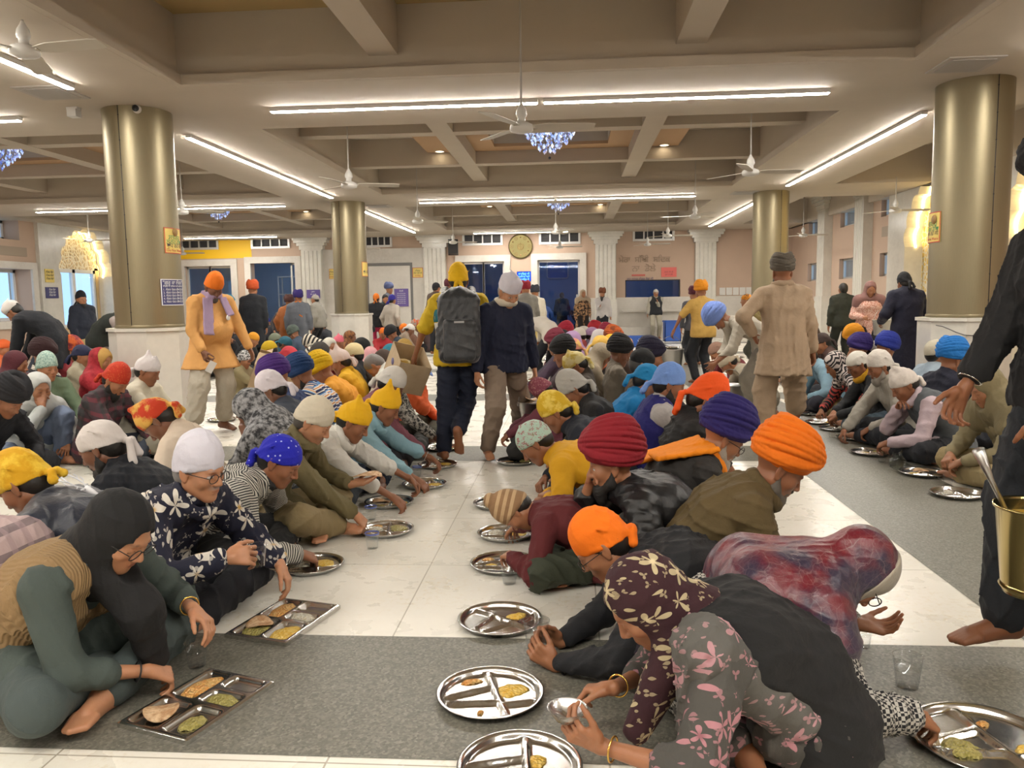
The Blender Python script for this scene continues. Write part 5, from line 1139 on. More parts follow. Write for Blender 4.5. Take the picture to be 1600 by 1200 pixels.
# ---- middle crowd
mid = [
 (381, 551, 0, 'child in black-and-white patterned bonnet behind the carton', (B_, ('mottle', 'c8c8c8', '161616', 55, .05), {'pom': False}), '857a5a', {'s': .8}),
 (421, 548, 176, 'person in yellow cap and red hooded jacket', (C_, 'bd9e14'), 'a8141e', {}),
 (452, 556, 2, 'woman in red cap and red-white shawl', (P_, 'b2343f'), ('mottle', 'a81d2c', 'd2c2aa', 14, .08), {'fem': 1}),
 (366, 517, 170, 'man in yellow bandana with black beard and black jacket', (P_, 'c9a920'), '191a1f', {'beard': '14120f'}),
 (396, 529, 0, 'person in ochre cloth and charcoal jacket', (P_, 'c1841a'), '222328', {}),
 (418, 504, 180, 'man in bright blue turban before the shelves doorway', (T_, '182a8c'), '2c2c34', {}),
 (435, 501, -60, 'man in orange turban before the shelves doorway', (T_, 'dd8619', {'big': .95}), '85562c', {}),
 (453, 514, 0, 'person in red cloth behind the grey cap', (R_, 'b22c1c'), '6a3030', {}),
 (460, 520, 160, 'man in grey-green turban beside the red cloth', (T_, '4f5a54'), '3c4a5c', {}),
 (430, 533, 180, 'man in olive grey cap, middle crowd', (C_, '656b5b'), '30404f', {}),
 (446, 537, 0, 'person in teal head cloth, middle crowd', (P_, '1b5262'), '1b4656', {}),
 (484, 536, 178, 'person bending in a pink top with striped scarf', (H_, ('multi', .06, 'c8c0b0', '1c1a1a'), {'back': 0}), 'b8626a', {'nod': 60}),
 (503, 511, 170, 'man in white cap and grey quilted jacket by the far column', (C_, 'cbc7c2', {'visor': False}), '262a31', {'wr': .014}),
 (516, 543, -40, 'girl in white headscarf and red top eating', (H_, 'c3c0b4', {'front': -.02}), 'a22634', {'fem': 1, 'mouth': 'R', 'nod': 6}),
 (501, 552, 20, 'woman under a dark grey shawl beside the white headscarf', (H_, '37332f', {'back': 1}), '37332f', {'fem': 1}),
 (529, 529, 10, 'child in pink folded kerchief', (R_, 'cb6376', {'peak': .05}), '54352c', {'s': .85}),
 (548, 528, 0, 'woman in rust patterned veil by the far column', (H_, ('mottle', '8a5a30', '4a2a1c', 20, .1), {'back': 1}), '8c5e36', {'fem': 1, 'nod': 10, 'zh': .66}),
 (566, 544, 4, 'woman in black headscarf by the far column', (H_, '111113', {'back': 1, 'over': .035}), '111113', {'fem': 1}),
 (580, 545, -10, 'child in pale pink hood and pink jacket', (H_, 'c99598'), 'cb868c', {'fem': 1, 's': .82}),
 (574, 516, 0, 'man in black turban behind the pink hood', (T_, '13111a'), '1c1c22', {}),
 (598, 518, -70, 'boy in orange patka and red jumper', (P_, 'd26a15', {'h': .03, 'knot': False}), '9a2026', {'s': .85, 'nod': 10}),
 (613, 520, 178, 'man in dark blue jacket bending right of the boy', (T_, '131319'), '18293a', {}),
 (631, 513, 180, 'person in bright orange cloth beside the grey panel', (P_, 'dd7212'), '6a4a3a', {}),
 (641, 514, 10, 'person in white cloth beside the bright orange one', (P_, 'c4c0bc'), '8a7a6a', {}),
 (652, 508, 180, 'person in orange and silver turban beside the yellow shirt', (T_, ('mottle', 'c0592a', 'b0a8a0', 14, .06)), '4a3a3a', {}),
 (478, 505, 0, 'person in cream cloth under the orange robe', (P_, 'c8bca8'), '4c3a34', {}),
 (345, 528, 0, 'person in blue top behind the orange kurta', (P_, '8a7a60'), '3a5284', {}),
]
for px, py, f, lb, hd, up, kw in mid: person(px, py, None, f, lb, hd, up, '26262a', zh=kw.pop('zh', .70), skin=['mid', 'tan', 'dark'][(px * 7) % 3], **kw)
# ---- row right of the aisle, facing it
woman_maroon = person(1008, 942, 2.2, 186, 'woman in maroon floral headscarf and black waistcoat peeling a foil bowl', (H_, ('floral', '2e0d16', 'b9a985', 'd0c09a', 14), {'over': .012, 'cape': False, 'falls': (((.04, .05, -.02), (.17, .08, -.26), .07, .04), ((-.02, .0, .03), (-.03, .04, -.10), .10, .09))}), ('floral', '45433f', 'b27d84', '8a5a60', 12), ('floral', '55534f', 'b88a90', '8a5a60', 12), fem=1, skin='mid', nod=44, vest='101012', vopen=True, handLp=(938, 1165, 0, 1.98), handRp=(958, 1075, 0, 2.26), poseL='hold', poseR='pinch', sleeve=1.25, bangles=(('L', 'bangle', 'gold'), ('R', 'bangle', 'gold')), hdirL=(.75, .1, .45), hdirR=(.8, -.2, -.1), legL='up', vname='waistcoat', backL=(-.2, .5, -.5), toes=False)
boy_orange = person(940, 846, 2.92, 180, 'boy in orange knotted bandana and glasses holding a clear cup', (P_, 'f07404', {'tail': .05, 'h': .02}), '15161a', ('plain', '1f1822'), skin='mid', glasses=True, gcol='101010', nod=42, handLp=(868, 1040, 0, 2.72), handRp=(876, 1003, 0, 2.9), poseL='hold', poseR='hold', hdirL=(.7, -.15, .45), hdirR=(.7, .15, .4), backL=(.0, .9, -.2), backR=(0, -.9, .3), bangles=(('L', 'watch_strap', 'dark'), ('R', 'steel_bangle', 'steel')))
kid = person(806, 792, 3.72, 178, 'child in striped tan bobble hat and maroon jumper bowed over a plate', (B_, ('multi', .12, '8a6a4a', '8a6a4a', 'b89a74', '8a6a4a', 'b89a74', '8a6a4a', 'b89a74')), '54171a', '33382a', skin='mid', s=.8, nod=78, handRp=(802, 826, .07), handL=(.42, .1, .12))
man_red = person(955, 712, 3.62, 182, 'bearded man in crimson turban and black jacket eating', (T_, '82101f', {'big': 1.12}), ('leather', '141416'), '1a1a1d', skin='mid', beard='13100e', nod=10, lids=.4, ud=.026, mouth='R', bangles=(('R', 'steel_bangle', 'steel'),))
person(836, 692, 4.6, 178, 'boy in mint cap with floral band and yellow jumper', (C_, ('floral', 'a3bcab', 'a86a70', '6a8a4a', 40), {'visor': False}), 'c8930c', '1a2030', skin='tan', nod=48, handR=(.42, -.05, .16), handL=(.40, .06, .18))
person(868, 641, 5.3, 180, 'boy in crinkled yellow bandana and dark navy top', (P_, ('mottle', 'c8a31c', 'e0c458', 14, .06), {'h': .025}), '151a26', '1a1a1e', skin='tan', nod=40)
person(897, 606, 6.0, 181, 'man in grey tied cloth with green lining and black top', (P_, 'aaa69e', {'h': .04}), '1a191b', '1a1a1e', skin='tan', nod=44)
person(848, 602, 6.6, 180, 'child in rose patterned bonnet bowed at the aisle', (B_, ('floral', '86414f', 'b0767c', 'c8a060', 40), {'pom': False}), '6a3440', '2a2a2a', skin='tan', s=.8, nod=60)
person(900, 568, 7.2, 180, 'person in olive yellow cloth and brown jacket', (R_, ('mottle', 'b39a3e', 'c9bb86', 10, .06), {'peak': .02}), '352b22', '22221f', skin='tan', nod=48)
brow = [
 (880, 545, 8.2, 'man in flat black turban in the row right of the aisle', (T_, '111012'), '33252a', {}),
 (893, 533, 9.0, 'person in pink and gold cap with blue sleeve', (P_, ('mottle', 'c27a6a', 'c9a25a', 14, .06)), '33509c', {}),
 (868, 523, 10.0, 'man in maroon turban leaning into the aisle', (T_, '5f1528'), '3a2a3a', {}),
 (893, 517, 10.8, 'woman in lavender veil, aisle row', (H_, 'a385aa', {'back': 1}), 'bdb4a4', {'fem': 1}),
 (904, 502, 12.3, 'man in white peaked cap and dusty red jacket', (C_, 'c4bcae'), '9c4242', {}),
 (884, 499, 13.2, 'man in crimson turban at the far aisle end', (T_, '94182f'), '5a2a34', {}),
 (911, 505, 12.9, 'person in white jacket with red badge, aisle row', (P_, 'b8b0a6'), 'c2bcae', {}),
 (878, 510, 11.6, 'person in dark cloth between two maroon turbans', (P_, '241f24'), '2a2a34', {}),
]
for px, py, Y, lb, hd, up, kw in brow: person(px, py, Y, 180, lb, hd, up, '26262a', skin=['mid', 'tan', 'dark'][(px * 7) % 3], **kw)
# ---- back to back with them, facing right
woman_paisley = person(1338, 892, 2.55, 2, 'woman bowed under a crimson silk shawl with silver border', (H_, ('paisley', '64101f', '8d7876', 16, '2a2138'), {'over': .045, 'back': 1.6, 'chin': False, 'front': .0, 'border': ('satin', '9d9484')}), ('knitdot', '111116', 'b0aca4', 95), ('plain', 'a89c76'), fem=1, skin='mid', nod=62, handLp=(1340, 975, 0, 2.72), handRp=(1428, 1118, 0, 2.28), poseL='cup', poseR='pinch', backL=(0, .3, -1), hdirL=(.9, -.1, -.1), glasses=True, toes=True, ud=.024, hair=True)
man_amber = person(1218, 716, 3.3, -4, 'grey bearded man in amber turban and olive brown shirt', (T_, 'e37005', {'big': 1.06, 'slope': 10}), '574829', '3a3a30', skin='tan', beard='5c554d', nod=36, ud=.026, handL=(.45, .15, .2), scarf='574829', scname='collar')
man_violet = person(1130, 672, 4.0, 6, 'man in deep violet turban, charcoal waistcoat and orange scarf', (T_, '21175c', {'big': 1.08}), '2c2a28', '2a2a2a', skin='mid', beard='a49c90', bl=1.3, nod=34, vest='2a2826', glasses=True, scarf='f08a08', falls=(((-.075, .05, .04), (-.178, .09, -.02), .10, .09), ((-.05, -.09, .06), (-.175, -.10, .04), .09, .07)))
person(1102, 622, 4.7, 2, 'man in vermilion turban with hanging tail and black shirt', (P_, 'ec5510', {'h': .045, 'tail': .12}), '151415', '1a1a1e', skin='tan', beard='15120f', nod=40, sleeve=.8)
person(1046, 597, 5.4, 0, 'bearded man in light blue bandana and royal blue waistcoat', (P_, '6d90cf', {'h': .02, 'tail': .04}), 'aaa6a4', '2a2a34', skin='tan', beard='16120f', nod=20, vest='191862')
person(1012, 592, 6.0, 2, 'person in bright turquoise jacket behind the blue bandana', (P_, '1479ae'), '0f76b2', '2a2a34', skin='tan')
person(1004, 564, 6.8, 0, 'man in black cap and brown jumper in the row facing right', ('topi', '0f0f12', {'h': 0}), '544432', '3a342a', skin='mid', nod=14, haircol='3a3836')
person(1018, 547, 7.5, 0, 'bearded man in dark indigo turban beside the black cap', (T_, '18142e'), '2a2a36', '2a2a2a', skin='mid', beard='14110f', nod=10)
crow = [
 (968, 542, 8.2, 'man in black turban and taupe cardigan', (T_, '100f12'), '655d52', {}),
 (940, 556, 8.8, 'person in beige shawl behind the brown jumper', (H_, '8c7f6b', {'back': 1}), '8c7f6b', {'fem': 1}),
 (976, 523, 9.4, 'person in gold and orange cap', (P_, ('mottle', 'c07426', 'd8a55c', 14, .06)), '4a3a34', {}),
 (956, 526, 9.9, 'person in yellow bandana, far right-facing row', (P_, 'cc9c26'), '4c2a4a', {}),
 (940, 533, 9.6, 'person in white top with coral stripe', (P_, 'c9a24a'), ('multi', .24, 'c6c0b8', 'c6c0b8', 'd8683c', '55504e'), {}),
 (958, 510, 11.0, 'man in orange patterned turban, far rows', (T_, ('mottle', 'b2541f', '7a3a1c', 14, .06)), '6a5a50', {}),
 (938, 517, 11.3, 'woman in white veil, far rows', (H_, 'c6bfbd'), 'b9b2b0', {'fem': 1}),
 (948, 503, 12.0, 'man in wine turban, far rows', (T_, '7c1730'), '6a4a4a', {}),
 (926, 514, 12.4, 'person in lilac cloth, far rows', (P_, '9f7f9f'), '7a6a80', {}),
 (930, 502, 13.2, 'man in red turban, farthest rows', (T_, '961a26'), '8a5a5a', {}),
 (938, 491, 14.6, 'child in mint and gold cap, farthest rows', (P_, ('mottle', '9cc0b0', 'c8b45a', 12, .06)), '5a8a84', {}),
]
for px, py, Y, lb, hd, up, kw in crow: person(px, py, Y, 0, lb, hd, up, '26262a', skin=['mid', 'tan', 'dark'][(px * 7) % 3], **kw)
# ---- right-hand row across the granite strip, facing left
man_grey_vest = person(1412, 598, 6.45, 182, 'man in white peaked kerchief, pink shirt and grey slipover', (R_, 'cfc5bc', {'peak': .05, 'lean': .02}), 'b9a6ac', '15171e', skin='tan', nod=36, vest='54585c', handR=(.40, -.05, .42), handL=(.52, .08, .16), poseR='hold', scarf='b9a6ac', scname='collar')
person(1374, 570, 7.15, 182, 'grey bearded man in white head cloth and beige jumper', (P_, 'd2cac0', {'h': .02}), '9d978c', '181a22', skin='tan', beard='8a8278', bl=.7, nod=22, handR=(.55, -.08, .08))
person(1340, 567, 7.85, 180, 'man in white bandana, glasses and yellow scarf over black jacket', (P_, 'cfcabf'), '16171a', '40505c', skin='tan', glasses=True, nod=30, scarf='c08d10', falls=(((.07, .05, -.05), (.15, .05, -.08), .03, .03),), handR=(.52, -.05, .18), handL=(.52, .05, .16))
person(1305, 570, 8.5, 180, 'woman in black, white and red zigzag headscarf', (H_, ('zig', '161216', 'c2b6b0', .04), {'back': 1}), ('zig', '161216', 'b8483f', .05), '6a5a34', fem=1, skin='mid', nod=34)
person(1262, 556, 9.3, 180, 'person in light blue shirt behind the standing beige kurta', (P_, '1a1a20', {'knot': False}), '7d9bab', '2a2a34', skin='tan')
person(1540, 606, 5.6, 184, 'person wrapped in olive fawn shawl behind the man in black', (H_, '766b4e', {'back': 1, 'over': .05}), '857a5c', '93825c', skin='mid', handR=(.45, -.1, .2), handL=(.45, .05, .18), nod=30, bangles=(('L', 'bangle', 'gold'),))
person(1487, 552, 7.0, 20, 'man in bright blue turban and navy jacket by the right column', (T_, '156ab4'), '16182a', '22242c', skin='tan')
person(1464, 552, 7.8, 14, 'man in fawn cap, glasses and pale blue shirt by the right column', (C_, 'b5ac98'), '93a1ad', '4a4a52', skin='tan', glasses=True, nod=4)
person(1383, 541, 9.1, 10, 'man in royal blue turban behind the white head cloth', (T_, '1b2c86'), '2a2c40', '22242c', skin='tan')
person(1362, 548, 9.4, 0, 'person in small white cap beside the royal blue turban', (P_, 'cac4b8', {'knot': False}), '8a8478', '22242c', skin='tan')
person(1341, 542, 9.2, 184, 'man in purple turban with hand to his mouth', (T_, '2a1b5e'), '4a3436', '22242c', skin='mid', mouth='R', nod=2)
person(1336, 526, 10.8, 180, 'man in marigold turban behind the purple turban', (T_, 'd08a14', {'slope': 18}), '4a3a3a', '22242c', skin='mid')
person(1284, 534, 10.4, 180, 'person in brown wrap with hand raised, right crowd', (P_, '3a2c28'), '4c3630', '22242c', skin='mid', mouth='R')
person(1268, 520, 12.0, 180, 'person in dark shirt between kurta and crowd', (P_, '52443c'), '2a2624', '22242c', skin='mid')
person(1120, 548, 10.5, 180, 'person in maroon top receiving food from the yellow shirted man', (P_, '8a6a5a'), '5e1720', '3a2a2a', skin='mid', handR=(.5, 0, .3))
person(1137, 566, 9.6, 180, 'person in pale kurta reaching towards the steel bucket', (P_, 'a89a84'), '9a8f7d', '3a2a2a', skin='mid', handR=(.5, 0, .25))
person(1245, 512, 13.5, 180, 'person in cream cloth in the far right row', (P_, 'b8ac94'), '5a4c44', '22242c', skin='mid')
# ---- people on their feet
kurta = person(1222, 420, 7.29, 93, 'tall man seen from behind in grey turban and beige kurta with baggy trousers', (T_, '554e44', {'big': .92, 'slope': 8}), 'a48d74', 'a08970', sit=False, lean=5, nod=8, upname='kurta', lowname='salwar', hem=.62, hemw=.2, loose=.045, lto=1.8, footLp=(1195, 690, 0), footRp=(1245, 676, 0), handL=(.10, .24, .98), handR=(.05, -.30, .72), elbowL=(-.5, .8, -.1), poseR='relax', skin='tan', ud=.022, rk=.9, scarf='a48d74', scname='collar', beard='4a4642')
navy = person(795, 452, 6.56, -62, 'elderly man in white cap, navy sweater and fawn trousers walking forward', ('topi', 'd2cdd6', {'h': .045}), '11172f', '827161', sit=False, lean=6, nod=32, turn=10, mst='8a8684', haircol='8a8480', skin='light', footLp=(815, 695, 0), footRp=(762, 716, 0), handR=(.08, -.27, .74), handL=(-.02, .30, .72), loose=.02, ud=.024, lids=.6, toes=True, belly=.03, upname='sweater', scarf='c9bda9', scname='collar', rk=.85)
polo = person(716, 436, 6.72, 98, 'man from behind in yellow head cloth and polo shirt with a grey backpack', (P_, 'dcae06', {'h': .03, 'tail': .05}), ('multi', 1.1, 'c9a91e', 'c9a91e', 'c9a91e'), '0f172b', sit=False, lean=6, nod=10, sleeve=.85, footLp=(694, 722, 0), footRp=(716, 690, .18), handL=(.16, .42, .78), handR=(.25, -.20, .9), elbowL=(-.4, .9, -.1), toepR=80, skin='tan', poseL='hold', ud=.026, belly=.02, lowname='jeans', rk=.85)
orange = person(334, 446, 7.86, -38, 'stout man in orange cap and apricot kurta with lilac scarf', (P_, 'dc6f10', {'h': .035, 'knot': False}), 'cf9a5a', 'aea696', sit=False, lean=8, nod=40, belly=.09, beard='4c4642', bl=.6, hem=.66, hemw=.275, footLp=(350, 672, 0), footRp=(302, 682, 0), handR=(.24, -.20, .86), handL=(.20, .34, .84), poseR='hold', scarf='9d87a3', falls=(((.10, -.08, .0), (.21, -.11, -.16), .060, .055), ((.08, .10, .0), (.18, .13, .02), .05, .04)), loose=.035, lto=1.75, skin='dark', upname='kurta', rk=.85, ud=.022)
black = person(1662, 268, 2.83, 180, 'man in black top and dark jeans carrying a bucket, cropped by the right edge', ('turban', '101012'), '131315', '1b1f25', sit=False, lean=3, nod=10, footRp=(1560, 1030, 0), footLp=(1690, 1060, 0), handRp=(1482, 655, 0, 2.95), poseL='fist', hdirL=(.1, 0, -1), backL=(0, 1, 0), handLw=aty(1606, 850, 2.62) + Vector((.03, .02, .34)), elbowR=(-.9, -.3, -.2), skin='tan', toes=True, loose=.02, sleeve=1.72, poseR='relax', bangles=(('R', 'steel_bangle', 'steel'),), rk=.8, lowname='jeans', toeR=10, ud=.02)
bluebend = person(1126, 492, 8.6, 182, 'white bearded man in pale blue turban stooping with a steel bucket', (T_, '6d86c6', {'big': 1.12}), 'aaa293', '7d766a', sit=False, lean=62, nod=66, beard='b8b0a0', bl=2.4, handL=(.55, .10, .62), handR=(.5, -.14, .62), elbowL=(0, .5, -1), elbowR=(0, -.5, -1), footL=(.12, .12, 0), footR=(-.12, -.12, 0), skin='tan', loose=.02)
yellowman = person(1095, 452, 12.3, 112, 'man from behind in marigold turban and straw yellow shirt', (T_, 'd98a18', {'big': .95}), 'b8934a', '13151b', sit=False, lean=4, nod=14, sleeve=.85, handL=(.14, .42, .82), elbowL=(-.4, .9, 0), handR=(.2, -.2, .9), skin='tan', belly=.02)
robe = person(1413, 441, 11.0, 100, 'person in black head cloth and long navy robe by the right column', (P_, '0d0d11', {'h': .03}), '111329', '111329', sit=False, lean=4, hem=.18, hemw=.24, ud=.035, upname='robe', handR=(.3, -.22, 1.0), handL=(.2, .25, .95), skin='tan')
pink = person(1360, 452, 13.2, -95, 'woman in dusty pink veil and sequinned top holding a bucket', (H_, '7d5a55', {'front': -.03}), ('mottle', 'b87a68', 'e0c0b0', 50, .08), '16161c', sit=False, lean=4, nod=24, fem=1, skin='mid', hem=.5, handR=(.22, -.12, .95), handL=(.2, .16, .85))
person(1317, 452, 15.0, 95, 'man with short black hair in dark olive jacket, seen from behind', ('none', ''), '22251a', '1c1e18', sit=False, lean=2, nod=4, skin='tan')
person(22, 484, 9.4, 186, 'man in white cap and black coat stooping at the left edge', ('topi', 'c9c2bc'), '11141c', '11141c', sit=False, lean=58, nod=50, handR=(.5, -.1, .6), handL=(.5, .12, .62), hem=.55, skin='tan', ud=.03)
person(127, 466, 13.0, -12, 'bearded man in dark blue jacket standing before the lit arch', (P_, '10131d', {'h': .03}), '171d2c', 'a8986c', sit=False, lean=-2, nod=2, turn=-20, beard='14110f', belly=.05, handR=(.1, -.25, .78), skin='mid', loose=.03, ud=.03)
person(205, 486, 10.5, 8, 'person in dark waistcoat bending behind the near left column', (P_, '1c1c20'), '9a8f8a', '7a6a66', sit=False, lean=55, nod=40, vest='1c211c', hem=.4, handR=(.5, -.1, .6), handL=(.5, .1, .6), skin='tan')
stand = [
 (357, 472, 14.0, 30, 'man in teal turban and black coat behind the orange kurta', (T_, '177084'), '131318', '131318', {'hem': .4}),
 (395, 450, 15.0, 92, 'man in rust turban and black kurta with striped sleeves', (T_, 'b5491c'), '13161d', '13161d', {'hem': .45, 'ud': .03}),
 (466, 463, 16.5, 95, 'man in purple turban and grey robe with crossed blue straps', (T_, '2a1c62'), '5c6068', '55585e', {'hem': .3, 'scarf': 'd9761c', 'falls': (((-.08, .1, -.1), (-.12, -.1, -.1), .02, .02),), 'ud': .03}),
 (452, 470, 17.0, 80, 'man in rust brown shawl left of the crossed straps', (T_, '4a2a26'), '8a4e1f', '6a3c1a', {'hem': .3, 'ud': .04}),
 (445, 482, 18.0, -60, 'boy in peaked cap looking down by the doorway', (C_, '1c2434'), '3a3436', '22222a', {'nod': 30}),
 (492, 467, 19.0, 170, 'person in grey hooded coat and knitted cap by the purple notice', (P_, '9a948c', {'knot': False}), '87837a', '14141a', {'ud': .03, 'lean': 8}),
 (588, 466, 19.0, 95, 'person in black waistcoat and orange patka by the far column', (P_, 'd0701a', {'h': .02}), '15171d', 'b02a52', {}),
 (613, 468, 18.5, 60, 'woman in blue head cloth, white top and shoulder bag', (P_, '2a2386', {'h': .02}), 'b9b0a4', '26262a', {'fem': 1, 'hem': .78}),
 (602, 466, 21.0, -60, 'boy in black beret behind the white top', (P_, '121214', {'knot': False}), '1c3036', '1c1c20', {}),
 (608, 450, 22.0, -20, 'tall man in blue-grey turban by the purple poster', (T_, '474f72'), '5c5f6a', '22242a', {}),
 (682, 450, 19.0, 60, 'man in dark cap behind the yellow polo shirt', (C_, '17161a'), '4a3a30', '22242a', {}),
 (701, 446, 21.0, 90, 'man in maroon turban behind the yellow head cloth', (T_, '4a1420'), '2a2a30', '22242a', {}),
 (822, 494, 12.2, 150, 'man in red turban stooping with a steel bucket', (T_, '8e1220', {'big': 1.05}), 'c0b8ac', '121319', {'lean': 66, 'nod': 60, 'handL': (.5, .12, .5), 'handR': (.48, -.12, .55), 'footL': (.1, .14, 0), 'footR': (-.1, -.14, 0)}),
 (821, 450, 16.5, 92, 'man in crimson turban and grey jumper with a yellow bucket', (T_, '861226'), '7c7870', '17181e', {'handR': (.1, -.27, .66), 'ud': .03}),
 (836, 455, 18.5, 80, 'person in dark cap and cream top by the glazed door', (T_, '1b1a26'), 'b0a898', '17181e', {}),
 (811, 456, 19.5, -100, 'grey bearded man in red turban facing the hall', (T_, '9a1626'), 'a8a29a', '3a3a40', {'beard': 'a09890', 'bl': 1.5}),
 (911, 459, 24.4, -70, 'woman in fawn veil and brown leaf-print tunic', (H_, 'a3907a', {'front': -.02}), ('mottle', '1f1512', 'a8805c', 16, .05), '1f1512', {'fem': 1, 'hem': .35}),
 (941, 457, 23.8, -110, 'man in brown turban with black beard and white shirt', (T_, '6e3f26'), 'bcb6b4', '17181f', {'beard': '121012', 'bl': 1.4, 'handR': (.24, -.02, 1.08), 'hem': .75}),
 (1025, 458, 25.3, -85, 'man in white cap and black waistcoat at the serving hatch', (C_, 'c8c2b8'), 'a8a294', 'aaa392', {'vest': '24262a', 'handL': (.22, .02, 1.18), 'handR': (.02, -.26, .75)}),
 (1166, 468, 14.0, 160, 'person in black and orange head cloth left of the beige kurta', (P_, ('mottle', '111111', 'c07818', 9, .04)), '6a5a30', '3a3a30', {'lean': 30}),
 (1084, 458, 15.5, 100, 'man in maroon turban behind the straw yellow shirt', (T_, '4e1626'), '4a4a50', '22242a', {}),
 (878, 462, 27.6, 90, 'dark haired worker seen through the glazed door', ('none', ''), '2c3a44', '22242a', {}),
 (893, 492, 27.2, 200, 'worker in black waistcoat and white sleeves inside the glazed door', ('none', ''), '9aa0b0', '22242a', {'vest': '15171d', 'lean': 40, 'nod': 40}),
 (850, 474, 27.0, 90, 'worker in white overall seen inside the glazed door', (P_, '2a3050'), 'a9b2c4', '22242a', {'lean': 12}),
 (752, 462, 27.4, -80, 'person in dark top seen through the left glazed door', ('none', ''), '2a3040', '22242a', {}),
 (741, 488, 27.0, 60, 'person in blue hood seen through the left glazed door', (H_, '2a5ab0'), '2a5ab0', '22242a', {'fem': 1}),
]
for px, py, Y, f, lb, hd, up, low, kw in stand: person(px, py, Y, f, lb, hd, up, low, sit=False, **{**dict(lean=4, nod=8, skin='mid'), **kw})
person(-125, 838, 2.7, 180, 'person in pink checked shawl cut off by the left edge', (H_, ('check', 'b09a98', '7a6a6c', '9a8486', .09), {'back': 1, 'over': .04}), ('check', 'b09a98', '7a6a6c', '9a8486', .09), '4a4448', skin='mid', fem=1)
# ------------------------------------------------------------------ plates, cups, food
def steel(name, c=.72, r=.16):
    t = NT(name); n = t.noise(30, 2, t.obj()); t.bsdf((c, c * .985, c * .95), t.math('ADD', t.math('MULTIPLY', n, .10), r), 1.0); return t.m
M_STEEL = steel('stainless_steel'); M_STEELD = steel('worn_steel', .5, .28)
def ridge(d, w): return np.exp(-(np.abs(d) / w) ** 4)
def thali_mb(R=.158):
    nr, na = 26, 72; rr = np.concatenate([np.linspace(.0005, .86, 19), np.linspace(.885, 1.0, 7)]) * R; b = MB(); vs = []
    for r in rr:
        for k in range(na):
            a = 2 * math.pi * k / na; x, y = r * math.cos(a) / R, r * math.sin(a) / R; z = .004
            if r / R > .86: z = .004 + .018 * min(1, (r / R - .86) / .07) + (.003 if r / R > .95 else 0)
            else:
                q = float(ridge(x - .12, .06)); 
                if x < .12: q = max(q, float(ridge(y - .30 - .2 * (x - .1), .055)), float(ridge(y + .30 + .2 * (x - .1), .055)))
                else: q = max(q, float(ridge(y + .42, .055)) * (1 if x > .12 else 0))
                z += .013 * q
            vs.append((r * math.cos(a), r * math.sin(a), z))
    m = len(rr); fs = [(i * na + k, i * na + (k + 1) % na, (i + 1) * na + (k + 1) % na, (i + 1) * na + k) for i in range(m - 1) for k in range(na)]
    b.add(vs, fs, 0, True); b.lathe([(R, .025), (R + .004, .023), (R, .020), (R * .9, .002), (.001, .001)], na); return b
def tray_mb(W=.40, D=.29):
    nx, ny = 72, 54; b = MB(); vs = []
    cells = [(-.46, -.06, -.44, -.06), (-.46, -.06, .0, .44), (.0, .46, .10, .44), (.0, .20, -.44, .04), (.26, .46, -.44, .04)]
    for i in range(nx + 1):
        for j in range(ny + 1):
            u, v = i / nx - .5, j / ny - .5; z = .020
            for a, c, e, f in cells:
                dx = min(u - a, c - u) * W; dy = min(v - e, f - v) * D
                if dx > 0 and dy > 0:
                    d = min(dx, dy) if min(dx, dy) > .02 else .02 - math.hypot(max(0, .02 - dx), max(0, .02 - dy))
                    if d > 0: z = min(z, .020 - .016 * min(1, d / .012))
            # rounded outer corner and turned-down lip
            vs.append((u * W, v * D, z if max(abs(u), abs(v)) < .4999 else .016))
    fs = [(i * (ny + 1) + j, (i + 1) * (ny + 1) + j, (i + 1) * (ny + 1) + j + 1, i * (ny + 1) + j + 1) for i in range(nx) for j in range(ny)]
    b.add(vs, fs, 0, True); o = [(-W / 2, -D / 2), (W / 2, -D / 2), (W / 2, D / 2), (-W / 2, D / 2)]
    for k in range(4): p, q = o[k], o[(k + 1) % 4]; b.quad((*p, .016), (*q, .016), (*q, .0), (*p, .0))
    b.quad((-W / 2, -D / 2, .0005), (W / 2, -D / 2, .0005), (W / 2, D / 2, .0005), (-W / 2, D / 2, .0005)); return b
def food_mat(name, c1, c2, scale, rough, bump):
    t = NT(name); o = t.obj(); n = t.noise(scale, 4, o, .6); t.bsdf(t.mix(t.ramp(n, [(.35, (0, 0, 0)), (.65, (1, 1, 1))]), c1, c2), rough, bump=t.vor(scale * 2.2, o), bumpd=bump); return t.m
F_RICE = food_mat('rice', (.80, .76, .66), (.70, .62, .45), 60, .6, .012); F_DAL = food_mat('dal', (.72, .42, .05), (.80, .58, .16), 45, .25, .006); F_SAG = food_mat('green_curry', (.30, .26, .06), (.45, .38, .12), 50, .35, .010); F_ORANGE = food_mat('orange_curry', (.70, .27, .04), (.74, .48, .18), 50, .3, .010)
F_ROTI = food_mat('flatbread', (.72, .52, .32), (.42, .22, .10), 38, .7, .004)
rf = random.Random(9)
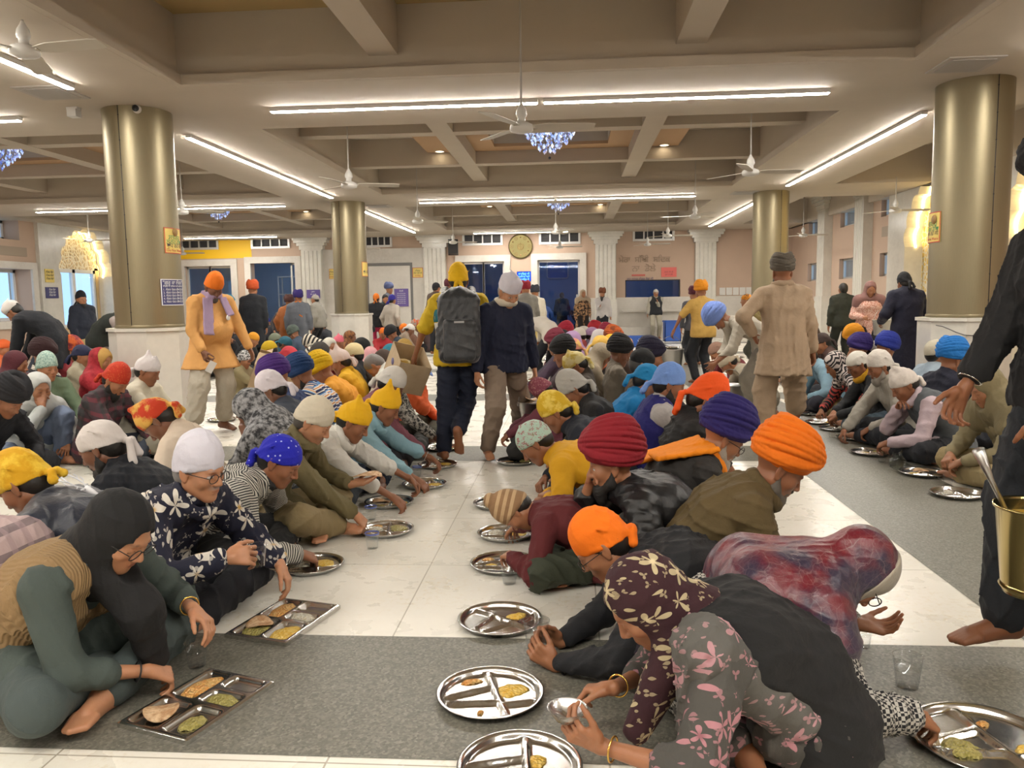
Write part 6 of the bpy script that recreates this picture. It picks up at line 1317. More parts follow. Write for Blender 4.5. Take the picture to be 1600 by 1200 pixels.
def blob_mb(rx, ry, h, rough=.25, n=26):
    b = MB(); nr = 9; ph = [rf.uniform(0, 6) for _ in range(4)]; vs = [(0, 0, h)]
    for i in range(1, nr + 1):
        for k in range(n):
            a = 2 * math.pi * k / n; e = 1 + rough * (.5 * math.sin(2 * a + ph[0]) + .3 * math.sin(3 * a + ph[1]) + .25 * math.sin(7 * a + ph[2])); t = i / nr
            vs.append((rx * e * t * math.cos(a), ry * e * t * math.sin(a), h * math.sqrt(max(0, 1 - t * t)) + (rf.uniform(-.12, .12) * h if i < nr else 0)))
    fs = [(0, 1 + k, 1 + (k + 1) % n) for k in range(n)] + [(1 + (i - 1) * n + k, 1 + i * n + k, 1 + i * n + (k + 1) % n, 1 + (i - 1) * n + (k + 1) % n) for i in range(1, nr) for k in range(n)]
    fs.append(tuple(1 + (nr - 1) * n + k for k in range(n))[::-1]); return b.add(vs, fs, 0, True)
def roti_mb(R=.075, fold=True):
    b = MB(); n = 24; vs = []; ph = rf.uniform(0, 6)
    for s_ in (0, 1):
        for i in range(6):
            for k in range(n):
                a = math.pi * k / (n - 1) * (1 if fold else 2.08); r = R * i / 5; vs.append((r * math.cos(a), r * math.sin(a), .004 * s_ + (.010 * (i / 5) ** 2 * math.sin(2 * a + ph) if i else 0) + .006))
    for s_ in (0, 1):
        o = s_ * 6 * n; b.add([], [])
        fs = [(o + i * n + k, o + i * n + k + 1, o + (i + 1) * n + k + 1, o + (i + 1) * n + k) for i in range(5) for k in range(n - 1)]
        if s_ == 0: allf = fs
        else: allf = allf + fs
    allf += [(5 * n + k, 5 * n + k + 1, 11 * n + k + 1, 11 * n + k) for k in range(n - 1)] + [(i * n, (i + 1) * n, (i + 7) * n, (i + 6) * n) for i in range(5)] + [(i * n + n - 1, (i + 1) * n + n - 1, (i + 7) * n + n - 1, (i + 6) * n + n - 1) for i in range(5)]
    return b.add(vs, allf, 0, True)
th0 = [None]
def thali(px, py, rot, owner, foods=(), R=1.0, label=None):
    p = atz(px, py, .012); p.z = .002; o = thali_mb().build('round_plate', M_STEEL) if th0[0] is None else th0[0].copy()
    if th0[0] is None: th0[0] = o
    else: COL.objects.link(o)
    o.location = p; o.rotation_euler.z = rot; o.scale = (R, R, 1); tag(o, label or 'round steel compartment plate ' + owner, 'plate', 'steel plates along the rows')
    c, s_ = math.cos(rot), math.sin(rot)
    for kind, u, v, rx, ry in foods:
        x, y = p.x + (u * c - v * s_) * .158 * R, p.y + (u * s_ + v * c) * .158 * R
        nm, mt, h = {'rice': ('rice', F_RICE, .026), 'dal': ('lentil_curry', F_DAL, .007), 'sag': ('green_curry', F_SAG, .016), 'orange': ('orange_curry', F_ORANGE, .010), 'roti': ('flatbread', F_ROTI, 0)}[kind]
        if kind == 'roti': f = roti_mb(rx).build(nm, mt, loc=(x, y, .008), rotz=rot + ry); tag(f, 'folded flatbread on the plate ' + owner, 'flatbread', 'flatbreads')
        else: f = blob_mb(rx, ry, h).build(nm, mt, loc=(x, y, .0062), rotz=rot); tag(f, {'rice': 'helping of white rice', 'dal': 'yellow lentil curry', 'sag': 'green curry', 'orange': 'orange curry'}[kind] + ' on the plate ' + owner, 'food', 'food on the plates', 'stuff')
    return p
full = (('dal', .42, .25, .045, .05), ('rice', -.42, .02, .042, .034), ('sag', .45, -.62, .035, .022))
thali(487, 883, .4, 'before the man in the striped blazer', (('rice', -.42, .05, .05, .04), ('dal', .42, .15, .05, .06)))
thali(603, 828, .2, 'before the man in olive shirt', (('rice', -.40, .05, .045, .035), ('sag', .42, .2, .06, .05), ('orange', -.3, .6, .03, .025)))
thali(608, 785, .1, 'before the young man in white shirt', (('roti', -.35, .1, .06, .3), ('dal', .42, -.1, .055, .06), ('sag', -.3, -.6, .035, .025)))
thali(663, 757, 0, 'before the young man in pale blue shirt', (('dal', .42, .1, .05, .06), ('rice', -.4, 0, .04, .03)))
thali(684, 726, .3, 'before the mauve sleeved man', full)
thali(690, 700, .6, 'before the mottled shirt', full); thali(697, 681, .2, 'fourth beyond the pale blue shirt', (('rice', -.4, 0, .04, .03),))
thali(702, 664, .1, 'fifth beyond the pale blue shirt', ()); thali(708, 648, .5, 'behind the legs of the man with the backpack', ())
thali(766, 1085, .3, 'nearly emptied beside the woman in maroon headscarf', (('orange', -.25, .62, .035, .018), ('dal', .45, .1, .05, .05), ('orange', -.30, -.58, .012, .010)), 1.12)
thali(781, 969, .9, 'emptied in front of the boy in orange bandana', (('dal', .5, -.1, .04, .035),), 1.08)
thali(787, 881, .2, 'with orange sweet beside the clear cup on the marble', (('orange', -.4, .55, .03, .022), ('sag', .4, .1, .05, .05), ('dal', -.4, -.05, .04, .03)), 1.05)
thali(790, 834, .1, 'under the bowed child in bobble hat', (('rice', -.35, .05, .05, .035), ('dal', .45, .1, .045, .05)))
thali(778, 787, .5, 'left of the bobble hat', ()); thali(806, 721, .2, 'in front of the boy in mint cap', (('sag', .4, .1, .055, .05), ('orange', -.4, .1, .045, .03)))
thali(812, 1199, .1, 'cut off by the bottom edge', (('dal', .3, .2, .03, .03),), 1.1)
thali(836, 640, .1, 'beside the rose bonnet', full); thali(842, 598, .2, 'by the aisle at the olive yellow cloth', full); thali(848, 577, .2, 'farther up the right aisle row', full); thali(853, 562, .2, 'far up the right aisle row', ()); thali(857, 551, .2, 'at the far end of the right aisle row', ())
thali(1540, 1158, .2, 'large, with green and yellow food in the lower right corner', (('sag', -.45, -.1, .06, .05), ('dal', .5, -.35, .06, .04), ('orange', .3, .45, .02, .018)), 1.3)
thali(1495, 772, .1, 'half hidden behind the man in black jeans', (('rice', -.3, .1, .03, .02),)); thali(1441, 739, .2, 'in front of the fawn shawl', (('roti', .2, .2, .07, .4), ('dal', -.4, .1, .05, .04)))
thali(1361, 707, .1, 'in front of the grey slipover', (('dal', -.3, .05, .06, .05), ('sag', .45, .1, .05, .05))); thali(1335, 684, .3, 'before the grey bearded man in white cloth', (('rice', -.4, .05, .045, .03), ('sag', .4, .1, .05, .05)))
thali(1306, 670, .2, 'before the man with the yellow scarf', (('rice', .4, .1, .04, .03),)); thali(1284, 660, .2, 'before the zigzag headscarf', (('dal', .4, .1, .05, .05),)); thali(1268, 646, .4, 'beside the baggy trousers', ())
thali(1165, 585, .1, 'right of the floor bucket', full); thali(1158, 570, .1, 'beyond the floor bucket', full); thali(1150, 558, .1, 'farther beyond the floor bucket', ()); thali(1180, 604, .1, 'beside the stooping man', ())
thali(213, 701, .2, 'before the man in red dotted bandana', (('rice', -.4, 0, .045, .03), ('sag', .4, .1, .05, .05))); thali(347, 656, .3, 'below the carton', (('dal', .4, .1, .05, .05), ('sag', -.4, .1, .04, .03)))
def tray(px, py, rot, owner, foods):
    p = atz(px, py, .012); p.z = .001; o = tray_mb().build('compartment_tray', M_STEEL, loc=p, rotz=rot); tag(o, 'square steel compartment tray ' + owner, 'tray', 'square steel trays'); c, s_ = math.cos(rot), math.sin(rot)
    for kind, u, v, rx, ry in foods:
        x, y = p.x + u * .40 * c - v * .29 * s_, p.y + u * .40 * s_ + v * .29 * c
        if kind == 'roti':
            f = roti_mb(rx, False).build('flatbread', F_ROTI, loc=(x, y, .014), rotz=ry); tag(f, 'torn flatbread on the square tray ' + owner, 'flatbread', 'flatbreads'); continue
        nm, mt, h, lb = {'rice': ('rice', F_RICE, .022, 'white rice'), 'dal': ('lentil_curry', F_DAL, .012, 'yellow lentil curry'), 'sag': ('green_curry', F_SAG, .014, 'green curry'), 'orange': ('orange_curry', F_ORANGE, .012, 'yellow vegetable curry')}[kind]
        f = blob_mb(rx, ry, h, .15).build(nm, mt, loc=(x, y, .005), rotz=rot); tag(f, lb + ' on the square tray ' + owner, 'food', 'food on the plates', 'stuff')
tray(312, 1098, 1.25, 'nearest, under the hand of the woman in black headscarf', (('orange', .23, .27, .085, .045), ('sag', .10, -.20, .042, .064), ('roti', -.25, .22, .055, .4), ('sag', -.26, -.25, .05, .035)))
tray(445, 969, 1.32, 'at the feet of the man in flowered shirt', (('dal', -.26, -.25, .075, .05), ('sag', -.26, .22, .07, .055), ('rice', .10, -.2, .042, .06), ('orange', .23, .27, .085, .045), ('roti', -.18, .25, .055, .2)))
# clear cups with water
cup0 = [None]
M_WATER = glass('water', (.97, .98, .98)); M_PRINT = M('blue_print', (.12, .16, .5), .4)
def cup(px, py, label, scale=1.0, loc=None, rot=None, blue=False):
    if cup0[0] is None:
        r = empty('plastic_cup', (0, 0, 0)); b = MB(); b.lathe([(.001, .003), (.026, .003), (.035, .078), (.0368, .080), (.0368, .083), (.0345, .083), (.0343, .079)], 32); b.build('cup', M_CLEAR, r)
        b = MB(); b.lathe([(.0305, .050), (.001, .050)], 28); b.build('water', M_WATER, r); cup0[0] = r; c = r
    else: c = copy_tree(cup0[0])
    p = atz(px, py, 0.0) if loc is None else Vector(loc); c.location = (p.x, p.y, p.z + (.002 if loc is None else 0)); c.scale = (scale,) * 3
    if rot: c.rotation_euler = rot
    if blue: b = MB(); b.lathe([(.0352, .072), (.0358, .079)], 24); b.build('printed_rim', M_PRINT, c)
    tag(c, label, 'cup', 'clear plastic cups')
cup(308, 1042, 'clear plastic cup behind the nearest square tray', 1.15); cup(582, 857, 'clear cup with blue print beside the bare foot of the man in olive', 1.1, blue=True); cup(580, 812, 'clear cup with blue rim beside the roti hand', 1.05, blue=True)
cup(652, 745, 'clear cup before the young man in pale blue', 1.0, blue=True); cup(796, 912, 'clear cup of water standing before the crossed dark trousers', 1.15); cup(684, 706, 'clear cup near the mauve sleeve', 1.0)
cup(1378, 722, 'clear cup right of the plate before the grey slipover', 1.0); cup(1394, 728, 'clear cup left of the crumpled plastic bag', 1.0); cup(1481, 758, 'clear cup beside the plate before the fawn shawl'); cup(1300, 684, 'clear cup left of the white haired row plate')
cup(1347, 1012, 'clear cup under the open palm of the silk shawl woman'); cup(1417, 1075, 'large clear cup seen from above on the granite right of bare feet', 1.35)
# ---- things held and carried
def hc(person_t, nm, fwd=.0, out=.0, up=.0):
    """world point in front of a person's palm"""
    o, J, W = person_t; a = J[nm]; return Vector(W(a['W'] + a['dv'] * (.085 + fwd) - a['bk'] * out + V3(0, 0, up)))
cup(0, 0, 'clear cup held by the man in flowered shirt', 1.1, loc=hc(man_floral, 'R', .0, .045, -.045)); cup(0, 0, 'clear cup held in both hands by the boy in orange bandana', 1.35, loc=(hc(boy_orange, 'L', .01, .05, -.03) + hc(boy_orange, 'R', .01, .05, -.03)) / 2)
b = MB(); b.lathe([(.001, .0), (.03, .0), (.045, .02), (.05, .032), (.053, .034), (.048, .030), (.042, .018), (.001, .004)], 20, 0); o = b.build('foil_bowl', steel('crumpled_foil', .7, .22), loc=hc(woman_maroon, 'L', .0, .045, -.01)); tag(o, 'small foil bowl in the fingers of the woman in maroon headscarf', 'bowl')
o = roti_mb(.09).build('flatbread', F_ROTI, loc=hc(man_olive, 'L', .02, .03, .0)); tag(o, 'folded flatbread on the open palm of the man in olive', 'flatbread', 'flatbreads')
o = roti_mb(.06).build('flatbread', F_ROTI, loc=hc(man_red, 'R', .03, .02, .01)); o.rotation_euler = (.4, 1.0, 0); tag(o, 'morsel of flatbread at the mouth of the man in crimson turban', 'flatbread', 'flatbreads')
def bucket(loc, r, h, label, mat, fill=None, ladle=None, bail=1.0, tilt=0, top=1.25):
    o = empty('bucket', loc); rb = r / top
    b = MB(); b.lathe([(.001, .012), (rb * .96, .012), (rb, .0), (rb + .004, .012), (rb + .006, .02), (r, h), (r + .007, h + .004), (r + .007, h - .006), (r - .002, h - .006), (rb - .004, .02), (.001, .016)], 44); b.build('pail', mat, o)
    b = MB(); b.lathe([(rb + .007, h * .05), (rb + .013, h * .08), (rb + .008, h * .11)], 40); b.build('base_ring', mat, o)
    b = MB(); b.tube([(r * math.cos(a), .0, h * .96 + r * 1.12 * math.sin(a) * bail) for a in [math.pi * k / 18 for k in range(19)]], .004, 7)
    for s_ in (1, -1): b.tube([(s_ * (r + .006) + .0, .016 * math.cos(k * math.pi / 6), h * .93 + .018 * math.sin(k * math.pi / 6)) for k in range(12)], .003, 6, closed=True)
    b.build('bail_handle', mat, o)
    if fill: b = MB(); b.lathe([(.001, h * .86 + .012), (r * .5, h * .86 + .008), (r * .93, h * .86)], 30); tag(b.build('contents', fill, o), kind='stuff')
    tag(o, label, 'bucket', 'serving buckets'); o.rotation_euler.z = tilt; return o
M_BRASSB = steel('brassy_steel', .55, .16); _t = NT('brass_bucket'); _t.bsdf((.62, .50, .22), .18, 1.0); M_BRB = _t.m
p = aty(1606, 850, 2.62); bk = bucket((p.x + .03, p.y, p.z - .165), .125, .29, 'brass bucket with ladle carried at the right edge by the man in black', M_BRB, F_DAL, bail=1.65, tilt=1.2, top=1.35)
b = MB(); b.tube([(.0, 0, 0), (.0, 0, .20), (.004, 0, .31)], [.006, .009, .019], 10); lo_ = b.build('ladle', M_STEELD, loc=(p.x - .03, p.y + .02, p.z + .04)); lo_.rotation_euler = (.1, -.5, 0); tag(lo_, 'steel ladle standing in the brass bucket', 'ladle')
p = hc(navy, 'L', .04); b_ = bucket((p.x, p.y, p.z - .40), .165, .22, 'dark steel pail of flatbreads hanging from the hand of the man in navy', M_STEELD, F_ROTI, bail=1.1, tilt=.4, top=1.5)
for k in range(5):
    o = roti_mb(.075).build('flatbread', F_ROTI, loc=(p.x + rf.uniform(-.07, .07), p.y + rf.uniform(-.07, .07), p.z - .40 + .20 + .008 * k)); o.rotation_euler = (rf.uniform(-.5, .5), rf.uniform(-.5, .5), rf.uniform(0, 6)); tag(o, 'flatbread heaped in the pail beside the man in navy', 'flatbread', 'flatbreads in the pail')
p = atz(1140, 652, 0); bucket((p.x, p.y, .0), .165, .36, 'tall steel bucket on the floor before the stooping man', M_STEELD, F_SAG, tilt=.5); 
p = hc(yellowman, 'L', .03); bucket((p.x, p.y, p.z - .52), .19, .34, 'steel bucket in the hand of the man in straw yellow shirt', M_STEELD, None, tilt=.3); o = thali_mb(.13).build('round_plate', M_STEEL, loc=(p.x, p.y, p.z - .17)); tag(o, 'steel plate resting on the bucket of the straw yellow shirt', 'plate', 'steel plates along the rows')
p = atz(820, 560, 0); bucket((p.x, p.y, .0), .15, .26, 'steel bucket under the stooping man in red turban', M_STEELD, F_DAL, tilt=.2); p = aty(847, 524, 16.3); bucket((p.x, p.y, p.z - .2), .19, .34, 'yellow brass bucket hanging beside the grey jumper', M_BRB, None, tilt=.2)
p = aty(1381, 512, 12.8); bucket((p.x, p.y, p.z - .12), .17, .24, 'wide steel bucket held by the woman in sequinned top', M_STEELD, F_RICE, tilt=.2)
M_CARD = food_mat('cardboard', (.50, .38, .24), (.44, .33, .20), 8, .85, .0005)
def carton(loc, rot, w, d, h, label, flaps=True):
    o = empty('carton', loc); o.rotation_euler = rot; b = MB(); t = .004
    for (x0, x1, y0, y1, z0, z1) in ((-w, w, -d, -d + t, 0, h), (-w, w, d - t, d, 0, h), (-w, -w + t, -d, d, 0, h), (w - t, w, -d, d, 0, h), (-w, w, -d, d, 0, t)): b.box(x0, x1, y0, y1, z0, z1)
    b.build('box', M_CARD, o)
    if flaps:
        for a, q in ((0, d), (math.pi, d), (math.pi / 2, w), (-math.pi / 2, w)):
            b = MB(); L = w if q == d else d; b.box(-L + .005, L - .005, -t, 0, 0, .16); f = b.build('flap', M_CARD, o); f.rotation_euler = (-.9, 0, a); f.location = (-math.sin(a) * -q if abs(math.sin(a)) > .5 else 0, -q * math.cos(a), h); f.location = (q * math.sin(a), -q * math.cos(a), h)
    tag(o, label, 'carton', 'cardboard cartons'); return o
p = hc(orange, 'L', .0); c_ = carton((p.x + .20, p.y - .10, p.z - .36), (.30, .35, .35), .22, .17, .30, 'open cardboard carton carried by the man in apricot kurta')
p = hc(polo, 'L', .0); c_ = carton((p.x - .10, p.y + .05, p.z - .14), (.45, .25, .5), .14, .19, .28, 'cardboard carton under the arm of the man with the backpack', False)
b = MB(); b.lathe([(.001, 0), (.045, 0), (.045, .002), (.001, .002)], 24, 0, Matrix.Diagonal((1, .6, 1, 1))); o = b.build('printed_logo', M('logo_blue', (.10, .09, .22), .6), c_); o.location = (-.142, .02, .17); o.rotation_euler = (math.pi / 2, 0, math.pi / 2)
b = MB(); b.box(-.035, .035, -.0006, .0006, -.06, .06); o = b.build('paper_slip', M('white_paper', (.8, .78, .74), .7), loc=hc(orange, 'R', .05, .03, -.04)); o.rotation_euler = (.2, .5, .6); tag(o, 'folded slip of white paper in the hand of the man in apricot kurta', 'paper')
# backpack: worn by the man in the polo shirt
PO, PJ, PW = polo; back = lambda u, v, z: PJ['P'][2] + PJ['fw'][1] * u + PJ['lf'] * v + PJ['up'][1] * z
bp_o = empty('backpack', PO.location); bp_o.rotation_euler.z = PO.rotation_euler.z; Rb = np.stack([PJ['fw'][1], PJ['lf'], PJ['up'][1]], 1); BPM = cloth(('satin', '26292d'))
z = Shape().box(back(-.235, 0, -.12), (.085, .175, .29), Rb, .07, k=.02).ell(back(-.21, 0, .13), (.09, .13, .10), Rb, k=.05); to_obj('main_compartment', polygonize(z, .012, disp=wrinkle(.010, 2.2)), BPM, bp_o)
z = Shape().box(back(-.325, 0, -.22), (.04, .135, .17), Rb, .035, k=.02); to_obj('front_pocket', polygonize(z, .010, disp=wrinkle(.008, 4.1)), BPM, bp_o)
for sd, nm in ((1, 'L'), (-1, 'R')):
    z = Shape().cap(back(-.15, sd * .12, .16), PJ[nm]['S'] * .62 + PJ['P'][3] * .38 + V3(-.03, 0, .085), .030, .034, k=.02).cap(PJ[nm]['S'] * .62 + PJ['P'][3] * .38 + V3(-.03, 0, .085), back(.13, sd * .13, .10), .034, .028, k=.02); to_obj('shoulder_strap', polygonize(z, .011), BPM, bp_o)
z = Shape().box(back(-.23, .16, -.20), (.06, .035, .10), Rb, .03, k=.02); to_obj('bottle_pocket', polygonize(z, .011, disp=wrinkle(.006, 1.1)), BPM, bp_o)
b = MB(); b.box(-.04, .04, -.003, .003, -.008, .008); o = b.build('woven_label', M('grey_label', (.4, .4, .4), .6), bp_o); o.location = back(-.372, 0, -.08); o.rotation_euler.z = math.pi / 2
tag(bp_o, 'charcoal grey backpack on the man in yellow polo shirt', 'backpack')
# the white and teal band of the polo shirt, the stag on the navy jacket, badge on the apricot kurta
z = Shape(); torso(z, PJ, .031, .02, top=False, low=False)
c0 = PJ['P'][2]; z.plane(c0 + PJ['up'][1] * .055, PJ['up'][1]).plane(c0 - PJ['up'][1] * .055, -PJ['up'][1]); to_obj('chest_band', polygonize(z, .012), M('teal_band', srgb('14606a'), .85), PO)
z = Shape(); torso(z, PJ, .031, .02, top=False, low=False); z.plane(c0 - PJ['up'][1] * .055, PJ['up'][1]).plane(c0 - PJ['up'][1] * .15, -PJ['up'][1]); to_obj('white_band', polygonize(z, .012), M('white_band', srgb('c9c6c0'), .85), PO)
M_PRW = M('white_print', (.75, .75, .78), .6)
def on_back(pt, parent_t, mb, name, mat, u, v, zz, size=1.0, part=True):
    PO_, J_, W_ = parent_t; Rm = np.stack([-J_['lf'], J_['up'][2], -J_['fw'][2]], 1); c = J_['P'][2] + J_['fw'][2] * u + J_['lf'] * v + J_['up'][2] * zz
    return Matrix.Translation(Vector(c)) @ Matrix([[*Rm[0]], [*Rm[1]], [*Rm[2]]]).to_4x4() @ Matrix.Scale(size, 4)
mt = on_back(None, man_deer, None, '', None, -.156, .03, .045)
b = MB(); P = lambda *q: [mt @ Vector((x, y, 0)) for x, y in q]
for sd in (1, -1):
    b.tube(P((sd * .010, .03), (sd * .030, .055), (sd * .034, .095), (sd * .022, .125)), .0035, 5); b.tube(P((sd * .032, .06), (sd * .055, .072), (sd * .060, .092)), .003, 5); b.tube(P((sd * .034, .085), (sd * .052, .102), (sd * .053, .118)), .003, 5); b.tube(P((sd * .022, .045), (sd * .040, .042)), .003, 5)
    b.tube(P((sd * .012, .022), (sd * .034, .026)), .0045, 5)
b.tube(P((0, .028), (0, -.005), (0, -.035)), [.015, .012, .006], 8); b.build('printed_stag', M_PRW, man_deer[0])
o = text_mesh('printed_lettering', 'Alle', .055, M_PRW, man_deer[0], (0, 0, 0), (0, 0, 0)); o.matrix_local = on_back(None, man_deer, None, '', None, -.156, .0, -.045)
PO2, J2, W2 = orange; b = MB(); b.lathe([(.001, .004), (.026, .004), (.028, 0)], 20); o = b.build('round_badge', M('badge_white', (.8, .78, .75), .4), PO2); cc = J2['P'][2] + J2['fw'][1] * .195 + J2['lf'] * .10 - J2['up'][1] * .02; o.location = cc; o.rotation_euler = (0, math.pi / 2, .3)
# crumpled plastic bag and pink bottle
z = Shape().ell((0, 0, .06), (.07, .05, .06), k=.03).cap((.0, 0, .09), (.05, .02, .17), .03, .012, k=.03).cap((0, 0, .09), (-.04, -.01, .14), .03, .01, k=.03); o = to_obj('plastic_bag', polygonize(z, .008, disp=wrinkle(.014, 3.3, 2.0)), glass('translucent_plastic', (.75, .77, .74))); o.location = (*atz(1402, 736).xy, .005); tag(o, 'crumpled translucent plastic bag before the fawn shawl', 'plastic bag')
b = MB(); b.lathe([(.001, 0), (.032, 0), (.034, .02), (.034, .15), (.028, .18), (.022, .19), (.001, .19)], 24); p = aty(1076, 905, 2.95); o = empty('water_bottle', (p.x, p.y, p.z - .17)); b.build('bottle_body', M('pink_plastic', (.55, .05, .22), .35), o); b = MB(); b.lathe([(.001, .21), (.026, .21), (.028, .205), (.028, .185), (.001, .185)], 24); b.build('bottle_cap', M('pink_cap', (.75, .12, .35), .35), o); tag(o, 'pink water bottle between the silk shawl and the amber turban', 'bottle')
# ------------------------------------------------------------------ things on the walls and columns
def plate_on_wall(name, px0, px1, py0, py1, mat, label, cat, group=None, th=.03, Y=None, border=None):
    Y = YF - .005 if Y is None else Y; a, c = aty(px0, py1, Y), aty(px1, py0, Y); o = empty(name, ((a.x + c.x) / 2, Y, (a.z + c.z) / 2)); w_, h_ = (c.x - a.x) / 2, (c.z - a.z) / 2
    b = MB(); b.box(-w_, w_, -th, 0, -h_, h_); b.build('board', mat, o)
    if border: 
        b = MB(); t = min(w_, h_) * .08
        for (x0, x1, z0, z1) in ((-w_, w_, h_ - t, h_), (-w_, w_, -h_, -h_ + t), (-w_, -w_ + t, -h_, h_), (w_ - t, w_, -h_, h_)): b.box(x0, x1, -th - .003, -th, z0, z1)
        b.build('border', border, o)
    tag(o, label, cat, group); return o, w_, h_
def lines(o, w_, h_, th, rows, mat, name='lettering'):
    for txt, x, z, size in rows: text_mesh(name, txt, size * h_, mat, o, (x * w_, -th - .002, z * h_), (math.pi / 2, 0, 0), .001, maxw=w_ * 1.8)
M_YSIGN = M('yellow_board', (.78, .60, .16), .5); M_NAVYB = M('navy_board', (.05, .05, .16), .45); M_TXW = M('white_letters', (.8, .8, .82), .5); M_TXD = M('dark_letters', (.06, .05, .05), .5); M_TXR = M('red_letters', (.55, .06, .05), .5); M_PURP = M('purple_board', (.12, .08, .28), .45); M_TXG = M('green_letters', (.06, .28, .10), .5)
# gilt wall clock
p = aty(813.5, 385, YF); o = empty('wall_clock', (p.x, YF, p.z)); R_c = .37; RX = Matrix.Rotation(math.pi / 2, 4, 'X')
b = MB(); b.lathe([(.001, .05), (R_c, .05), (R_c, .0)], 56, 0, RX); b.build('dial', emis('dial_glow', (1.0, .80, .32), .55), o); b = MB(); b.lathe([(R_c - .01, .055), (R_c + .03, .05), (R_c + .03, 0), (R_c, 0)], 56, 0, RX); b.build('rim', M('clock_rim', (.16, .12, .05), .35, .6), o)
M_ROS = M('clock_print', (.30, .17, .05), .5)
for k in range(12):
    a = k * math.pi / 6; c = Vector((math.cos(a) * R_c * .78, -.052, math.sin(a) * R_c * .78)); b = MB(); r_ = .05 if k % 2 == 0 else .02
    b.tube([c + Vector((math.cos(q) * r_, 0, math.sin(q) * r_)) for q in [2 * math.pi * j / 14 for j in range(14)]], .006, 5, closed=True); b.ball(c, (.016, .004, .016), 4); b.build('hour_rosette', M_ROS, o)
b = MB(); b.tube([(.0, -.054, -.13), (.0, -.054, .14)], [.010, .004], 6); b.tube([(.06 * math.cos(q), -.054, .02 + .06 * math.sin(q)) for q in [2 * math.pi * j / 18 for j in range(18)]], .008, 5, closed=True)
for s_ in (1, -1): b.tube([(s_ * .02, -.054, -.12), (s_ * .085, -.054, -.06), (s_ * .10, -.054, .02), (s_ * .075, -.054, .09)], [.010, .014, .012, .004], 6)
b.build('centre_emblem', M_ROS, o); tag(o, 'round gilt wall clock with rosettes between the glazed doors', 'clock')
# LED sign, notices, lettering
o, w_, h_ = plate_on_wall('led_sign', 808, 830, 424, 440, M('led_board', (.01, .02, .10), .3), 'small blue LED text sign left of the right glazed door', 'sign', th=.06); b = MB(); b.box(-w_ * .96, w_ * .96, -.063, -.061, -h_ * .94, h_ * .94); b.build('lit_panel', emis('blue_panel', (.02, .10, .9), 1.2), o); lines(o, w_, h_, .064, [('ਵਾਹਿਗੁਰੂ ਜੀ', 0, .5, .55), ('ਸਤਿਨਾਮੁ ਸ੍ਰੀ', 0, -.05, .5), ('ਵਾਹਿਗੁਰੂ ਜੀ', .1, -.6, .45)], emis('cyan_text', (.3, .9, 1.0), 2.0))
o, w_, h_ = plate_on_wall('notice_board', 1033, 1057, 417.5, 433, M('red_board', (.66, .13, .11), .5), 'red notice board right of the wall lettering', 'notice'); lines(o, w_, h_, .03, [('ਸ਼ਾਂਤੀ ਰੱਖੋ ਜੀ', 0, .0, .42), ('ਜੂਠਾ ਨਾ ਛੱਡੋ', 0, -.5, .38)], M('dull_red', (.20, .03, .03), .5))
M_WTX = M('brown_lettering', (.36, .27, .20), .6)
for txt, px, py, sz, lb in (('ਮੇਰਾ  ਸਿੱਖੀ  ਸਿਦਕ', 1007, 406, .30, 'upper line of raised lettering on the peach wall above the hatch'), ('ਨਾ  ਡੋਲੇ', 1006, 420, .28, 'lower line of raised lettering on the peach wall above the hatch')):
    p = aty(px, py, YF); o = text_mesh('wall_lettering', txt, sz, M_WTX, None, (p.x, YF - .015, p.z), (math.pi / 2, 0, 0), .012, maxw=1.65); tag(o, lb, 'lettering')
p = aty(1000, 436, YF); o = text_mesh('wall_lettering', 'ਗੁਰੂ ਨਾਨਕ ਲੰਗਰ ਸੇਵਾ ਜੀ', .13, M_NAVYB, None, (p.x, YF - .012, p.z), (math.pi / 2, 0, 0), .004, maxw=.85); tag(o, 'small dark line of lettering just above the serving hatch', 'lettering'); 
o, w_, h_ = plate_on_wall('name_strip', 987, 1008, 428.5, 431.5, M('red_strip', (.55, .12, .10), .5), 'thin red strip over the dark lettering above the hatch', 'sign', th=.02)
for px0, px1, py0, py1, Y, lb in ((645, 661, 418, 434, YF - .03, 'yellow notice on the marble wall right of the grey panel'), (515, 523, 420, 436, YF - .03, 'yellow notice half hidden behind the far left column')):
    o, w_, h_ = plate_on_wall('yellow_notice', px0, px1, py0, py1, M_YSIGN, lb, 'notice', 'yellow notices', Y=Y, border=M_TXR); lines(o, w_, h_, .03, [('ਲੰਗਰ', 0, .35, .5), ('ਸੇਵਾ ਕਰੋ ਜੀ', 0, -.1, .42)], M_TXD); lines(o, w_, h_, .03, [('ਵਾਹਿਗੁਰੂ', 0, -.6, .36)], M_TXR)
o, w_, h_ = plate_on_wall('poster', 617, 638, 451, 479, M_PURP, 'purple poster with white text on the grey panel', 'poster', Y=YF - .12); lines(o, w_, h_, .03, [('ਬੇਨਤੀ', 0, .74, .22)] + [('ਸੰਗਤ ਜੀ ਲੰਗਰ ਪੰਗਤ', 0, .46 - .22 * k, .13) for k in range(6)], M_TXW)
o, w_, h_ = plate_on_wall('notice_board', 480, 500, 452.5, 466, M_PURP, 'purple notice on the fluted pilaster left of the far left column', 'notice', Y=YF - .24); lines(o, w_, h_, .03, [('ਸੂਚਨਾ', 0, .5, .42), ('ਚੁੱਪ ਰਹੋ ਜੀ', 0, -.1, .36)], M_TXW)
p0, p1 = aty(283, 405, YF), aty(397, 371, YF); b = MB(); x0, x1, z0, z1 = p0.x - .6, p1.x, p0.z, p1.z
hs = [h for h in holes[:2]]; xs = sorted([x0, x1, hs[0][0], hs[0][1], hs[1][0]])
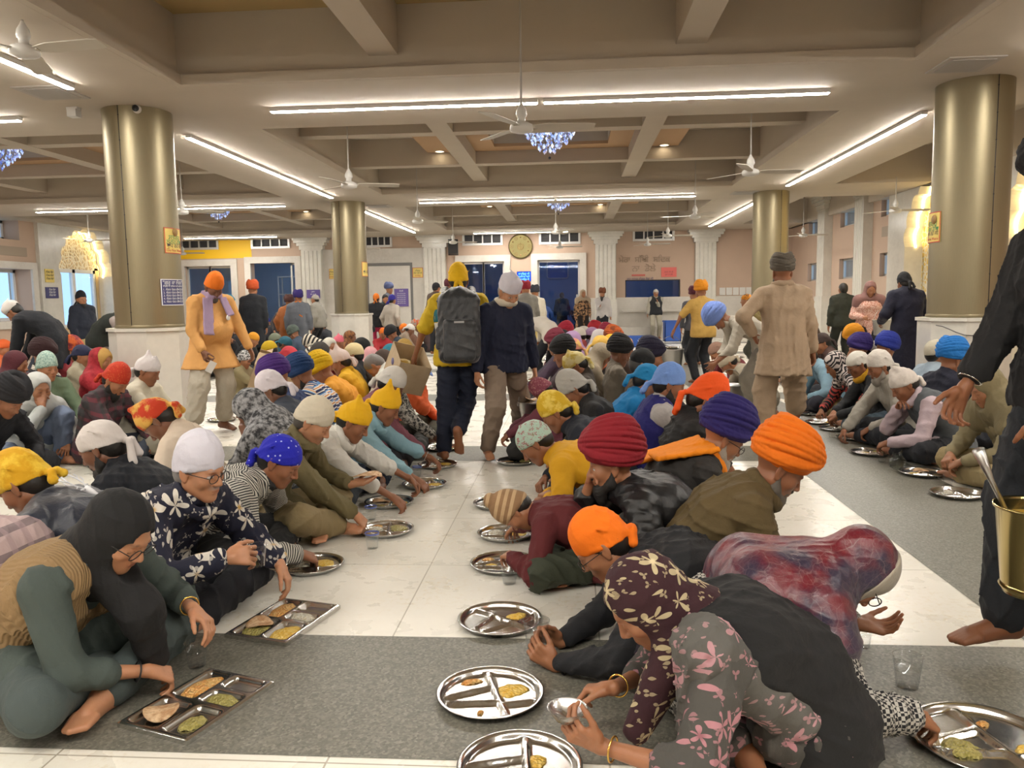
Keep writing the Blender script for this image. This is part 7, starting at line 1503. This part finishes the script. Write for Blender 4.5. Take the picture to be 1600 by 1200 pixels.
b.box(max(x0, hs[0][1] + .05), min(x1, hs[1][0] - .05), YF - .012, YF, z0, z1); b.box(x0, hs[0][1] + .05, YF - .012, YF, z0, hs[0][2] - .05); struct(b.build('wall_panel_yellow', M('yellow_paint', (.86, .52, .01), .5)))
# signs bent round the columns
def col_hit(px, py, cx, cy, R):
    d = ray(px, py); a = d.x * d.x + d.y * d.y; bq = -(d.x * cx + d.y * cy); c = cx * cx + cy * cy - R * R; dis = bq * bq - a * c
    t = (-bq - math.sqrt(max(0, dis))) / a; return Vector((d.x * t, d.y * t, CAMH + d.z * t))
def col_sign(name, cx, cy, px0, px1, py0, py1, mat, label, cat, rows, border, group=None, wide=None):
    R = .3576; pa, pb = col_hit(px0, py0, cx, cy, R), col_hit(px1, py1, cx, cy, R); a0 = math.atan2(pa.y - cy, pa.x - cx); a1 = math.atan2(pb.y - cy, pb.x - cx)
    a1 = a0 + (a1 - a0 + math.pi) % (2 * math.pi) - math.pi
    if wide: a1 = a0 + wide / R
    z1, z0 = pa.z, pb.z; o = empty(name, (cx, cy, 0)); n = 12
    def strip(q0, q1, r0, r1, za, zb):
        b = MB(); vs = []
        for i in range(n + 1):
            a = q0 + (q1 - q0) * i / n; vs += [(cx * 0 + math.cos(a) * r, math.sin(a) * r, z) for r in (r0, r1) for z in (za, zb)]
        fs = []
        for i in range(n): k = 4 * i; fs += [(k, k + 1, k + 5, k + 4), (k + 2, k + 3, k + 7, k + 6), (k, k + 2, k + 6, k + 4), (k + 1, k + 3, k + 7, k + 5)]
        fs += [(0, 1, 3, 2), (4 * n, 4 * n + 1, 4 * n + 3, 4 * n + 2)]; return b.add(vs, fs)
    strip(a0, a1, R + .002, R + .008, z0, z1).build('board', mat, o); da = (a1 - a0) * .03; dz_ = (z1 - z0) * .03
    b = strip(a0, a1, R + .008, R + .010, z1 - dz_, z1)
    for s_ in (strip(a0, a1, R + .008, R + .010, z0, z0 + dz_), strip(a0, a0 + da, R + .008, R + .010, z0, z1), strip(a1 - da, a1, R + .008, R + .010, z0, z1)): b.add(s_.v, s_.f)
    b.build('border', border, o); W_ = abs(a1 - a0) * R
    for txt, z, sz, m in rows:
        t = text_mesh('lettering', txt, sz, m, o, (0, 0, 0), (0, 0, 0), .0005, maxw=W_ * .86); am = (a0 + a1) / 2; sc = t.scale.x; t.scale = (1, 1, 1)
        for v in t.data.vertices:
            a = am + (v.co.x * sc) / R; rr = R + .0095 + v.co.z; v.co = (math.cos(a) * rr, math.sin(a) * rr, z0 + (z1 - z0) * z + v.co.y * sc)
    tag(o, label, cat, group); return o
YL2 = [('ਸਤਿਗੁਰ', .62, .07, M_TXG), ('ਲੰਗਰ ਵਿੱਚ', .44, .075, M_TXG), ('ਚੁੱਪ ਰਹੋ ਜੀ', .30, .065, M_TXD), ('Do Not Waste', .12, .05, M_TXR)]
s1 = col_sign('yellow_notice', XL, YL[2], 255, 279, 355, 397, M_YSIGN, 'yellow notice with emblem on the near left column', 'notice', YL2, M_TXR, 'yellow notices', wide=.30)
s2 = col_sign('yellow_notice', XR, YL[2], 1453, 1469, 334, 378, M_YSIGN, 'yellow notice with emblem on the near right column', 'notice', YL2, M_TXR, 'yellow notices')
s3 = col_sign('yellow_notice', XL, YL[3], 565, 572.5, 409, 432, M_YSIGN, 'yellow notice on the far left column', 'notice', [('ਚੁੱਪ ਰਹੋ', .3, .08, M_TXD)], M_TXR, 'yellow notices', wide=.28)
s4 = col_sign('rules_board', XL, YL[2], 250, 281, 436, 477, M_NAVYB, 'navy board of numbered white rules on the near left column', 'notice', [('"ਗੁਰੂ ਕਾ ਲੰਗਰ"', .86, .055, M_TXW), ('ਲੰਗਰ ਦੇ ਨਿਯਮ ਅਤੇ ਮਰਿਆਦਾ', .73, .035, M_TXW)] + [('%d. ਸੰਗਤ ਪੰਗਤ ਵਿੱਚ ਬੈਠੋ ਜੀ' % (k + 1), .60 - .115 * k, .034, M_TXW) for k in range(5)], M_TXW, None, wide=.34)
for s_, px, py in ((s1, 272, 363), (s2, 1461, 343)):
    cx, cy = s_.location.x, s_.location.y; p = col_hit(px, py, cx, cy, .3576); a = math.atan2(p.y - cy, p.x - cx); b = MB(); b.lathe([(.001, .004), (.045, .004), (.047, 0)], 20, 0, Matrix.Translation((math.cos(a) * .368, math.sin(a) * .368, p.z)) @ Matrix.Rotation(a, 4, 'Z') @ Matrix.Rotation(math.pi / 2, 4, 'Y')); b.build('emblem', M_ROS, s_)
# notices on the marble portal of the left wall, loudspeaker, switches, crates
for px0, px1, py0, py1, m, lb, tm in ((71, 83, 421, 441, M_YSIGN, 'yellow notice left of the cusped arch', M_TXD), (72, 90, 449, 466, M_NAVYB, 'blue rules board left of the cusped arch', M_TXW)):
    a, c = atx(px0, py1, -13.39), atx(px1, py0, -13.39); o = empty('notice_board', (-13.395, (a.y + c.y) / 2, (a.z + c.z) / 2)); h_ = (c.z - a.z) / 2; w_ = abs(c.y - a.y) / 2; b = MB(); b.box(0, .02, -w_, w_, -h_, h_); b.build('board', m, o)
    for k in range(3): text_mesh('lettering', 'ਲੰਗਰ ਸੇਵਾ', .5 * h_, tm, o, (.023, 0, h_ * (.55 - .5 * k)), (math.pi / 2, 0, math.pi / 2), .001, maxw=w_ * 1.7)
    tag(o, lb, 'notice')
p = aty(708, 386, YF - .35); o = empty('loudspeaker', p); b = MB(); b.box(-.16, .16, -.13, .13, -.24, .22); x = b.build('cabinet', M_BLACK, o); x.rotation_euler = (-.2, 0, .12); b = MB(); b.tube([(0, .1, 0), (0, .35, .06)], .02, 8); b.build('bracket', M_DARK, o); tag(o, 'black loudspeaker on a bracket left of the wall clock', 'loudspeaker')
o = empty('switchboard', (aty(1150, 455, YF).x, YF, aty(1150, 455, YF).z)); 
for k in range(5): b = MB(); b.box(-.52 + .21 * k, -.34 + .21 * k, -.03, 0, -.12, .12); b.build('switch_plate', M('switch_white', (.72, .70, .66), .4), o)
tag(o, 'row of white switch plates on the wall left of the far right column', 'switchboard')
M_BLUEP = M('blue_plastic', (.03, .10, .42), .4)
def crate(px, py, w_, d_, h_, Y, label, text=None):
    p = aty(px, py, Y); o = empty('crate', (p.x, Y, 0)); b = MB(); t = .02
    for (x0, x1, y0, y1, z0, z1) in ((-w_, w_, -d_, -d_ + t, 0, h_), (-w_, w_, d_ - t, d_, 0, h_), (-w_, -w_ + t, -d_, d_, 0, h_), (w_ - t, w_, -d_, d_, 0, h_), (-w_, w_, -d_, d_, 0, t), (-w_ - .02, w_ + .02, -d_ - .02, -d_, h_ - .05, h_), (-w_ - .02, w_ + .02, d_, d_ + .02, h_ - .05, h_)): b.box(x0, x1, y0, y1, z0, z1)
    b.build('bin', M_BLUEP, o)
    if text: text_mesh('lettering', text, .14, M_TXW, o, (.05, -d_ - .004, h_ * .5), (math.pi / 2, 0, 0), .001)
    tag(o, label, 'crate', 'blue plastic bins')
crate(998, 531, .26, .2, .30, 21.5, 'low blue plastic crate lettered in white near the hatch', 'ਸੇਵਾ'); crate(1050, 522, .24, .24, .62, 24.2, 'tall blue bin left of the straw yellow shirt'); crate(927, 515, .2, .2, .6, 25.2, 'blue bin behind the brown leaf-print tunic')
# shelves with bags in the room behind the second doorway
h = holes[7]; xc = (h[0] + h[1]) / 2 + .1; o = empty('storage_rack', (xc, YF + 2.6, 0)); b = MB()
for sx in (-.85, .75):
    for sy in (-.2, .2): b.box(sx - .02, sx + .02, sy - .02, sy + .02, 0, 2.3)
b.build('uprights', M_METALW, o)
for z_ in (.55, 1.15, 1.62, 2.25): b = MB(); b.box(-.87, .77, -.22, .22, z_, z_ + .035); b.build('shelf', M_METALW, o)
tag(o, 'white storage rack in the bluish room behind the second doorway', 'rack')
z = Shape().ell((0, 0, .16), (.42, .2, .16), k=.05).ell((.1, 0, .28), (.2, .14, .14), k=.08); o = to_obj('sack', polygonize(z, .03, disp=wrinkle(.06, 1.7, .7)), M('white_sack', (.7, .73, .78), .6)); o.location = (xc + .1, YF + 2.6, 1.66); tag(o, 'white plastic sack lying on the upper rack shelf', 'sack')
# cable slung round the marble base at the right, wall plaques
b = MB(); c_ = Vector((XR, YL[2], 0)); b.tube([c_ + Vector((.45 * math.cos(a), .45 * math.sin(a), 1.0 - .10 * math.sin((a + 2.6) * 2.2) ** 2)) for a in [-2.6 + .15 * k for k in range(14)]], .006, 5); tag(b.build('cable', M('grey_cable', (.16, .15, .14), .6)), 'grey cable slung round the marble base of the right column', 'cable')
for y_, s_ in ((17.6, 1),): 
    p = atx(1386, 361, XW - .01); b = MB(); b.box(-.01, .01, -.28, .28, -.11, .11); tag(b.build('wall_plaque', M('stone_plaque', (.36, .29, .22), .6), loc=(XW - .01, p.y, p.z)), 'stone plaque between the windows left of the right arch', 'plaque')
p = atx(15, 392, -13.49); b = MB(); b.box(-.01, .01, -.6, .6, -.11, .11); tag(b.build('wall_plaque', M('stone_plaque', (.36, .29, .22), .6), loc=(-13.49, p.y, p.z)), 'stone plaque over the left wall window', 'plaque')
p = aty(871, 420, YF + 4.4); o = empty('wall_screen', (p.x, YF + 4.58, p.z)); b = MB(); b.tube([(x, -.03, z) for x, z in [(-.34, -.36), (-.4, -.3), (-.4, .3), (-.34, .36), (.34, .36), (.4, .3), (.4, -.3), (.34, -.36)]], .03, 6, closed=True); b.build('screen_frame', M_METALW, o); b = MB(); b.box(-.38, .38, -.03, 0, -.34, .34); b.build('screen', M('screen_blue', (.10, .22, .5), .3), o); tag(o, 'white framed square panel on the back wall seen through the right glazed door', 'panel')
o = empty('cooking_vat', (aty(875, 490, YF + 3.2).x, YF + 3.2, 0)); b = MB(); b.lathe([(.001, .0), (.55, .0), (.58, .08), (.58, .86), (.62, .9), (.56, .9), (.54, .84), (.001, .82)], 32); b.build('vat', M_STEEL, o); tag(o, 'large steel cooking vat behind the right glazed door', 'vat')
